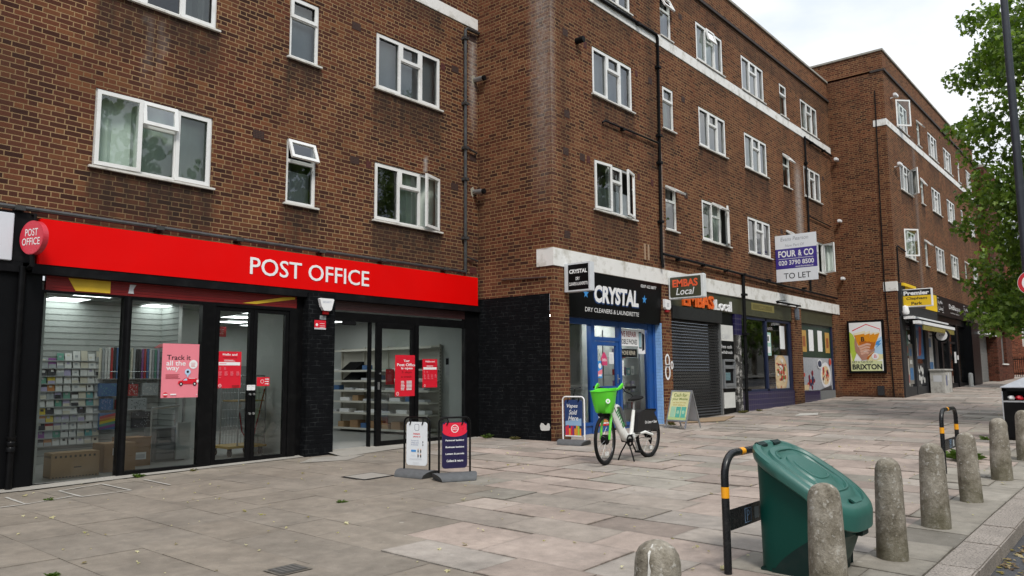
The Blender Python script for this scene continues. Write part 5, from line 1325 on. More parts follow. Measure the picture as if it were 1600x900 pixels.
panel('food_poster', 'breakfast photograph with cutlery, berries and a white bowl, right of the grocer brick pier', 'poster', (26.34, DB+.10, .88), XR, ZU, 3.06, 1.13, [m_f['grey'], m_f['steel'], m_f['berry'], m_f['tomato'], m_f['plate'], m_f['navy'], m_f['cheese'], m_f['cream'], m_f['slate']], its, th=.003)
# projecting box sign
t = thing('projecting_sign', 'green and white lit box sign with orange and white lettering, over the grocer shutter', 'sign', (17.1, 8.86, 3.6))
mb = MB(); mb.box(17.10, 17.24, 8.38, 9.34, 3.29, 3.88); mb.build('box', M('white sign casing', (.66, .68, .68), .4, dirt=.15, dcol=(.35, .35, .33)), t, bevel=.02)
mb = MB(); mb.poly(rrect(-9.29, 3.335, .83, .50, .03), (17.10, 0, 0), YD, ZU, .003); mb.build('face', m_green, t, recalc=False)
mb = MB(); mb.text('EMBAS', (17.10, 9.22, 3.585), YD, ZU, .68, .19, .006, 0, bold=.035); mb.text('Local', (17.10, 9.13, 3.39), YD, ZU, .50, .17, .006, 1, shear=.25, bold=.008); mb.build('lettering', [M('orange red letter', (.75, .10, .03), .4), m_wt], t, recalc=False)
mb = MB(); mb.tube([(17.17, 9.34, 3.75), (17.17, 9.42, 3.75)], .02, 6); mb.tube([(17.17, 9.34, 3.42), (17.17, 9.42, 3.42)], .02, 6); mb.build('bracket', m_steel, t)
# to let board
t = thing('to_let_board', 'purple and white estate agent board reading To Let, high on the brick wall', 'sign', (24.19, 8.7, 5.1))
mb = MB(); mb.box(24.19, 24.215, 8.04, 9.34, 4.35, 5.84); mb.build('board', M('white board', (.74, .76, .79), .4, var=.03), t)
mb = MB(); mb.poly([(-9.34, 4.76), (-8.04, 4.76), (-8.04, 5.40), (-9.34, 5.40)], (24.19, 0, 0), YD, ZU, .002); mb.build('band', M('printed purple', (.050, .030, .24), .4, var=.04), t, recalc=False)
mb = MB(); o_ = 24.19
mb.text('FOUR', (o_, 9.25, 5.13), YD, ZU, .56, .21, .004, 0, bold=.03); mb.text('&', (o_, 8.62, 5.15), YD, ZU, .11, .18, .004, 0, bold=.03); mb.text('CO', (o_, 8.44, 5.13), YD, ZU, .30, .21, .004, 0, bold=.03)
mb.poly(rect(-9.25, 5.07, 1.1, .012), (o_, 0, 0), YD, ZU, .004, 0); mb.poly(rect(-8.62, 5.12, .12, .012), (o_, 0, 0), YD, ZU, .004, 0)
mb.text('020 3790 8500', (o_, 9.25, 4.875), YD, ZU, 1.11, .15, .004, 0, bold=.02); mb.text('www.fourandco.uk', (o_, 8.72, 4.79), YD, ZU, .56, .05, .004, 0, bold=.015)
mb.text('TO LET', (o_, 9.10, 4.44), YD, ZU, .84, .18, .004, 1); mb.text('Evans Pearson', (o_, 9.16, 5.65), YD, ZU, .88, .12, .004, 2, shear=.15); mb.text('Now Part Of', (o_, 9.02, 5.46), YD, ZU, .60, .085, .004, 2, shear=.15)
mb.build('lettering', [m_wt, m_bk, M('grey serif print', (.38, .39, .42), .5)], t, recalc=False)
mb = MB(); mb.box(24.215, 24.25, 9.28, 9.345, 4.3, 5.9); mb.box(24.2, 24.26, 9.3, 9.36, 4.55, 4.62); mb.box(24.2, 24.26, 9.3, 9.36, 5.55, 5.62); mb.build('post', M('timber post', (.22, .16, .10), .8), t)
# lamp on pier and security light bar
mb = MB(); mb.box(25.62, 25.74, DB-.14, DB, 3.28, 3.62); mb.box(25.60, 25.76, DB-.16, DB-.02, 3.22, 3.30)
tag(mb.build('wall_lamp', M('dusty blue grey lamp', (.16, .18, .21), .5), loc=(25.68, DB, 3.3), bevel=.03), 'dusty grey wall lamp at the top of the grocer brick pier', 'lamp')
mb = MB(); mb.tube([(23.9, DB-.10, 3.71), (25.9, DB-.12, 3.70)], .03, 7); mb.tube([(23.95, DB-.1, 3.74), (24.3, DB-.25, 3.78)], .012, 5)
for x_ in (24.1, 25.0, 25.8): mb.box(x_-.02, x_+.02, DB-.12, DB-.02, 3.67, 3.73)
tag(mb.build('cable_bar', m_blackm, loc=(25, DB, 3.7)), 'black cable bar fixed across the white band above the grocer pier', 'bar')

# ------------------------------------------------------------------ pipes, flues, cameras on the walls
def pipe(label, pts, r, mat=None, brackets=(), name='drainpipe', n=8):
    mb = MB(); mb.tube(pts, r, n)
    for b in brackets: mb.box(b[0]-r*1.8, b[0]+r*1.8, b[1]-r*1.6, b[1]+r*2.5, b[2]-.03, b[2]+.03)
    return tag(mb.build(name, mat or m_blackm, loc=pts[0], smooth=True), label, 'pipe')
pipe('long weathered grey pipe running just above the red fascia', [(-3, DA-.09, 3.67), (3.3, DA-.09, 3.67), (11.86, DA-.09, 3.655), (11.93, DA-.07, 3.66), (11.94, DA-.07, 3.75)], .033, m_pipe, [(x_, DA-.09, 3.66) for x_ in (3.45, 5.3, 6.6, 8.2, 9.6, 11.3)])
pipe('mottled grey drainpipe on the brick at the inner corner beside the end wall', [(11.94, DA-.06, 3.62), (11.94, DA-.06, 9.10), (11.99, DA-.06, 9.15), (12.38, DA-.06, 9.17)], .036, m_pipe, [(11.94, DA-.06, z_) for z_ in (4.4, 5.7, 6.4, 7.4, 8.9)])
pipe('short branch pipe half way up the inner corner', [(11.97, DA-.06, 6.43), (12.3, DA-.06, 6.36), (12.3, DA-.02, 6.30)], .022, m_pipe)
pipe('short branch pipe low in the inner corner above the fascia', [(11.97, DA-.06, 4.0), (12.33, DA-.06, 3.94)], .02, m_pipe)
pipe('black drainpipe down the launderette block from the upper white band', [(14.0, DB-.06, 10.02), (16.80, DB-.06, 10.05), (16.86, DB-.06, 9.98), (16.74, DB-.06, 4.35), (16.74, DB-.09, 4.05)], .038, None, [(16.84, DB-.06, 9.2), (16.8, DB-.06, 7.4), (16.78, DB-.06, 6.7), (16.75, DB-.06, 5.2), (15.9, DB-.06, 10.02)])
pipe('thin black overflow pipe sloping across the brick into the left drainpipe', [(14.25, DB-.05, 7.10), (14.33, DB-.06, 7.16), (16.74, DB-.06, 7.20)], .024, None, [(15.1, DB-.06, 7.15)])
pipe('black horizontal pipe running above the white band from the launderette to the grocer', [(16.78, DB-.08, 4.40), (21.6, DB-.08, 4.34), (24.6, DB-.08, 4.28), (29.9, DB-.08, 4.25)], .034, None, [(x_, DB-.08, 4.35) for x_ in (17.6, 19.0, 20.4, 21.55, 23.4, 26.5)])
pipe('black pipe dropping over the white band to the tiled window base', [(21.50, DB-.07, 4.34), (21.48, DB-.07, 3.1), (21.44, DB-.06, 1.2), (21.42, DB-.06, .38)], .05, None, [(21.49, DB-.07, z_) for z_ in (3.75, 2.6, 1.0)])
pipe('black drainpipe right of the white streak, behind the estate agent board', [(27.35, DB-.06, 9.9), (27.30, DB-.06, 7.0), (27.15, DB-.06, 4.3)], .034, None, [(27.33, DB-.06, 8.9), (27.25, DB-.06, 6.2)])
pipe('thin black branch pipe right of the streaked drainpipe', [(27.32, DB-.06, 7.0), (29.7, DB-.06, 6.95)], .022)
pipe('black gutter pipe along the upper white band at the far end of the launderette block', [(27.3, DB-.07, 9.83), (30.2, DB-.07, 9.80)], .035, None, [(28, DB-.07, 9.8), (29.3, DB-.07, 9.8)])
pipe('thin dark cable down the end wall beside the beer poster', [(XB-.03, 7.62, 12), (XB-.03, 7.70, 5), (XB-.03, 7.60, .62)], .02)
pipe('bent dark pipe under the first window of the tall block', [(30.5, DC-.05, 4.75), (30.5, DC-.05, 6.05), (30.6, DC-.05, 6.1), (31.7, DC-.05, 6.02)], .028)
mb = MB()
for x_ in (16.0, 16.17): mb.box(x_, x_+.055, DB-.02, DB+.01, 4.18, 4.56)
tag(mb.build('wall_batten', M('pale batten', (.33, .22, .14), .8), loc=(16.1, DB, 4.2)), 'two short pale battens fixed upright on the brick above the white band', 'batten')
for lb, p, q in (('upper chrome boiler flue in the inner corner', (12.29, DA, 8.06), (12.31, DA-.25, 8.05)), ('lower chrome boiler flue with white plaster round it in the inner corner', (12.26, DA, 5.48), (12.28, DA-.26, 5.46))):
    t = thing('boiler_flue', lb, 'flue', p)
    mb = MB(); mb.cyl(p, q, .055, 14); mb.build('pipe', m_steel, t, smooth=True)
    mb = MB(); mb.cyl(q, (q[0]+.004, q[1]-.05, q[2]), .06, 14); mb.build('cap', m_blackm, t)
    mb = MB(); mb.poly([(.085*math.cos(a)*(1+.25*math.sin(a*3+1)), .10*math.sin(a)*(1+.2*math.cos(a*4))) for a in [i*.45 for i in range(14)]], (p[0]-.02, DA-.002, p[2]), XR, ZU, .001); mb.build('plaster', M('old plaster', (.30, .27, .21), .9, var=.3), t, recalc=False)
t = thing('boiler_flue', 'black boiler flue left of the top launderette windows', 'flue', (13.35, DB, 8.75))
mb = MB(); mb.cyl((13.35, DB, 8.72), (13.35, DB-.2, 8.72), .07, 14); mb.build('pipe', m_blackm, t, smooth=True)
for lb, p in (('white camera on the end wall below the roof of the tall block', (31.05, DC, 11.9)), ('white camera beside the middle windows of the tall block', (31.0, DC, 9.2))):
    t = thing('security_camera', lb, 'camera', p)
    mb = MB(); mb.box(p[0]-.05, p[0]+.3, DC-.25, DC-.13, p[2], p[2]+.12); mb.build('body', m_wt, t, bevel=.02)
    mb = MB(); mb.cyl((p[0]+.1, DC, p[2]-.03), (p[0]+.1, DC-.19, p[2]+.02), .025, 8); mb.build('bracket', m_wt, t)
for lb, z_ in (('small white camera high in the corner between the two blocks', 9.55), ('small white camera half way up the corner between the two blocks', 7.15), ('small white camera low in the corner above the grocer', 4.95)):
    t = thing('security_camera', lb, 'camera', (XB-.1, DB-.15, z_))
    mb = MB(); mb.box(XB-.28, XB-.05, DB-.32, DB-.2, z_, z_+.11); mb.build('body', m_wt, t, bevel=.02)
    mb = MB(); mb.cyl((XB-.12, DB-.26, z_+.05), (XB, DB-.2, z_+.02), .022, 8); mb.build('bracket', m_blackm, t)

# ------------------------------------------------------------------ shops of the tall block
CF = thing('shopfront', 'dark corner shopfront with posters filling its windows below the yellow sign', 'shopfront', (33, DC, .65))
m_char = M('charcoal paint', (.018, .019, .022), .5, var=.15)
mb = MB()
mb.box(30.44, 31.02, DC-.05, DC+.4, .3, 3.6); mb.box(30.44, 36.0, DC-.12, DC+.3, 3.52, 4.72)
for a, b in ((32.35, 32.6), (34.1, 34.6), (35.7, 36.2)): mb.box(a, b, DC-.02, DC+.2, .3, 3.55)
mb.box(31.0, 34.2, DC, DC+.2, .3, .95)
mb.build('frame', m_char, CF)
mb = MB(); mb.box(31.0, 36.0, DC-.135, DC-.12, 3.98, 4.66); mb.box(32.3, 33.9, DC-.145, DC-.135, 3.98, 4.66, 1); mb.box(30.5, 32.3, DC-.2, DC-.12, 4.62, 4.72, 0)
mb.build('fascia_panel', [m_yel, M('purple vinyl', (.045, .015, .04), .5)], CF)
for a, b in ((31.02, 32.35), (32.6, 34.1), (34.6, 35.7)):
    mb = MB(); mb.quad((a, DC+.06, .95), (b, DC+.06, .95), (b, DC+.06, 3.5), (a, DC+.06, 3.5)); mb.build('pane', m_shopglass, CF, recalc=False)
mb = MB(); mb.box(30.9, 36, DC+1.6, DC+1.7, .3, 3.6); mb.box(30.9, 36, DC+.2, DC+1.6, 3.5, 3.55); mb.build('shade_backing', m_dark, CF)  # dark colour of the backing paints the dim shop interior
t = thing('awning', 'rolled awning with white and black bars over the corner shop window', 'awning', (33.4, DC, 3.3))
mb = MB(); mb.box(30.5, 36.3, DC-.45, DC-.12, 3.40, 3.50, 0); mb.box(30.5, 36.6, DC-.62, DC-.42, 3.22, 3.33, 0); mb.box(30.55, 36.5, DC-.58, DC-.2, 3.33, 3.40, 1); mb.box(31.2, 36.5, DC-.60, DC-.56, 3.02, 3.20, 2)
mb.build('housing', [m_wt, m_blackm, M('olive yellow valance', (.20, .16, .03), .7, var=.4)], t)
mb = MB(); mb.text('FOOD AND WINE', (32.6, DC-.60, 3.06), XR, ZU, 2.6, .10, .003); mb.build('lettering', M('dull gold letters', (.42, .34, .10), .5), t, recalc=False)
t = thing('projecting_sign', 'black, white and yellow box sign projecting from the corner of the tall block', 'sign', (30.63, 6.8, 4.15))
mb = MB(); mb.box(30.63, 30.78, 6.24, 7.26, 3.83, 4.48); mb.build('box', m_wt, t, bevel=.01)
mb = MB(); mb.poly(rect(-7.22, 3.87, .94, .36), (30.63, 0, 0), YD, ZU, .003, 0); mb.poly(rect(-7.22, 4.23, .94, .22), (30.63, 0, 0), YD, ZU, .003, 1); mb.build('face', [m_yel, m_bk], t, recalc=False)
mb = MB(); mb.text('Premier', (30.63, 7.17, 4.255), YD, ZU, .84, .15, .006, 0, bold=.05); mb.text('Clapham', (30.63, 7.09, 4.065), YD, ZU, .68, .12, .006, 1, bold=.02); mb.text('Park', (30.63, 6.93, 3.90), YD, ZU, .36, .11, .006, 1, bold=.02); mb.build('lettering', [m_wt, m_bk], t, recalc=False)
mb = MB(); mb.box(30.5, 30.8, 7.2, 7.3, 4.0, 4.5); mb.build('bracket', m_ltgrey, t)
mb = MB(); mb.lathe([(.02, 0), (.12, .03), (.14, .1), (.10, .3), (.02, .34)], (30.55, 7.13, 3.55), 14)
tag(mb.build('wall_lamp', m_wt, loc=(30.55, 7.13, 3.55), smooth=True), 'white wall lamp on the corner under the yellow and black sign', 'lamp')
t = thing('round_sign', 'round white sign on a bracket between the corner shop and the dark doorway', 'sign', (34.9, 6.9, 2.95))
mb = MB(); mb.T = Matrix.Translation((34.9, 6.85, 2.95)) @ Matrix.Rotation(R(90), 4, 'Y')
mb.lathe([(.24, 0), (.27, .02), (.27, .14), (.24, .16)], (0, 0, -.08), 24, 1); mb.T = None
mb.poly(circ(0, 0, .205, 24), (34.81, 6.85, 2.95), YD, ZU, .003, 0); mb.text('ATM', (34.81, 6.95, 2.92), YD, ZU, .19, .07, .006, 1); mb.build('disc', [m_wt, m_blackm], t)
mb = MB(); mb.tube([(34.9, 7.15, 2.95), (34.9, 7.31, 2.95)], .025, 6); mb.build('bracket', m_blackm, t)
yq = DC+.055
pcol = [M('window print '+str(i), c, .4, var=.3, scale=7) for i, c in enumerate([(.45, .43, .38), (.05, .15, .32), (.35, .05, .04), (.20, .19, .17), (.06, .20, .16), (.55, .45, .15), (.015, .016, .02), (.52, .52, .50)])]
for x_, z_, w_, h_, k, lb in ((31.06, 1.0, .55, 1.0, 0, 'pale poster low in the corner shop first window'), (31.65, 1.05, .6, 1.5, 3, 'grey poster strip in the corner shop first window'), (31.1, 2.1, .5, .9, 4, 'green poster high in the corner shop first window'), (32.65, 2.0, 1.4, 1.4, 1, 'blue drinks poster in the corner shop second window'), (32.65, .98, 1.4, .85, 6, 'black poster with pale discs in the corner shop second window'), (34.62, 1.1, 1.0, 2.0, 7, 'tall pale poster in the corner shop door')):
    its = []
    if k == 1: its = [('p', [(.5, .1), (.9, .15), (1.2, 1.2), (.8, 1.3)], 2), ('p', [(.1, .1), (.4, .1), (.4, .8), (.1, .8)], 3), ('t', 'COLD DRINKS', .1, 1.1, .6, .12, 3, {})]
    elif k == 6: its = [('c', .2+.25*(i % 5), .2+.35*(i//5)+.1*(i % 2), .09+.03*(i % 3), 3) for i in range(9)]
    else: its = [('r', w_*.1, h_*.1, w_*.8, h_*.3, 2 if k in (0, 4) else 1), ('r', w_*.15, h_*.5, w_*.6, h_*.1, 3), ('r', w_*.2, h_*.7, w_*.5, h_*.18, 1)]
    panel('poster', lb, 'poster', (x_, yq, z_), XR, ZU, w_, h_, [pcol[k], pcol[1], pcol[2], pcol[7]], its, th=.003)
DF = thing('shopfront', 'black shopfront with a dark fascia in thin white lettering beyond the corner shop', 'shopfront', (40, DC, .85))
mb = MB()
mb.box(36.0, 43.5, DC-.10, DC+.3, 3.90, 4.70); mb.box(36.2, 43.5, DC+.02, DC+.3, 3.62, 3.9)
for a, b in ((37.0, 37.3), (38.4, 38.7), (40.2, 40.5)): mb.box(a, b, DC+.0, DC+.3, .4, 3.62)
mb.box(42.4, 44.3, DC-.25, DC+.3, .4, 3.9); mb.box(36.2, 42.4, DC+.05, DC+.3, .4, 1.0); mb.box(37.3, 40.2, DC+.06, DC+.2, 2.75, 2.85)
mb.build('frame', M('black shopfront paint', (.007, .0075, .009), .42, var=.2, spec=.15), DF)
mb = MB(); mb.quad((36.2, DC+.12, 1.0), (42.4, DC+.12, 1.0), (42.4, DC+.12, 3.62), (36.2, DC+.12, 3.62)); mb.build('pane', m_shopglass, DF, recalc=False)
mb = MB(); mb.box(36.0, 42.5, DC+1.6, DC+1.7, .3, 3.7); mb.box(36, 42.5, DC+.3, DC+1.6, 3.65, 3.7); mb.build('shade_backing', m_dark, DF)  # dark backing paints the shade inside this shop
mb = MB(); mb.text('DeBlaque', (38.5, DC-.10, 4.20), XR, ZU, 2.4, .28, .004, bold=.01); mb.text('unisex salon', (38.7, DC-.10, 4.08), XR, ZU, 1.9, .06, .004)
for x_ in (36.25, 41.75):
    mb.text('Lyfe', (x_+.15, DC-.10, 4.34), XR, ZU, .8, .18, .004); mb.text('Line', (x_+.2, DC-.10, 4.10), XR, ZU, .75, .17, .004)
    for a, b, c, d in ((0, 4.02, .3, .015), (0, 4.60, .3, .015), (0, 4.02, .02, .58), (.8, 4.02, .3, .015), (1.08, 4.02, .02, .3)): mb.poly(rect(x_+a, b, c, d), (0, DC-.10, 0), XR, ZU, .004)
mb.build('lettering', m_wt, DF, recalc=False)
mb = MB(); mb.box(40.0, 40.2, DC-.03, DC+.0, 2.05, 2.25); mb.box(39.7, 39.75, DC-.02, DC+.05, 1.9, 2.4); mb.build('door_plate', m_wt, DF)
GS = thing('shopfront', 'shuttered shop with grey roller shutter and green glazed fascia at the far end', 'shopfront', (46.5, DC, 1.0))
mb = MB()
for i in range(30): mb.box(45.2, 47.6, DC+.0-.012*(i % 2), DC+.1, 1.0+i*.082, 1.0+i*.082+.08)
mb.build('roller_shutter', m_rgrey, GS)
m_gbf = M('grey brown frame', (.09, .088, .085), .6)
mb = MB(); mb.box(44.3, 45.2, DC, DC+.3, .4, 3.5); mb.build('pilaster', m_gbf, GS)
mb = MB(); mb.box(47.6, XC, DC+.02, DC+.3, .4, 3.5); mb.build('pilaster', m_gbf, GS)
mb = MB(); mb.box(44.2, 47.9, DC-.10, DC+.3, 3.48, 4.62); mb.build('fascia', M('green glazed fascia', (.06, .085, .055), .25, var=.6, scale=3), GS)
mb = MB(); mb.box(44.2, 48.0, DC-.3, DC-.1, 4.60, 4.68); mb.box(44.0, 48.0, DC-.5, DC-.1, 3.36, 3.48); mb.build('cornice', m_wt, GS)
# utility cabinet, white post, railings
t = thing('utility_cabinet', 'whitewashed utility cabinet with torn flyers outside the corner shop', 'cabinet', (34.7, 6.95, gz(34.5, 7)))
g_ = gz(34.6, 7)-.02
mb = MB(); mb.box(34.05, 35.45, 6.72, 7.22, g_, g_+.88); mb.box(34.0, 35.5, 6.67, 7.24, g_+.88, g_+.95)
mb.build('body', M('chalky white paint', (.42, .41, .38), .8, var=.25, scale=4, dirt=.8, dcol=(.12, .11, .10)), t, bevel=.012)
mb = MB(); mb.poly(rect(34.35, g_+.3, .25, .4), (0, 6.72, 0), XR, ZU, .003); mb.build('flyer', M('blue grey flyer', (.12, .13, .22), .6), t, recalc=False); mb = MB(); mb.poly(rect(34.75, g_+.5, .2, .3), (0, 6.72, 0), XR, ZU, .003); mb.build('flyer', m_ltgrey, t, recalc=False); mb = MB(); mb.poly(rect(-7.1, g_+.45, .3, .25), (34.05, 0, 0), YD, ZU, .003); mb.build('flyer', m_ltgrey, t, recalc=False)
mb = MB(); mb.lathe([(.10, 0), (.10, .55), (.08, .6), (.02, .62)], (41.0, 7.0, gz(41, 7)), 12)
tag(mb.build('bollard', m_frost, loc=(41.0, 7.0, gz(41, 7)), smooth=True), 'short white post outside the dark salon doorway', 'post')
t = thing('railing', 'black metal railings with two gate panels at the far end of the pavement', 'railing', (57, 7.6, 1.2))
mb = MB()
for i in range(34): mb.cyl((57, 5.6+i*.11, 1.15), (57, 5.6+i*.11, 2.45), .016, 6)
mb.box(56.97, 57.03, 5.5, 9.4, 2.25, 2.31); mb.box(56.97, 57.03, 5.5, 9.4, 1.4, 1.46)
mb.build('bars', m_black, t)
mb = MB(); mb.box(56.9, 56.96, 7.8, 8.3, 1.25, 2.4); mb.box(56.9, 56.96, 8.5, 9.0, 1.25, 2.4); mb.build('gate_panel', m_black, t)
# end wall details: poster case, meter box
m_sk = M('printed skin', (.66, .40, .30), .4, var=.2, scale=30)
m_skd = M('printed dark skin', (.42, .21, .15), .4, var=.2)
m_amb = M('printed amber', (.72, .27, .008), .35, var=.15, scale=12)
m_ambd = M('printed deep amber', (.48, .13, .008), .35, var=.2)
m_lime = M('printed lime', (.42, .55, .06), .4)
m_lb = M('printed pale blue', (.42, .62, .80), .4)
t = thing('poster_case', 'black framed poster of a hand holding beer glasses, lettered Brixton', 'poster', (XB, 8.43, 2.4))
O = (XB-.09, 9.05, 1.50)
def q2(l): return [(p[0], p[1]) for p in l]
mb = MB(); mb.ring(0, 1, 0, 1, 0, 1, .05)
mb = MB(); mb.box(XB-.10, XB, 7.80, 9.075, 1.46, 3.40)
mb.build('case', m_black, t, bevel=.008)
mb = MB(); O = (XB-.101, 9.0, 1.545); Wp, Hp = 1.12, 1.78
mb.poly(rect(0, 0, Wp, Hp), O, YD, ZU, .001, 0)
def P_(pts, mi, lvl): mb.poly(pts, O, YD, ZU, .0015+lvl*.0006, mi)
P_([(0, 0), (.22, .0), (.12, .4), (.30, .85), (.12, 1.35), (0, 1.45)], 3, 0); P_([(.55, .28), (1.12, .42), (1.12, .62), (.85, .72), (.55, .6)], 6, 0); P_([(.0, .02), (.10, .02), (.05, .5), (.0, .7)], 6, 1)
P_([(.62, .92), (1.12, 1.25), (1.12, .60), (.88, .62)], 4, 1)
P_([(.10, 1.50), (.60, 1.72), (1.08, 1.52), (1.05, 1.42), (.58, 1.60), (.14, 1.42)], 7, 2); P_([(.12, 1.47), (.60, 1.69), (1.06, 1.50), (1.03, 1.38), (.58, 1.52), (.15, 1.38)], 0, 3)
for k, (a, b, c, d) in enumerate(((.14, .56, .36, .52), (.52, .72, .54, .66), (.72, .88, .64, .74), (.86, 1.06, .72, .82))):
    P_([(a, 1.36), (b, 1.44 if k < 2 else 1.38), (d, .78), (c, .74)], 1, 4+k*.3)
    P_([(a+.01, 1.385), (b, 1.47 if k < 2 else 1.41), (b-.01, 1.37), (a+.015, 1.31)], 8, 5.5+k*.1)
    P_([(c-.03, 1.08-.02*k), (d+.06, 1.10-.02*k), (d, .78), (c, .74)], 2, 6+k*.1)
mb.text('B', (O[0], 9.0-.40, O[2]+1.08), YD, ZU, .12, .17, .0062, 5, bold=.03)
P_([(.18, .72), (.30, .55), (.40, .38), (.60, .42), (.62, .56), (.86, .74), (.86, .82), (.62, .72), (.46, .70), (.28, .90), (.20, 1.28), (.16, 1.02)], 9, 9)
for k in range(4): P_([(.30+k*.02, .92-k*.09), (.60-k*.015, 1.02-k*.10), (.74-k*.03, .98-k*.10), (.72-k*.03, .92-k*.10), (.58-k*.015, .94-k*.10), (.33+k*.02, .85-k*.09)], 10, 10+k*.2)
P_([(.60, .52), (.86, .72), (.80, .64), (.66, .48), (.62, .40), (.56, .44)], 11, 12)
P_([(.92, 1.06), (1.10, 1.12), (1.0, .98), (1.10, 1.0), (.90, .82), (.98, .95), (.88, .93)], 12, 6.5)
P_(circ(.86, .53, .125, 24), 0, 12); mb.text('B', (O[0], 9.0-.82, O[2]+.47), YD, ZU, .09, .12, .010, 7)
P_(rect(.03, .0, 1.06, .36), 13, 12)
mb.text('GET A TASTE OF', (O[0], 9.0-.05, O[2]+.285), YD, ZU, .72, .085, .0115, 5); mb.text('BRIXTON', (O[0], 9.0-.05, O[2]+.05), YD, ZU, 1.03, .20, .0115, 5, bold=.035)
mb.build('poster_sheet', [m_wt, m_amb, m_ambd, m_lime, m_lb, m_bk, M('printed soft yellow', (.74, .68, .38), .4, var=.15), m_redp, M('printed beer foam', (.80, .72, .52), .4), m_skd, m_sk, m_ambd, m_sky, M('printed pale lime', (.62, .66, .36), .4, var=.2, scale=4)], t, recalc=False)
mb = MB(); mb.box(XB-.04, XB, 7.92, 8.15, .66, 1.0)
tag(mb.build('vent_cover', m_char, loc=(XB, 8.0, .7)), 'dark metal cover low on the brick below the beer poster', 'vent')

# ------------------------------------------------------------------ bollards
s_ = NT('mottled bollard concrete')
k1 = s_.noise(60, 4, rough=.75); k2 = s_.noise(6, 6, rough=.7); k3 = s_.noise(26, 3, rough=.6)
sp = s_.n('ShaderNodeSeparateXYZ', {0: s_.obj()})
c_ = s_.ramp(k2, [(.30, (.070, .058, .042)), (.44, (.182, .160, .124)), (.58, (.275, .248, .203)), (.74, (.40, .37, .315))])
c_ = s_.mix(1, c_, s_.m('MULTIPLY_ADD', k1, 1.1, .45), 'MULTIPLY')
c_ = s_.mix(s_.m('MULTIPLY', s_.ramp(k3, [(.60, (0, 0, 0)), (.66, (1, 1, 1))]), .75), c_, (.40, .38, .34))
c_ = s_.mix(s_.m('MULTIPLY', s_.ramp(s_.m('MULTIPLY_ADD', s_.noise(4, 3), .3, sp.outputs[2]), [(.22, (1, 1, 1)), (.45, (0, 0, 0))]), .5), c_, (.075, .070, .035))
s_.pbr(c_, .92, 0, s_.bump(s_.m('ADD', k1, k3), .8, .008), .25)
m_boll = s_.mat
BO = [(3.06, 'nearest concrete bollard, cut off by the bottom edge of the photo'), (5.23, 'concrete bollard in front of the green bin'), (6.70, 'concrete bollard just right of the green bin'), (8.20, 'concrete bollard in front of the farther bike hoop, fourth along the kerb'), (9.90, 'concrete bollard right of the farther bike hoop, fifth along the kerb'), (11.95, 'concrete bollard in front of the litter bin, with a greenish foot'), (14.2, 'concrete bollard at the right edge, overlapping the litter bin')]
for i, (x_, lb) in enumerate(BO):
    g_ = gz(x_, 1.77)
    prof = [(.122, -.06), (.120, 0), (.118, .06), (.115, .25), (.108, .45), (.102, .60), (.099, .675), (.092, .71), (.076, .738), (.050, .758), (.022, .768)]
    q_ = 1+.05*math.sin(i*2.7)
    prof = [(r_*q_, z_*(1+.02*math.sin(i*4.1))+(.012*math.sin(i*3)*(z_ > .5))) for r_, z_ in prof]
    mb = MB(); mb.lathe(prof, (x_, 1.77, g_), 36, 0, .055)
    o = mb.build('bollard', m_boll, loc=(x_, 1.77, g_), smooth=True)
    o.rotation_euler = (R(1.1*math.sin(i*2.1)), R(1.5*math.sin(i*1.3+.5)), i*1.1)
    tag(o, lb, 'bollard', 'concrete bollards along the kerb')
    if i == 0:
        mb = MB(); L_, R_ = [], []
        for k in range(16):
            z_ = .25+.51*k/15; rr_ = next(a[0]+(b[0]-a[0])*(z_-a[1])/(b[1]-a[1]) for a, b in zip(prof, prof[1:]) if a[1] <= z_ <= b[1] or b is prof[-1])
            c_ = 189+2*math.sin(k*1.7); w_ = 2.6+1.6*math.sin(k*2.3)
            for q, lst in ((c_-w_, L_), (c_+w_, R_)): lst.append((x_+(rr_*1.03+.003)*math.cos(R(q)), 1.77+(rr_*1.03+.003)*math.sin(R(q)), g_+z_))
        mb.add(L_+R_, [(k, k+1, 17+k, 16+k) for k in range(15)])
        mb.build('paint_streak', M('old white drip', (.50, .48, .44), .8, var=.3, scale=30), o, recalc=False)

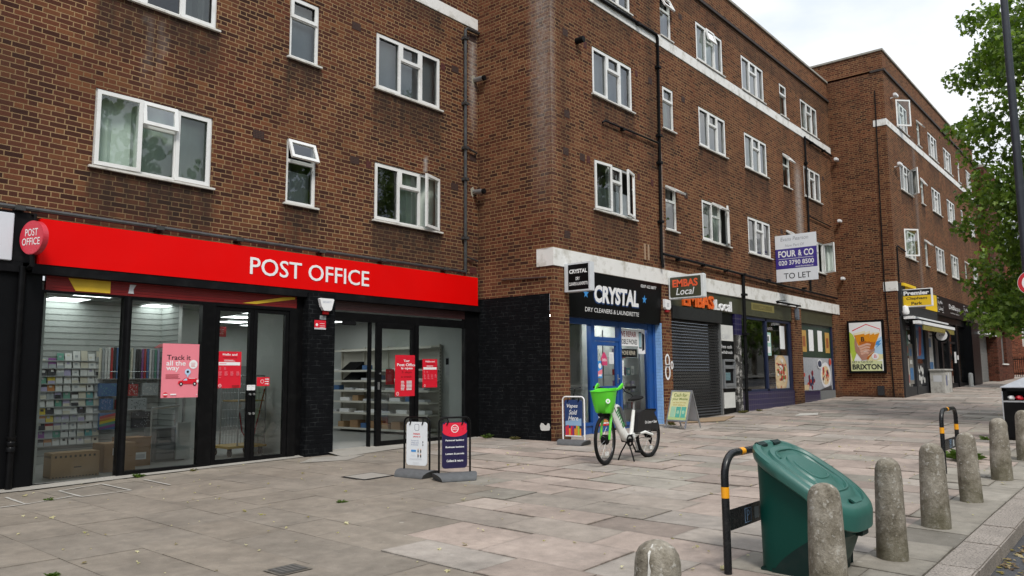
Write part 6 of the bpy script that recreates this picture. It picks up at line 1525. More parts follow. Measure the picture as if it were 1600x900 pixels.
# ------------------------------------------------------------------ cycle hoops
m_stand = M('black hoop paint', (.010, .0105, .012), .28, var=.3, scale=15, dirt=.2, dcol=(.10, .10, .09), spec=.3)
m_oran = M('amber reflective tape', (.78, .33, .01), .35, var=.1)
def hoop(x_, y_, L_, label, lean=0.):
    g_ = gz(x_, y_); g1 = gz(x_+L_, y_)
    t = thing('cycle_stand', label, 'cycle stand', (x_, y_, g_), group='bike hoops on the pavement')
    H = .86; r_ = .17
    path = [(x_, y_, g_-.05)]+[(x_, y_, g_+H-r_)]+[(x_+r_-r_*math.cos(R(a)), y_, g_+H-r_+r_*math.sin(R(a))) for a in range(15, 91, 15)]+[(x_+L_-r_+r_*math.sin(R(a)), y_, g_+H-r_+r_*math.cos(R(a))) for a in range(0, 91, 15)]+[(x_+L_, y_, g1-.05)]
    mb = MB(); mb.tube(path, .029, 12); mb.build('hoop', m_stand, t, smooth=True)
    for xx in (x_, x_+L_):
        mb = MB(); mb.cyl((xx, y_, g_+.545), (xx, y_, g_+.625), .0300, 12); mb.build('reflective_band', m_oran, t, smooth=True)
    mb = MB(); mb.cyl((x_+L_*.35, y_, g_+H), (x_+L_*.35+.07, y_, g_+H), .0302, 12); mb.build('reflective_band', m_oran, t, smooth=True)
    mb = MB(); mb.box(x_+.028, x_+L_-.028, y_-.008, y_+.008, g_+.30, g_+.45); mb.build('plate', m_stand, t, bevel=.003)
    mb = MB(); mb.ring(x_+L_*.40, x_+L_*.55, y_-.0095, y_-.008, g_+.32, g_+.43, .006, 0); mb.text('P', (x_+L_*.44, y_-.008, g_+.335), XR, ZU, .055, .08, .002, 0, bold=.02)
    mb.poly(rect(x_+L_*.62, g_+.33, .09, .09), (0, y_-.008, 0), XR, ZU, .002, 1); mb.build('parking_symbol', [M('faded blue print', (.16, .26, .40), .5), M('faded white print', (.35, .38, .40), .5)], t, recalc=False)
    return t
hoop(5.49, 2.58, .78, 'black bike hoop with amber bands behind the green bin')
hoop(12.10, 2.46, .95, 'black bike hoop with amber bands standing free between two bollards')

# ------------------------------------------------------------------ green grit bin
GB = thing('grit_bin', 'green plastic grit bin with a sloping lid behind the bollards', 'grit bin', (6.03, 2.13, gz(6.03, 2.13)), R(-2), world=False)
m_gbin = M('moulded green plastic', (.0, .046, .034), .45, spec=.25, var=.10, scale=5, dirt=.10, dcol=(.03, .06, .05), bump=.15, bscale=90)
m_gdark = M('scuffed dark green plastic', (.002, .017, .0145), .55, spec=.3, var=.2, scale=7, dirt=.3, dcol=(.03, .035, .03))
def sup(sx, sy, n=44, ex=4.5):
    o = []
    for i in range(n):
        a = 2*math.pi*i/n; c, s = math.cos(a), math.sin(a)
        o.append((sx*math.copysign(abs(c)**(2/ex), c), sy*math.copysign(abs(s)**(2/ex), s)))
    return o
Wx, Dy = .36, .335
def zt(y): return .675+.41*y/(.335*2)+.02*math.cos(y*4)
loops = []
for t_, s_x, s_y, dy in ((0, .86, .70, .085), (.03, .88, .72, .08), (.3, .91, .80, .055), (.62, .945, .88, .03), (.70, .955, .955, .005), (1.0, .985, .985, 0)):
    loops.append([(p[0]*s_x, p[1]*s_y+dy, t_*(zt(p[1])-.05)) for p in sup(Wx, Dy)])
mb = MB(); mb.rings(loops); bd = mb.build('body', m_gbin, GB, smooth=True)
mb = MB()
def lip(y): return .055*max(0, min(1, (-y-.10)/.18))
for s_, dz, lp in ((.99, -.075, 1), (1.08, -.075, 1), (1.12, -.06, 1), (1.135, -.015, 0), (1.12, .012, 0), (1.06, .034, 0), (.97, .036, 0), (.935, .014, 0), (.85, .012, 0), (.81, .036, 0), (.66, .042, 0), (.63, .026, 0), (.50, .027, 0), (.47, .042, 0), (.20, .046, 0)):
    loops = []
    mb.v = mb.v
    mb.g = mb.g
    if not hasattr(mb, 'lp'): mb.lp = []
    mb.lp.append([(p[0]*s_, p[1]*s_, zt(p[1]*s_)+dz-(lip(p[1]*s_) if lp else 0)) for p in sup(Wx, Dy, 56, 3.0 if s_ > .9 else 2.7)])
mb.rings(mb.lp); m_glid = M('green plastic with painted sky sheen', (.024, .104, .084), .40, var=.10, scale=5, dirt=.15, dcol=(.05, .12, .10), bump=.12, bscale=90)  # lid green lightened to stand in for reflected sky
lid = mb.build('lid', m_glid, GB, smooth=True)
mb = MB()
for x_ in (-.20, .06): mb.T = Matrix.Translation((x_+.07, .335, zt(.335)+.024)) @ Matrix.Rotation(R(31), 4, 'X'); mb.box(-.075, .075, -.03, .02, -.01, .014); mb.T = None
mb.build('hinge_slot', m_gdark, lid, bevel=.006)
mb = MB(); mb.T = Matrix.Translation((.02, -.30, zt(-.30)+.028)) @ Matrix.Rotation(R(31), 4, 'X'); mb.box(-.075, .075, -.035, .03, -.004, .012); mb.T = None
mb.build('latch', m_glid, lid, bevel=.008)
mb = MB(); mb.box(-.04, .10, -.36, -.30, zt(-.36)-.17, zt(-.36)-.09); mb.build('keeper', m_gdark, GB, bevel=.008)
# raised ribs pressed into the lid
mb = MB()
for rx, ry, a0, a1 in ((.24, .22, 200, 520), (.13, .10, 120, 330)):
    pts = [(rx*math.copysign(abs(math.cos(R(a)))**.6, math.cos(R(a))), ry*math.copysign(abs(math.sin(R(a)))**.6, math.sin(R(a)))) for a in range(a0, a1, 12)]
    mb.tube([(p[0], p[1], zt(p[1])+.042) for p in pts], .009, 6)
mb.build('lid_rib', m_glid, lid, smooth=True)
# scooped base panel, darker, on the street side and the end
mb = MB()
n = 14
for sgn in (-1, 1):
    top = []; bot = []
    for i in range(n+1):
        u = -.16+.36*i/n; zc = .035+.32*max(0, (.17-u)/.40)**.75
        f = .86+.10*min(1, zc/.6)
        top.append((sgn*(Wx*f+.010), u, zc)); bot.append((sgn*(Wx*.86+.012), u, -.005))
    mb.add(top+bot, [(i, i+1, n+2+i, n+1+i) for i in range(n)])
top = [(-.22+.44*i/n, -Dy*.81+.045, .27+.02*math.sin(i)) for i in range(n+1)]; bot = [(-.21+.42*i/n, -Dy*.72+.07, -.005) for i in range(n+1)]
mb.add(top+bot, [(i, i+1, n+2+i, n+1+i) for i in range(n)])
mb.build('base_panel', m_gdark, GB, smooth=True)
for sx in (-1, 1):
    mb = MB(); mb.box(sx*.25-.05, sx*.25+.05, .20, .30, -.03, .03); mb.box(sx*.25-.05, sx*.25+.05, -.14, -.05, -.03, .03); mb.build('foot', m_gdark, GB, bevel=.008)

# ------------------------------------------------------------------ litter bin, lamp column, speed sign
gb = gz(17.2, 2.1)
t = thing('litter_bin', 'black square litter bin with silver pitched top and full slot, at the right edge', 'litter bin', (17.3, 2.08, gb))
mb = MB(); mb.box(17.03, 17.62, 1.74, 2.42, gb+.04, gb+.72); mb.box(17.05, 17.60, 1.76, 2.40, gb, gb+.04); mb.box(17.03, 17.1, 1.74, 1.82, gb+.72, gb+.96); mb.box(17.03, 17.1, 2.34, 2.42, gb+.72, gb+.96); mb.box(17.55, 17.62, 1.74, 2.42, gb+.72, gb+.96); mb.box(17.03, 17.62, 1.74, 2.42, gb+.90, gb+.98)
mb.build('body', m_black, t, bevel=.01)
mb = MB(); b = .02; mb.add([(17.03-b, 1.74-b, gb+.98), (17.62+b, 1.74-b, gb+.98), (17.62+b, 2.42+b, gb+.98), (17.03-b, 2.42+b, gb+.98), (17.325, 2.08, gb+1.16), (17.03-b, 1.74-b, gb+.965), (17.62+b, 1.74-b, gb+.965), (17.62+b, 2.42+b, gb+.965), (17.03-b, 2.42+b, gb+.965)], [(0, 1, 4), (1, 2, 4), (2, 3, 4), (3, 0, 4), (0, 5, 6, 1), (1, 6, 7, 2), (2, 7, 8, 3), (3, 8, 5, 0)])
mb.build('top', M('dull silver', (.42, .43, .46), .45, .4, var=.25, dirt=.4, dcol=(.7, .7, .68)), t)
mb = MB(); mb.box(17.024, 17.03, 1.74, 2.42, gb+.70, gb+.73); mb.box(17.022, 17.035, 2.405, 2.425, gb+.05, gb+.9); mb.build('silver_band', m_alu, t)
mb = MB(); mb.text('LAMBETH', (17.03, 2.24, gb+.28), YD, ZU, .36, .05, .002, bold=.01); mb.text('COUNCIL', (17.03, 2.24, gb+.21), YD, ZU, .36, .05, .002, bold=.01)
mb.poly(circ(-2.06, gb+.47, .05, 14), (17.03, 0, 0), YD, ZU, .002); mb.poly([(-2.14, gb+.40), (-2.11, gb+.44), (-2.06, gb+.42), (-2.01, gb+.44), (-1.98, gb+.40), (-2.0, gb+.52), (-2.04, gb+.50), (-2.06, gb+.57), (-2.08, gb+.50), (-2.12, gb+.52)], (17.03, 0, 0), YD, ZU, .003); mb.build('crest', m_ltgrey, t, recalc=False)
rl_ = random.Random(8)
for k, (nm, c_) in enumerate((('crumpled white paper', m_wt), ('red crisp packet', m_redp), ('pale takeaway carton', m_card), ('crumpled white napkin', m_frost))):
    mb = MB(); y_ = 2.28-.13*k
    mb.lathe([(.02, 0), (.055, .02), (.06, .05), (.04, .08), (.02, .09)], (17.12, y_, gb+.735), 7, 0, .5)
    tag(mb.build('litter', c_, loc=(17.12, y_, gb+.74)), nm+' sticking out of the litter bin slot', 'litter')
mb = MB(); mb.box(16.98, 17.04, 2.42, 2.47, gb+.78, gb+.86)
t = thing('lamp_column', 'dark grey lamp column rising out of the frame at the right', 'lamp post', (15.96, 1.75, gz(15.96, 1.75)))
m_col = M('dark blue grey column', (.028, .032, .042), .42, var=.15, dirt=.2, dcol=(.10, .10, .10))
bx, tx = 15.98, 15.72
mb = MB(); mb.tube([(bx, 1.75, gz(16, 1.75)-.05), (bx, 1.75, 1.3), (bx, 1.75, 1.34), (tx-.1, 1.72, 11.5)], [.11, .11, .074, .052], 16)
mb.build('column', m_col, t, smooth=True)
mb = MB(); mb.tube([(tx-.1, 1.72, 11.5), (tx-.1, 1.4, 11.9), (tx-.1, .3, 12.1)], .04, 8); mb.build('arm', m_col, t, smooth=True)
mb = MB(); mb.box(tx-.25, tx+.05, -.5, .3, 12.02, 12.16); mb.build('lantern', m_ltgrey, t, bevel=.04)
mb = MB(); mb.cyl((bx-.035, 1.745, 3.86), (bx-.037, 1.745, 3.90), .0745, 16); mb.cyl((bx-.04, 1.745, 3.94), (bx-.042, 1.745, 3.95), .0745, 16); mb.build('label_band', m_wt, t, smooth=True)
t = thing('speed_sign', 'round red ringed twenty limit sign on the lamp column, cut by the right edge', 'road sign', (15.85, 1.84, 3.02))
O = (15.84, 1.675, 2.965)
mb = MB(); mb.poly(circ(0, 0, .215, 40), O, YD, ZU, 0, 0, .006); mb.poly(circ(0, 0, .21, 40), O, YD, ZU, .001, 1); mb.poly(circ(0, 0, .150, 40), O, YD, ZU, .002, 0); mb.text('20', (O[0], O[1]+.105, O[2]-.065), YD, ZU, .21, .135, .003, 2, bold=.02)
mb.build('plate', [m_wt, M('sign red', (.50, .012, .02), .3), m_bk], t, recalc=False)
mb = MB(); mb.box(15.85, 15.93, 1.60, 1.74, 2.93, 3.0); mb.build('bracket', m_steel, t)

# ------------------------------------------------------------------ swing signs and the A-board
m_base = M('recycled rubber base', (.085, .088, .092), .8, var=.3, scale=18, bump=.4)
def swing(x_, y_, rz, W_, H_, label, frame_mat, items, mats, board, g=None):
    g = gz(x_, y_) if g is None else g
    t = thing('swing_sign', label, 'pavement sign', (x_, y_, g), rz, 'swinging pavement signs', world=False)
    mb = MB()
    prof = []
    for k in range(9):
        a = k/8*math.pi
        prof.append((.19*math.cos(a), .012+.085*math.sin(a)))
    n = len(prof)
    A = [(-W_*.68, p[0], p[1]) for p in prof]; Bq = [(W_*.68, p[0], p[1]) for p in prof]
    A = [(p[0]+.06*(abs(p[1])/.19)**2, p[1], p[2]) for p in A]; Bq = [(p[0]-.06*(abs(p[1])/.19)**2, p[1], p[2]) for p in Bq]
    lo = [[(p[0], p[1], p[2]) for p in A], [(p[0], p[1], p[2]) for p in Bq]]
    mb.add(lo[0]+lo[1]+[(A[0][0], .19, 0), (A[-1][0], -.19, 0), (Bq[0][0], .19, 0), (Bq[-1][0], -.19, 0)], [(i, i+1, n+i+1, n+i) for i in range(n-1)]+[tuple(range(n))+(2*n+1, 2*n), tuple(range(2*n-1, n-1, -1))+(2*n+2, 2*n+3), (0, 2*n, 2*n+2, n), (n-1, 2*n-1, 2*n+3, 2*n+1)])
    mb.build('base', m_base, t, smooth=True)
    mb = MB(); r_ = .07; w2 = W_/2
    path = [(-w2, 0, .06), (-w2, 0, H_-r_)]+[(-w2+r_-r_*math.cos(R(a)), 0, H_-r_+r_*math.sin(R(a))) for a in range(15, 91, 15)]+[(w2-r_+r_*math.sin(R(a)), 0, H_-r_+r_*math.cos(R(a))) for a in range(0, 91, 15)]+[(w2, 0, .06)]
    mb.tube(path, .0135, 9); mb.build('hoop', frame_mat, t, smooth=True)
    bw, bz0, bz1 = W_-.085, .15, H_-.06
    panel('board', None, None, (-bw/2, -.007, bz0), XR, ZU, bw, bz1-bz0, mats, items(bw, bz1-bz0), th=.014, parent=t, outline=rrect(0, 0, bw, bz1-bz0, .045))
    mb = MB()
    for s_ in (-1, 1): mb.tube([(s_*bw*.3-.01, -.012, H_-.10), (s_*bw*.3+.012, -.018, H_-.05), (s_*bw*.3, 0, H_-.012)], .009, 6)
    mb.build('hanger', m_blackm, t, smooth=True)
    return t
def it_white(w, h):
    o = [('p', rrect(w*.40, h*.80, w*.22, h*.15, .02), 1), ('p', rrect(w*.415, h*.808, w*.19, h*.135, .018), 0), ('t', 'instant', w*.34, h*.705, w*.32, h*.045, 2, {'bold': .02}), ('t', 'photo id', w*.34, h*.635, w*.34, h*.045, 2, {'bold': .02}),
         ('t', 'Passports', w*.24, h*.55, w*.36, h*.033, 3, {}), ('t', 'Visas and', w*.24, h*.505, w*.36, h*.033, 3, {}), ('t', 'licences', w*.24, h*.46, w*.34, h*.033, 3, {}), ('r', w*.24, h*.31, w*.24, h*.045, 4)]
    for i in range(2):
        for j in range(2): o += [('r', w*(.56+.13*i), h*(.30-.11*j), w*.05, h*.06, 5), ('c', w*(.585+.13*i), h*(.37-.11*j), w*.028, 6)]
    o += [('r', w*.80, h*.46, w*.04, h*.03, 5), ('r', w*.80, h*.52, w*.04, h*.04, 5), ('r', w*.18, h*.145, w*.6, h*.008, 7), ('r', w*.24, h*.23, w*.22, h*.008, 7), ('t', 'Photobooth', w*.36, h*.05, w*.28, h*.028, 7, {})]
    return o
m_wtb = M('glossy white board', (.74, .77, .80), .3, var=.03)
swing(7.45, 8.02, R(-81), .44, .80, 'white swinging pavement sign for photo id, left of the navy one', m_black, it_white, [m_wtb, m_navy, m_redp, M('printed slate blue', (.22, .26, .42), .5), m_sky, m_bk, m_sk, m_ltgrey], None)
def it_navy(w, h):
    o = [('r', 0.01, h*.80, w-.02, h*.155, 1), ('p', circ(w/2, h*.81, w*.495, 24, h*.13, 180, 360), 1), ('p', [(w*.08, h*.93), (w*.92, h*.93), (w*.88, h*.985), (w*.12, h*.985)], 1), ('c', w*.5, h*.855, w*.15, 2), ('c', w*.5, h*.855, w*.125, 1), ('t', 'POST', w*.41, h*.862, w*.18, h*.03, 2, {'bold': .02}), ('t', 'OFFICE', w*.39, h*.822, w*.22, h*.03, 2, {'bold': .02})]
    for k, s_ in enumerate(('Personal banking', 'Business banking', 'Letters & parcels', 'Collect & return')): o.append(('t', s_, w*(.13 if k < 3 else .17), h*(.575-.145*k), w*(.74 if k < 3 else .66), h*.05, 2, {'bold': .02}))
    return o
swing(7.56, 7.40, R(-26), .44, .82, 'navy swinging pavement sign with a red top listing banking services', m_black, it_navy, [M('glossy navy board', (.016, .013, .055), .3, var=.1), M('glossy red print', (.70, .02, .05), .3), m_wt], None)
def it_vape(w, h):
    o = [('p', [(0.02, h*.3), (w-.02, h*.3), (w-.02, h*.5), (.02, h*.42)], 6)]
    for k in range(9): o.append(('r', w*.05+k*w*.10, h*.035, w*.085, h*(.24+.05*math.sin(k*2.2)), 2+[0, 0, 1, 0, 2, 1, 1, 3, 1][k]))
    o += [('t', 'Vapes', w*.14, h*.76, w*.62, h*.13, 1, {'shear': .25, 'bold': .01}), ('t', 'Sold', w*.26, h*.60, w*.46, h*.13, 1, {'shear': .25, 'bold': .01}), ('t', 'Here', w*.22, h*.44, w*.56, h*.13, 1, {'shear': .25, 'bold': .01}), ('r', w*.04, 0.004, w*.92, h*.03, 1)]
    return o
swing(12.13, 8.72, R(-84), .47, .90, 'white framed navy pavement sign reading Vapes Sold Here', m_wt, it_vape, [M('printed midnight blue', (.02, .045, .14), .35, var=.2), m_wt, M('vape red', (.62, .03, .04), .4), M('vape orange', (.75, .30, .02), .4), M('vape purple', (.22, .03, .16), .4), M('vape lime', (.35, .55, .05), .4), M('printed mist blue', (.25, .40, .58), .4)], None)
g_ = gz(16.0, 8.5)
t = thing('a_board', 'folding A board with pale yellow and teal poster in front of the shutter pier', 'pavement sign', (16.05, 8.5, g_), R(-104), world=False, scale=.95)
for sg, nm in ((-1, 'front_frame'), (1, 'back_frame')):
    mb = MB(); T = Matrix.Translation((0, 0, .90)) @ Matrix.Rotation(R(sg*17), 4, 'X') @ Matrix.Translation((0, 0, -.92))
    mb.T = T
    mb.box(-.32, -.285, -.012, .012, 0, .92); mb.box(.285, .32, -.012, .012, 0, .92); mb.box(-.285, .285, -.012, .012, .885, .92); mb.box(-.285, .285, -.012, .012, .16, .195)
    mb.box(-.285, .285, -.004, .004, .195, .885, 1)
    mb.T = None
    mb.build(nm, [m_alu, m_ltgrey], t)
mb = MB(); T = Matrix.Translation((0, 0, .90)) @ Matrix.Rotation(R(-17), 4, 'X') @ Matrix.Translation((0, 0, -.92))
ux_, uz_ = T.to_3x3() @ Vector(XR), T.to_3x3() @ Vector(ZU); O = T @ Vector((-.285, -.006, .195))
mb.poly(rect(0, 0, .57, .69), O, ux_, uz_, .001, 0); mb.poly(rect(0, 0, .57, .08), O, ux_, uz_, .002, 2)
for k in range(3): mb.poly(rect(.05+k*.165, .06, .145, .26), O, ux_, uz_, .003, 1 if k else 3); mb.poly(circ(.12+k*.165, .19, .045, 12), O, ux_, uz_, .004, 3)
mb.text('Cash for', at2(O, ux_, uz_, .07, .565), ux_, uz_, .42, .085, .003, 4, bold=.01); mb.text('your Mobile', at2(O, ux_, uz_, .05, .465), ux_, uz_, .47, .075, .003, 4, bold=.01); mb.text('we buy phones', at2(O, ux_, uz_, .07, .40), ux_, uz_, .42, .04, .003, 5); mb.text('and tablets', at2(O, ux_, uz_, .10, .35), ux_, uz_, .36, .035, .003, 5)
mb.build('poster_sheet', [M('pale lemon print', (.66, .64, .34), .45), M('teal print', (.10, .42, .33), .45), M('pale lime print', (.45, .58, .25), .45), M('mint print', (.35, .58, .40), .45), M('olive lettering', (.16, .22, .04), .45), M('ochre lettering', (.45, .28, .04), .5)], t, recalc=False)

# ------------------------------------------------------------------ hire bicycle
m_lgreen = M('bright lime green plastic', (.105, .62, .03), .38, var=.06, scale=6)
m_lfork = M('lime green paint', (.13, .60, .06), .3, var=.06)
m_lwhite = M('pearl white frame', (.78, .79, .76), .28, .0, var=.05)
m_lgrn = M('printed dark green', (.02, .22, .05), .4)
K = thing('hire_bike', 'white and lime green hire bicycle with a front basket on its kickstand', 'bicycle', (10.03, 6.63, gz(10.0, 6.6)), R(1.0), world=False, scale=1.10)
WR, LB = .345, 1.20
for cx, nm in ((0, 'front'), (LB, 'rear')):
    rot = Matrix.Translation((cx, 0, WR)) @ (Matrix.Rotation(R(9), 4, 'Z') if cx == 0 else Matrix.Identity(4))
    mb = MB(); mb.T = rot; mb.tube([(.322*math.cos(a*math.pi/24), 0, .322*math.sin(a*math.pi/24)) for a in range(48)], .024, 10, closed=True); mb.T = None
    wh = mb.build('wheel', m_rubber, K, smooth=True)
    mb = MB(); mb.T = rot; mb.tube([(.292*math.cos(a*math.pi/24), 0, .292*math.sin(a*math.pi/24)) for a in range(48)], .012, 8, closed=True); mb.T = None; mb.build('rim', M('dark rim', (.05, .05, .052), .3, .6), wh, smooth=True)
    mb = MB(); mb.T = rot
    for k in range(18):
        a = k*math.pi/9; b = a+.35*(1 if k % 2 else -1); s_ = .03*(1 if k % 2 else -1)
        mb.tube([(.05*math.cos(b), s_, .05*math.sin(b)), (.285*math.cos(a), 0, .285*math.sin(a))], .0022, 4)
    mb.T = None; mb.build('spokes', m_steel, wh)
    mb = MB(); mb.T = rot @ Matrix.Rotation(R(90), 4, 'X'); rr_ = .07 if cx == 0 else .05; mb.lathe([(.03, -.055), (rr_*.8, -.045), (rr_, -.03), (rr_, .03), (rr_*.8, .045), (.03, .055)], (0, 0, 0), 18); mb.T = None; mb.build('hub', m_blackm, wh, smooth=True)
    mb = MB(); mb.T = rot; mb.box(.02, .10, -.012, .012, -.22, -.17); mb.T = None; mb.build('reflector', M('clear reflector', (.7, .7, .68), .2), wh)
st = Matrix.Rotation(R(9), 4, 'Z')
def stp(x_, y_, z_): v = st @ Vector((x_, y_, 0)); return (v.x, v.y, z_)
mb = MB()
for s_ in (-1, 1): mb.tube([stp(0, s_*.062, WR), stp(.035, s_*.064, .50), stp(.09, s_*.06, .66), stp(.12, s_*.03, .72)], [.017, .019, .020, .018], 9)
mb.tube([stp(.10, 0, .68), stp(.20, 0, .96)], .026, 10)
mb.build('fork', m_lfork, K, smooth=True)
mb = MB()
mb.tube([stp(.20, 0, .95), stp(.225, 0, 1.03)], .022, 9); mb.tube([stp(.32, -.30, 1.06), stp(.25, -.2, 1.055), stp(.225, -.06, 1.035), stp(.225, .06, 1.035), stp(.25, .2, 1.055), stp(.32, .30, 1.06)], .013, 8)
hb = mb.build('handlebar', m_blackm, K, smooth=True)
for s_ in (-1, 1):
    mb = MB(); mb.tube([stp(.26, s_*.21, 1.055), stp(.38, s_*.32, 1.06)], .019, 9); mb.build('grip', m_rubber, hb, smooth=True)
    mb = MB(); mb.tube([stp(.27, s_*.17, 1.045), stp(.23, s_*.22, 1.0), stp(.29, s_*.29, .96), stp(.31, s_*.30, .93)], .006, 6); mb.build('brake_lever', m_blackm, hb, smooth=True)
    mb = MB(); mb.tube([stp(.25, s_*.185, 1.05), stp(.255, s_*.20, 1.055)], .024, 9); mb.build('bell' if s_ > 0 else 'clamp', m_ltgrey, hb, smooth=True)
# basket
def bsk(z, sx, sy, cx): return [stp(cx+p[0], p[1], z) for p in sup(sx, sy, 36, 3.4)]
lo = []
def rimz(p, z): return z+.055*max(0, (p[0]+.02)/.2)
for z, sx, sy, cx in ((.705, .075, .10, .0), (.72, .092, .118, -.002), (.85, .118, .148, -.008), (.995, .146, .174, -.015)): lo.append(bsk(z, sx, sy, cx))
lo[-1] = [(p[0], p[1], p[2]+.05*max(0, (p[0]-.0)/.15)+.02*abs(p[1])/.2) for p in lo[-1]]
rim_o = [(p[0]*1.05, p[1]*1.05, p[2]+.004) for p in lo[-1]]
inn = [[(p[0]*.95, p[1]*.95, p[2]-.004) for p in lo[-1]], [(p[0]*.94, p[1]*.94, p[2]) for p in lo[2]], [(p[0]*.9, p[1]*.9, p[2]+.012) for p in lo[1]]]
mb = MB(); mb.rings(lo+[rim_o]+inn, cap0=True, cap1=True); bk = mb.build('basket', m_lgreen, K, smooth=True)
for s_ in (-1, 1):
    mb = MB(); mb.tube([stp(.06, s_*.165, 1.025), stp(.14, s_*.185, 1.06), stp(.21, s_*.19, 1.09), stp(.24, s_*.18, 1.085)], [.012, .030, .034, .02], 8, sx=.5); mb.build('wing', m_lgreen, bk, smooth=True)
mb = MB(); mb.lathe([(.002, 0), (.034, .002), (.034, .004), (.002, .006)], (0, 0, 0), 20); mb.T = None
v = stp(-.118, -.095, .88)
mb = MB(); mb.T = Matrix.Translation((v[0]-.006, v[1]-.012, .875)) @ Matrix.Rotation(R(-38), 4, 'Z') @ Matrix.Rotation(R(84), 4, 'X'); mb.poly(circ(0, 0, .032, 20), (0, 0, 0), XR, (0, 1, 0), .012, 0); mb.poly([(.024*math.sin(i*.785)*(1 if i % 2 else .4), .024*math.cos(i*.785)*(1 if i % 2 else .4)) for i in range(8)][::-1], (0, 0, 0), XR, (0, 1, 0), .0135, 1); mb.T = None
mb.build('badge', [m_wt, m_lgreen], bk, recalc=False)
mb = MB(); mb.box(-.10, .10, -.04, .04, .655, .70); mb.box(-.14, -.08, -.03, .03, .67, .71); mb.build('basket_mount', m_blackm, K, bevel=.01)
# frame: broad swan neck
def oval(path, ws, hs, n=14):
    L_ = []
    for i, p in enumerate(path):
        p = Vector(p); a = Vector(path[max(0, i-1)]); b = Vector(path[min(len(path)-1, i+1)]); t_ = (b-a).normalized()
        s_ = Vector((0, 1, 0)); u_ = t_.cross(s_).normalized()
        L_.append([tuple(p+s_*ws[i]*math.cos(2*math.pi*k/n)+u_*hs[i]*math.sin(2*math.pi*k/n)) for k in range(n)])
    return L_
mb = MB()
mb.rings(oval([(.165, 0, .90), (.20, 0, .80), (.30, 0, .64), (.42, 0, .47), (.52, 0, .36), (.62, 0, .325), (.74, 0, .345), (.86, 0, .38), (.98, 0, .40)], [.032, .042, .047, .047, .048, .046, .040, .034, .030], [.040, .072, .080, .078, .074, .060, .048, .042, .036]))
for s_ in (-1, 1): mb.tube([(.88, s_*.03, .385), (1.0, s_*.065, .395), (LB, s_*.07, WR)], [.026, .022, .020], 8)
mb.tube([(.70, 0, .36), (.775, 0, .66), (.79, 0, .72)], [.032, .026, .024], 10)
mb.build('frame', m_lwhite, K, smooth=True)
mb = MB(); O = Vector((.262, -.0495, .745)); ux_ = Vector((.66, 0, -.75)).normalized(); uz_ = Vector((.75, 0, .66)).normalized()
mb.text('lime', tuple(O-uz_*.062), tuple(ux_), tuple(uz_), .30, .095, .002, 0, bold=.02); mb.build('lettering', m_lgrn, K, recalc=False)
mb = MB(); mb.poly([(.30, .755), (.36, .775), (.40, .745), (.475, .62), (.515, .50), (.49, .46), (.44, .50)], (.02, -.04, .02), XR, ZU, 0, 0, .08); mb.build('battery', M('grey battery cover', (.09, .095, .10), .5), K, bevel=.012)
mb = MB(); mb.tube([(.285, 0, .775), (.33, -.0, .80), (.385, -.01, .765)], .022, 8); mb.build('lock_arm', m_lwhite, K, smooth=True)
mb = MB(); mb.tube([(.775, 0, .62), (.80, 0, .80), (.81, 0, .855)], [.020, .0165, .0165], 10); mb.build('seat_post', m_steel, K, smooth=True)
mb = MB()
lo = []
for x_, w_, z_, h_ in ((.66, .012, .868, .012), (.70, .028, .876, .018), (.76, .042, .876, .022), (.82, .075, .884, .028), (.88, .098, .895, .030), (.93, .095, .905, .028), (.96, .055, .905, .015)):
    lo.append([(x_, w_*math.cos(2*math.pi*k/14), z_+h_*math.sin(2*math.pi*k/14)*(1 if math.sin(2*math.pi*k/14) > 0 else 1.1)) for k in range(14)])
mb.rings(lo); mb.build('saddle', m_rubber, K, smooth=True)
# rear guard with lettering
ol = [(.755, .40), (.80, .545), (.845, .665), (.88, .685), (.97, .715), (1.10, .715), (1.22, .71), (1.36, .70), (1.37, .685), (1.30, .675), (1.37, .59), (1.425, .47), (1.43, .42), (1.36, .375), (1.33, .40), (1.25, .425), (1.0, .395)]
mb = MB(); mb.poly(ol, (0, -.062, 0), XR, ZU, 0, 0, .124); gd = mb.build('rear_guard', M('satin black guard', (.010, .010, .011), .5, var=.15), K, bevel=.012)
mb = MB(); mb.text('On Lime + Uber', (1.0, -.0645, .515), XR, ZU, .36, .042, .003, 0, bold=.02); mb.build('lettering', m_wt, K, recalc=False)
mb = MB(); mb.box(1.20, 1.38, -.05, .05, .70, .722); mb.box(1.40, 1.425, -.03, .03, .52, .60); mb.build('rear_rack', m_blackm, K, bevel=.004)
mb = MB(); mb.cyl((.575, -.075, .30), (.575, .075, .30), .03, 12); mb.tube([(.575+.075*math.cos(a*math.pi/12), -.055, .30+.075*math.sin(a*math.pi/12)) for a in range(24)], .012, 6, closed=True)
mb.tube([(.575, -.075, .30), (.62, -.085, .22), (.67, -.09, .145)], .011, 6); mb.tube([(.575, .075, .30), (.53, .085, .38), (.49, .09, .455)], .011, 6)
cr_ = mb.build('crank', m_blackm, K, smooth=True)
for x_, y_, z_ in ((.675, -.14, .14), (.485, .14, .46)):
    mb = MB(); mb.box(x_-.05, x_+.05, y_-.045, y_+.045, z_-.013, z_+.013); mb.build('pedal', m_rubber, cr_, bevel=.004)
mb = MB(); mb.tube([(.60, 0, .31), (.60, 0, .255)], .034, 8)
for s_ in (-1, 1): mb.tube([(.60, s_*.015, .27), (.565+.02*s_, s_*.10, .13), (.55+.03*s_, s_*.15, .012)], .011, 7)
mb.build('kickstand', m_blackm, K, smooth=True)
mb = MB(); mb.tube([(.655, -.03, .38), (.70, -.075, .26), (.735, -.085, .15)], .014, 7); mb.build('side_arm', m_steel, K, smooth=True)
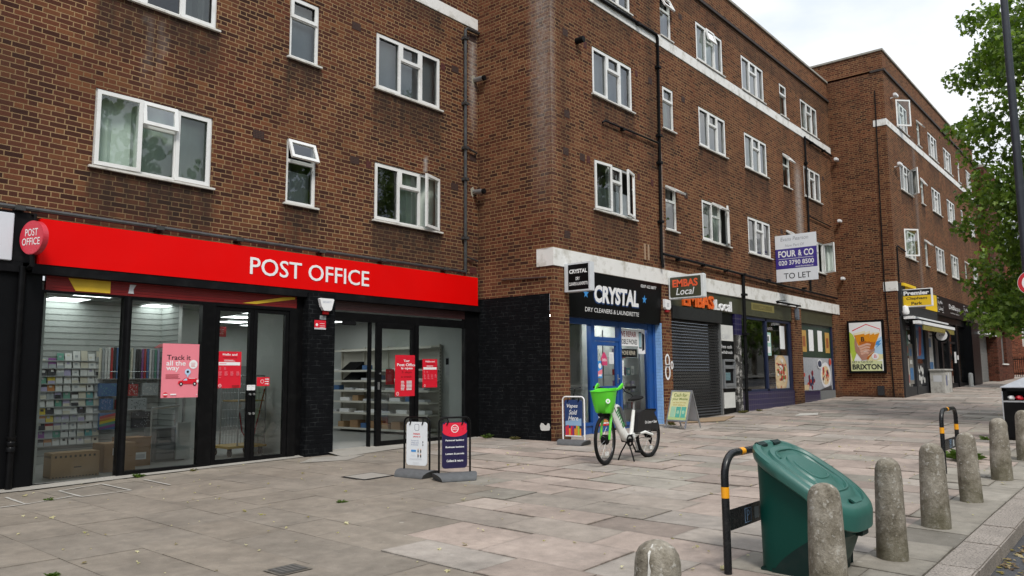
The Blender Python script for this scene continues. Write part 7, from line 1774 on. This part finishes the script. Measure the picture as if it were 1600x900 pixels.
mb = MB(); mb.tube([(.60, -.05, .255), (.9, -.055, .32), (1.18, -.05, .315)], .004, 5); mb.tube([(.60, -.05, .375), (.9, -.055, .385), (1.18, -.05, .385)], .004, 5); mb.tube([(1.12, -.06, .27), (1.16, -.06, .22), (1.20, -.055, .30)], .014, 6); mb.build('chain', m_blackm, K)
mb = MB(); mb.tube([stp(.24, -.12, 1.03), stp(.16, -.1, .93), (.17, -.05, .80), (.24, -.04, .70)], .005, 6); mb.tube([stp(.24, .12, 1.03), stp(.17, .1, .90), (.18, .05, .80)], .005, 6); mb.build('cable', m_blackm, K, smooth=True)

# ------------------------------------------------------------------ trees, weeds, leaves, covers
def leafmat(name, c0, c1, c2):
    s = NT(name)
    rnd = s.n('ShaderNodeNewGeometry').outputs['Random Per Island']
    c = s.ramp(s.m('MULTIPLY_ADD', s.m('SUBTRACT', s.noise(.7, 3), .5), .9, rnd, clamp=True), [(.1, c0), (.5, c1), (.95, c2)])
    d = s.n('ShaderNodeBsdfPrincipled', {'Base Color': c, 'Roughness': .45, 'Specular IOR Level': .4})
    t = s.n('ShaderNodeBsdfTranslucent', {'Color': s.mix(1, c, (1.5, 1.6, .7), 'MULTIPLY')})
    q = s.n('ShaderNodeMixShader', {0: .42}); s.t.links.new(d.outputs[0], q.inputs[1]); s.t.links.new(t.outputs[0], q.inputs[2])
    s.t.links.new(q.outputs[0], s.out.inputs[0])
    return s.mat
m_leaf = leafmat('plane tree leaf', (.058, .105, .014), (.112, .185, .026), (.20, .285, .05))
m_leaf2 = leafmat('far tree leaf', (.04, .075, .012), (.07, .12, .02), (.11, .17, .03))
s_ = NT('mottled bark'); k = s_.noise(3, 6, s_.map((1, 1, .4)), .65)
s_.pbr(s_.ramp(k, [(.35, (.06, .05, .038)), (.5, (.14, .12, .09)), (.65, (.25, .23, .17))]), .9, 0, s_.bump(k, .6, .02))
m_bark = s_.mat
HALF = [(0, 0), (.20, .02), (.50, .10), (.36, .30), (.62, .62), (.28, .60), (0, 1.0)]
def add_leaf(vs, fs, p, size, rg, flat=False, lobed=True):
    if flat: M3 = Matrix.Rotation(rg.uniform(0, 6.28), 3, 'Z') @ Matrix.Rotation(rg.uniform(-.25, .25), 3, 'X') @ Matrix.Rotation(rg.uniform(-.25, .25), 3, 'Y')
    else: M3 = Matrix.Rotation(rg.uniform(0, 6.28), 3, 'Z') @ Matrix.Rotation(rg.gauss(-.75, .55), 3, 'X') @ Matrix.Rotation(rg.gauss(0, .55), 3, 'Y')
    fold = rg.uniform(.05, .35)
    hp = HALF if lobed else [(0, 0), (.42, .35), (.3, .75), (0, 1)]
    b = len(vs)
    n = len(hp)
    for sx in (1, -1):
        for (x, y) in hp: vs.append(tuple(p+M3 @ (Vector((sx*x, y-.1, abs(x)*fold-.25*y*y))*size)))
    # the two halves share the midrib so a leaf stays one island
    r = list(range(b, b+n)); l = list(range(b+n, b+2*n))
    l[0] = r[0]; l[-1] = r[-1]
    fs.append(r); fs.append(l[::-1])
def make_tree(name, label, x, y, z, H, clumps, nleaf, lsize, mat, trunk_r, rg, lobed=True, group=None, spread=.62):
    t = thing(name, label, 'tree', (x, y, z), group=group)
    mb = MB()
    mb.tube([(x, y, z-.1), (x+.02, y, z+.5), (x+.05, y+.03, z+H*.28), (x-.05, y+.1, z+H*.5), (x, y, z+H*.75), (x+.1, y, z+H*.92)], [trunk_r*1.25, trunk_r, trunk_r*.85, trunk_r*.6, trunk_r*.3, .03], 12)
    for c in clumps[::max(1, len(clumps)//26)]:
        zb = min(max(z+H*.25, c[2]-1.2-.35*math.hypot(c[0]-x, c[1]-y)), z+H*.8)
        md = ((x+c[0])/2+rg.uniform(-.2, .2), (y+c[1])/2+rg.uniform(-.2, .2), zb*.45+c[2]*.55)
        mb.tube([(x, y+.03, zb), md, c[:3]], [trunk_r*.32, trunk_r*.18, .012], 6)
    mb.build('trunk', m_bark, t, smooth=True)
    vs, fs = [], []
    for c in clumps:
        k = int(nleaf*c[3])
        for i in range(k):
            d = Vector((rg.gauss(0, 1), rg.gauss(0, 1), rg.gauss(0, .72))); d = d.normalized()*rg.uniform(.15, 1)**.6
            p = Vector(c[:3])+Vector((d.x*spread*c[4], d.y*spread*c[4], d.z*spread*.72*c[4]))
            add_leaf(vs, fs, p, lsize*rg.uniform(.6, 1.25), rg, lobed=lobed)
    cm = MB(); cm.v = [Vector(v) for v in vs]; cm.f = fs; cm.mi = [0]*len(fs)
    cm.build('crown', mat, t, recalc=False)
    return t
rg = random.Random(21)
cl = []
tx_, ty_, tz_ = 21.5, .85, gz(21.5, 1.2)
while len(cl) < 230:
    a = rg.uniform(0, 6.28); z_ = rg.uniform(2.5, 12.6)
    f = math.sin(math.pi*min(1, max(.0, (z_-.6)/12.6)))**.5
    rad = rg.uniform(.45, 1)
    x_ = tx_+math.cos(a)*3.4*f*rad; y_ = ty_+math.sin(a)*2.3*f*rad
    if z_ < 4 and rg.random() < .35: continue
    if noise.noise(Vector((x_*.55, y_*.55, z_*.5))) < -.06: continue
    cl.append((x_, y_, z_, rg.uniform(.6, 1.2), rg.uniform(.7, 1.25)))
for p in ((20.5, 3.5, 2.75), (20.2, 3.25, 2.5), (20.9, 3.45, 3.1), (21.2, 3.7, 3.6), (20.4, 2.9, 3.1), (21.0, 3.0, 2.7), (21.6, 3.3, 3.0), (22.0, 3.55, 4.1), (21.3, 2.6, 3.4), (21.5, 3.85, 5.0), (20.8, 3.6, 5.6), (21.5, 3.9, 7.4), (21.0, 3.7, 8.6), (20.7, 2.3, 2.8), (21.9, 2.9, 2.6), (22.3, 3.1, 3.5), (20.6, 2.8, 4.2), (21.2, 3.2, 4.6)): cl.append((p[0], p[1]-.45, p[2], .8, .8))
make_tree('street_tree', 'big leafy plane tree spilling in from the right edge beside the lamp column', tx_, ty_, tz_, 12.8, cl, 205, .108, m_leaf, .24, rg, spread=.66)
# smaller tree up the street whose crown fills the gap before the end building
cl = []
for i in range(46):
    a = rg.uniform(0, 6.28); r_ = rg.uniform(.2, 1); z_ = rg.uniform(3.4, 8.2)
    cl.append((40+math.cos(a)*2.2*r_, 3.5+math.sin(a)*2.0*r_, z_, 1, 1.1))
make_tree('street_tree', 'smaller tree farther up the pavement, behind the big plane tree', 40, 3.5, gz(40, 3.5), 8.4, cl, 46, .24, m_leaf, .13, rg, lobed=True, spread=.8)
# trees and a house over the road: seen only as reflections in the glass
cl = []
for i in range(60):
    a = rg.uniform(0, 6.28); r_ = rg.uniform(.2, 1)**.6; z_ = rg.uniform(3.2, 10.5); f = math.sin(math.pi*(z_-1.5)/10.2)**.5
    cl.append((math.cos(a)*3.6*f*r_, -11+math.sin(a)*3.4*f*r_, z_, 1, 1.5))
proto = make_tree('opposite_tree', 'street tree across the road, nearest the post office, seen mirrored in its glass', 0, -11, 0, 11, cl, 34, .40, m_leaf2, .22, rg, lobed=False, group='trees across the road', spread=1.0)
proto.location.x = 2.0; proto.scale = (1.25, 1.25, 1.2)
for x_, lb in ((12, 'street tree across the road opposite the inner corner'), (22, 'street tree across the road opposite the grocer'), (34, 'street tree across the road opposite the tall block'), (46, 'street tree across the road, second past the tall block'), (58, 'street tree across the road, third past the tall block'), (71, 'street tree across the road, fourth past the tall block'), (85, 'street tree across the road, fifth past the tall block'), (100, 'street tree across the road, farthest of the row'), (-9, 'street tree across the road behind the viewpoint')):
    q = proto.copy(); COL.objects.link(q); q.location = (x_, -11, 0); q.rotation_euler.z = 0; q['label'] = lb
    for ch in proto.children:
        c = ch.copy(); COL.objects.link(c); c.parent = q
H_ = thing('rendered_house', 'pale rendered terrace across the road, mirrored in the dark food window', 'house', (15, -22, 0))
wl = Wall(); hh = [(x_, x_+1.3, z_, z_+1.9) for x_ in range(-14, 120, 6) for z_ in (1.0, 4.2)]
wl.face('Y', -22, -16, 128, -.4, 7.5, hh, inward=-1, reveal=.2); wl.build('wall', M('cream render', (.34, .32, .28), .8, var=.1), H_)
for h in hh:
    mb = MB(); mb.quad((h[0], -22.15, h[2]), (h[1], -22.15, h[2]), (h[1], -22.15, h[3]), (h[0], -22.15, h[3])); w_ = mb.build('window', m_blackm, H_, recalc=False)
mb = MB(); mb.add([(-16, -21.7, 7.5), (128, -21.7, 7.5), (128, -26, 10), (-16, -26, 10)], [(0, 1, 2, 3)]); mb.build('roof', m_roof, H_)

def weed(x, y, n, size, label, mat=None, up=.8, z=None):
    rr_ = random.Random(int(x*97+y*31)); vs, fs = [], []
    z = gz(x, y) if z is None else z
    for i in range(n):
        a = rr_.uniform(0, 6.28); L_ = size*rr_.uniform(.5, 1.1); w_ = L_*.13
        p0 = Vector((x+rr_.gauss(0, size*.22), y+rr_.gauss(0, size*.18), z)); d = Vector((math.cos(a), math.sin(a), up*rr_.uniform(.4, 1.4))).normalized(); s_ = d.cross(Vector((0, 0, 1))).normalized()
        m1 = p0+d*L_*.55+Vector((0, 0, L_*.1)); e1 = p0+d*L_*1.0-Vector((0, 0, L_*.18))
        b = len(vs); vs += [p0-s_*w_*.3, p0+s_*w_*.3, m1+s_*w_, e1, m1-s_*w_]; fs.append([b, b+1, b+2, b+3, b+4])
    mb = MB(); mb.v = vs; mb.f = fs; mb.mi = [0]*len(fs)
    return tag(mb.build('weed', mat or m_weed, loc=(x, y, z), recalc=False), label, 'weed')
m_weed = leafmat('weed leaf', (.05, .09, .015), (.08, .14, .025), (.13, .19, .04))
m_dry = leafmat('dry weed', (.09, .09, .03), (.14, .13, .05), (.20, .17, .08))
weed(13.65, 2.50, 110, .28, 'green leafy weed at the foot of the free standing bike hoop')
weed(5.10, 11.20, 36, .10, 'small green weed at the foot of the post office window mullion')
weed(5.9, 11.20, 26, .07, 'sparse dry weed on the ledge under the second post office window', m_dry)
weed(12.25, 11.05, 45, .16, 'weed with pale flower heads at the end of the post office by the black wall')
weed(12.30, 10.3, 40, .12, 'low dry weeds along the foot of the black painted wall', m_dry)
weed(16.6, 9.1, 40, .14, 'weeds by the pier foot behind the A board', m_dry)
weed(17.5, 9.25, 40, .13, 'weeds and grit under the left end of the black shutter', m_dry)
weed(20.9, 9.2, 50, .16, 'weeds at the foot of the peeling white pier', m_dry)
weed(21.9, 9.15, 30, .12, 'weeds along the navy tiles', m_dry)
weed(5.55, 7.2, 30, .06, 'tiny weed in a paving joint before the doors')
weed(3.55, 10.05, 26, .07, 'tiny weed in the cement edge near the left pilaster')
weed(2.30, 6.35, 50, .055, 'moss and weed in the paving joint at the bottom left corner')
weed(16.9, 2.7, 30, .14, 'weed beside the litter bin foot')
# fallen leaves
m_fall = leafmat('fallen leaf', (.20, .16, .06), (.48, .43, .24), (.62, .58, .38))
m_fall2 = leafmat('brown litter leaf', (.09, .05, .025), (.26, .17, .08), (.48, .38, .20))
rr_ = random.Random(77); vs, fs = [], []
for i in range(620):
    x_ = rr_.uniform(2.0, 30)*rr_.uniform(.4, 1); y_ = rr_.uniform(1.6, 9.2 if x_ > 12.2 else 11.2)
    add_leaf(vs, fs, Vector((x_, y_, gz(x_, y_)+.014)), rr_.uniform(.012, .034)*(1.9 if rr_.random() < .14 else 1), rr_, flat=True)
mb = MB(); mb.v = [Vector(v) for v in vs]; mb.f = fs; mb.mi = [0]*len(fs)
stuff(mb.build('fallen_leaves', m_fall, recalc=False), 'pale fallen leaves scattered over the paving', 'leaves')
vs, fs = [], []
for i in range(1100):
    x_ = rr_.uniform(2, 22); y_ = 1.17-abs(rr_.gauss(0, .16))
    if noise.noise(Vector((x_*1.2, 0, 4))) < -.1 and rr_.random() < .7: continue
    add_leaf(vs, fs, Vector((x_, y_, gz(x_, y_)-.112)), rr_.uniform(.02, .055), rr_, flat=True)
mb = MB(); mb.v = [Vector(v) for v in vs]; mb.f = fs; mb.mi = [0]*len(fs)
stuff(mb.build('gutter_litter', m_fall2, recalc=False), 'drift of dead leaves and seeds in the gutter', 'leaves')
# covers and boards on the ground
def flat_on(x, y, pts, dz): return [(x+p[0], y+p[1], gz(x+p[0], y+p[1])+dz) for p in pts]
t = thing('access_cover', 'small dark iron access cover let into the near paving', 'cover', (3.52, 5.2, gz(3.5, 5.2)))
mb = MB(); mb.add(flat_on(3.52, 5.2, [(-.14, -.12), (.14, -.12), (.14, .12), (-.14, .12)], .010), [(0, 1, 2, 3)]); mb.build('frame', m_joint, t, recalc=False)
mb = MB(); mb.add(flat_on(3.52, 5.2, [(-.115, -.095), (.115, -.095), (.115, .095), (-.115, .095)], .014), [(0, 1, 2, 3)])
for i in range(5): mb.add(flat_on(3.52, 5.2, [(-.1+i*.045, -.08), (-.075+i*.045, -.08), (-.075+i*.045, .08), (-.1+i*.045, .08)], .017), [(0, 1, 2, 3)], 1)
mb.build('lid', [M('dusty iron', (.07, .066, .06), .8), M('worn iron', (.11, .105, .095), .7, .2)], t, recalc=False)
t = thing('access_cover', 'square cover with dark edges beside the white photo sign', 'cover', (7.05, 8.55, gz(7, 8.5)))
mb = MB(); mb.add(flat_on(7.05, 8.55, [(-.30, -.26), (.26, -.26), (.26, .24), (-.30, .24)], .008), [(0, 1, 2, 3)]); mb.build('frame', m_hole, t, recalc=False)
mb = MB(); mb.add(flat_on(7.05, 8.55, [(-.26, -.22), (.22, -.22), (.22, .20), (-.26, .20)], .011), [(0, 1, 2, 3)]); mb.build('lid', m_cem, t, recalc=False)
m_ply = M('weathered plywood', (.27, .19, .115), .85, var=.25, scale=4, dirt=.3, dcol=(.12, .09, .06))
mb = MB(); q = flat_on(18.4, 8.85, [(-1.3, .25), (-.2, -.35), (1.3, .05), (.2, .45)], .012); mb.add(q+[(p[0], p[1], p[2]+.014) for p in q], [(0, 1, 2, 3), (4, 5, 6, 7), (0, 1, 5, 4), (1, 2, 6, 5), (2, 3, 7, 6), (3, 0, 4, 7)])
tag(mb.build('plywood_sheet', m_ply, loc=(18.4, 8.85, gz(18.4, 8.85))), 'brown plywood sheet lying on the paving before the shutter', 'board')
mb = MB(); mb.add(flat_on(21.3, 7.5, [(-.7, .15), (-.1, -.25), (.7, .0), (.1, .3)], .012), [(0, 1, 2, 3)])
tag(mb.build('pale_slab', M('pale cement patch', (.42, .40, .36), .9, var=.1), loc=(21.3, 7.5, gz(21.3, 7.5)), recalc=False), 'pale cement patch on the paving before the food window', 'patch')
# remove the builder's bookkeeping
for o in bpy.data.objects:
    if '_o' in o: del o['_o']
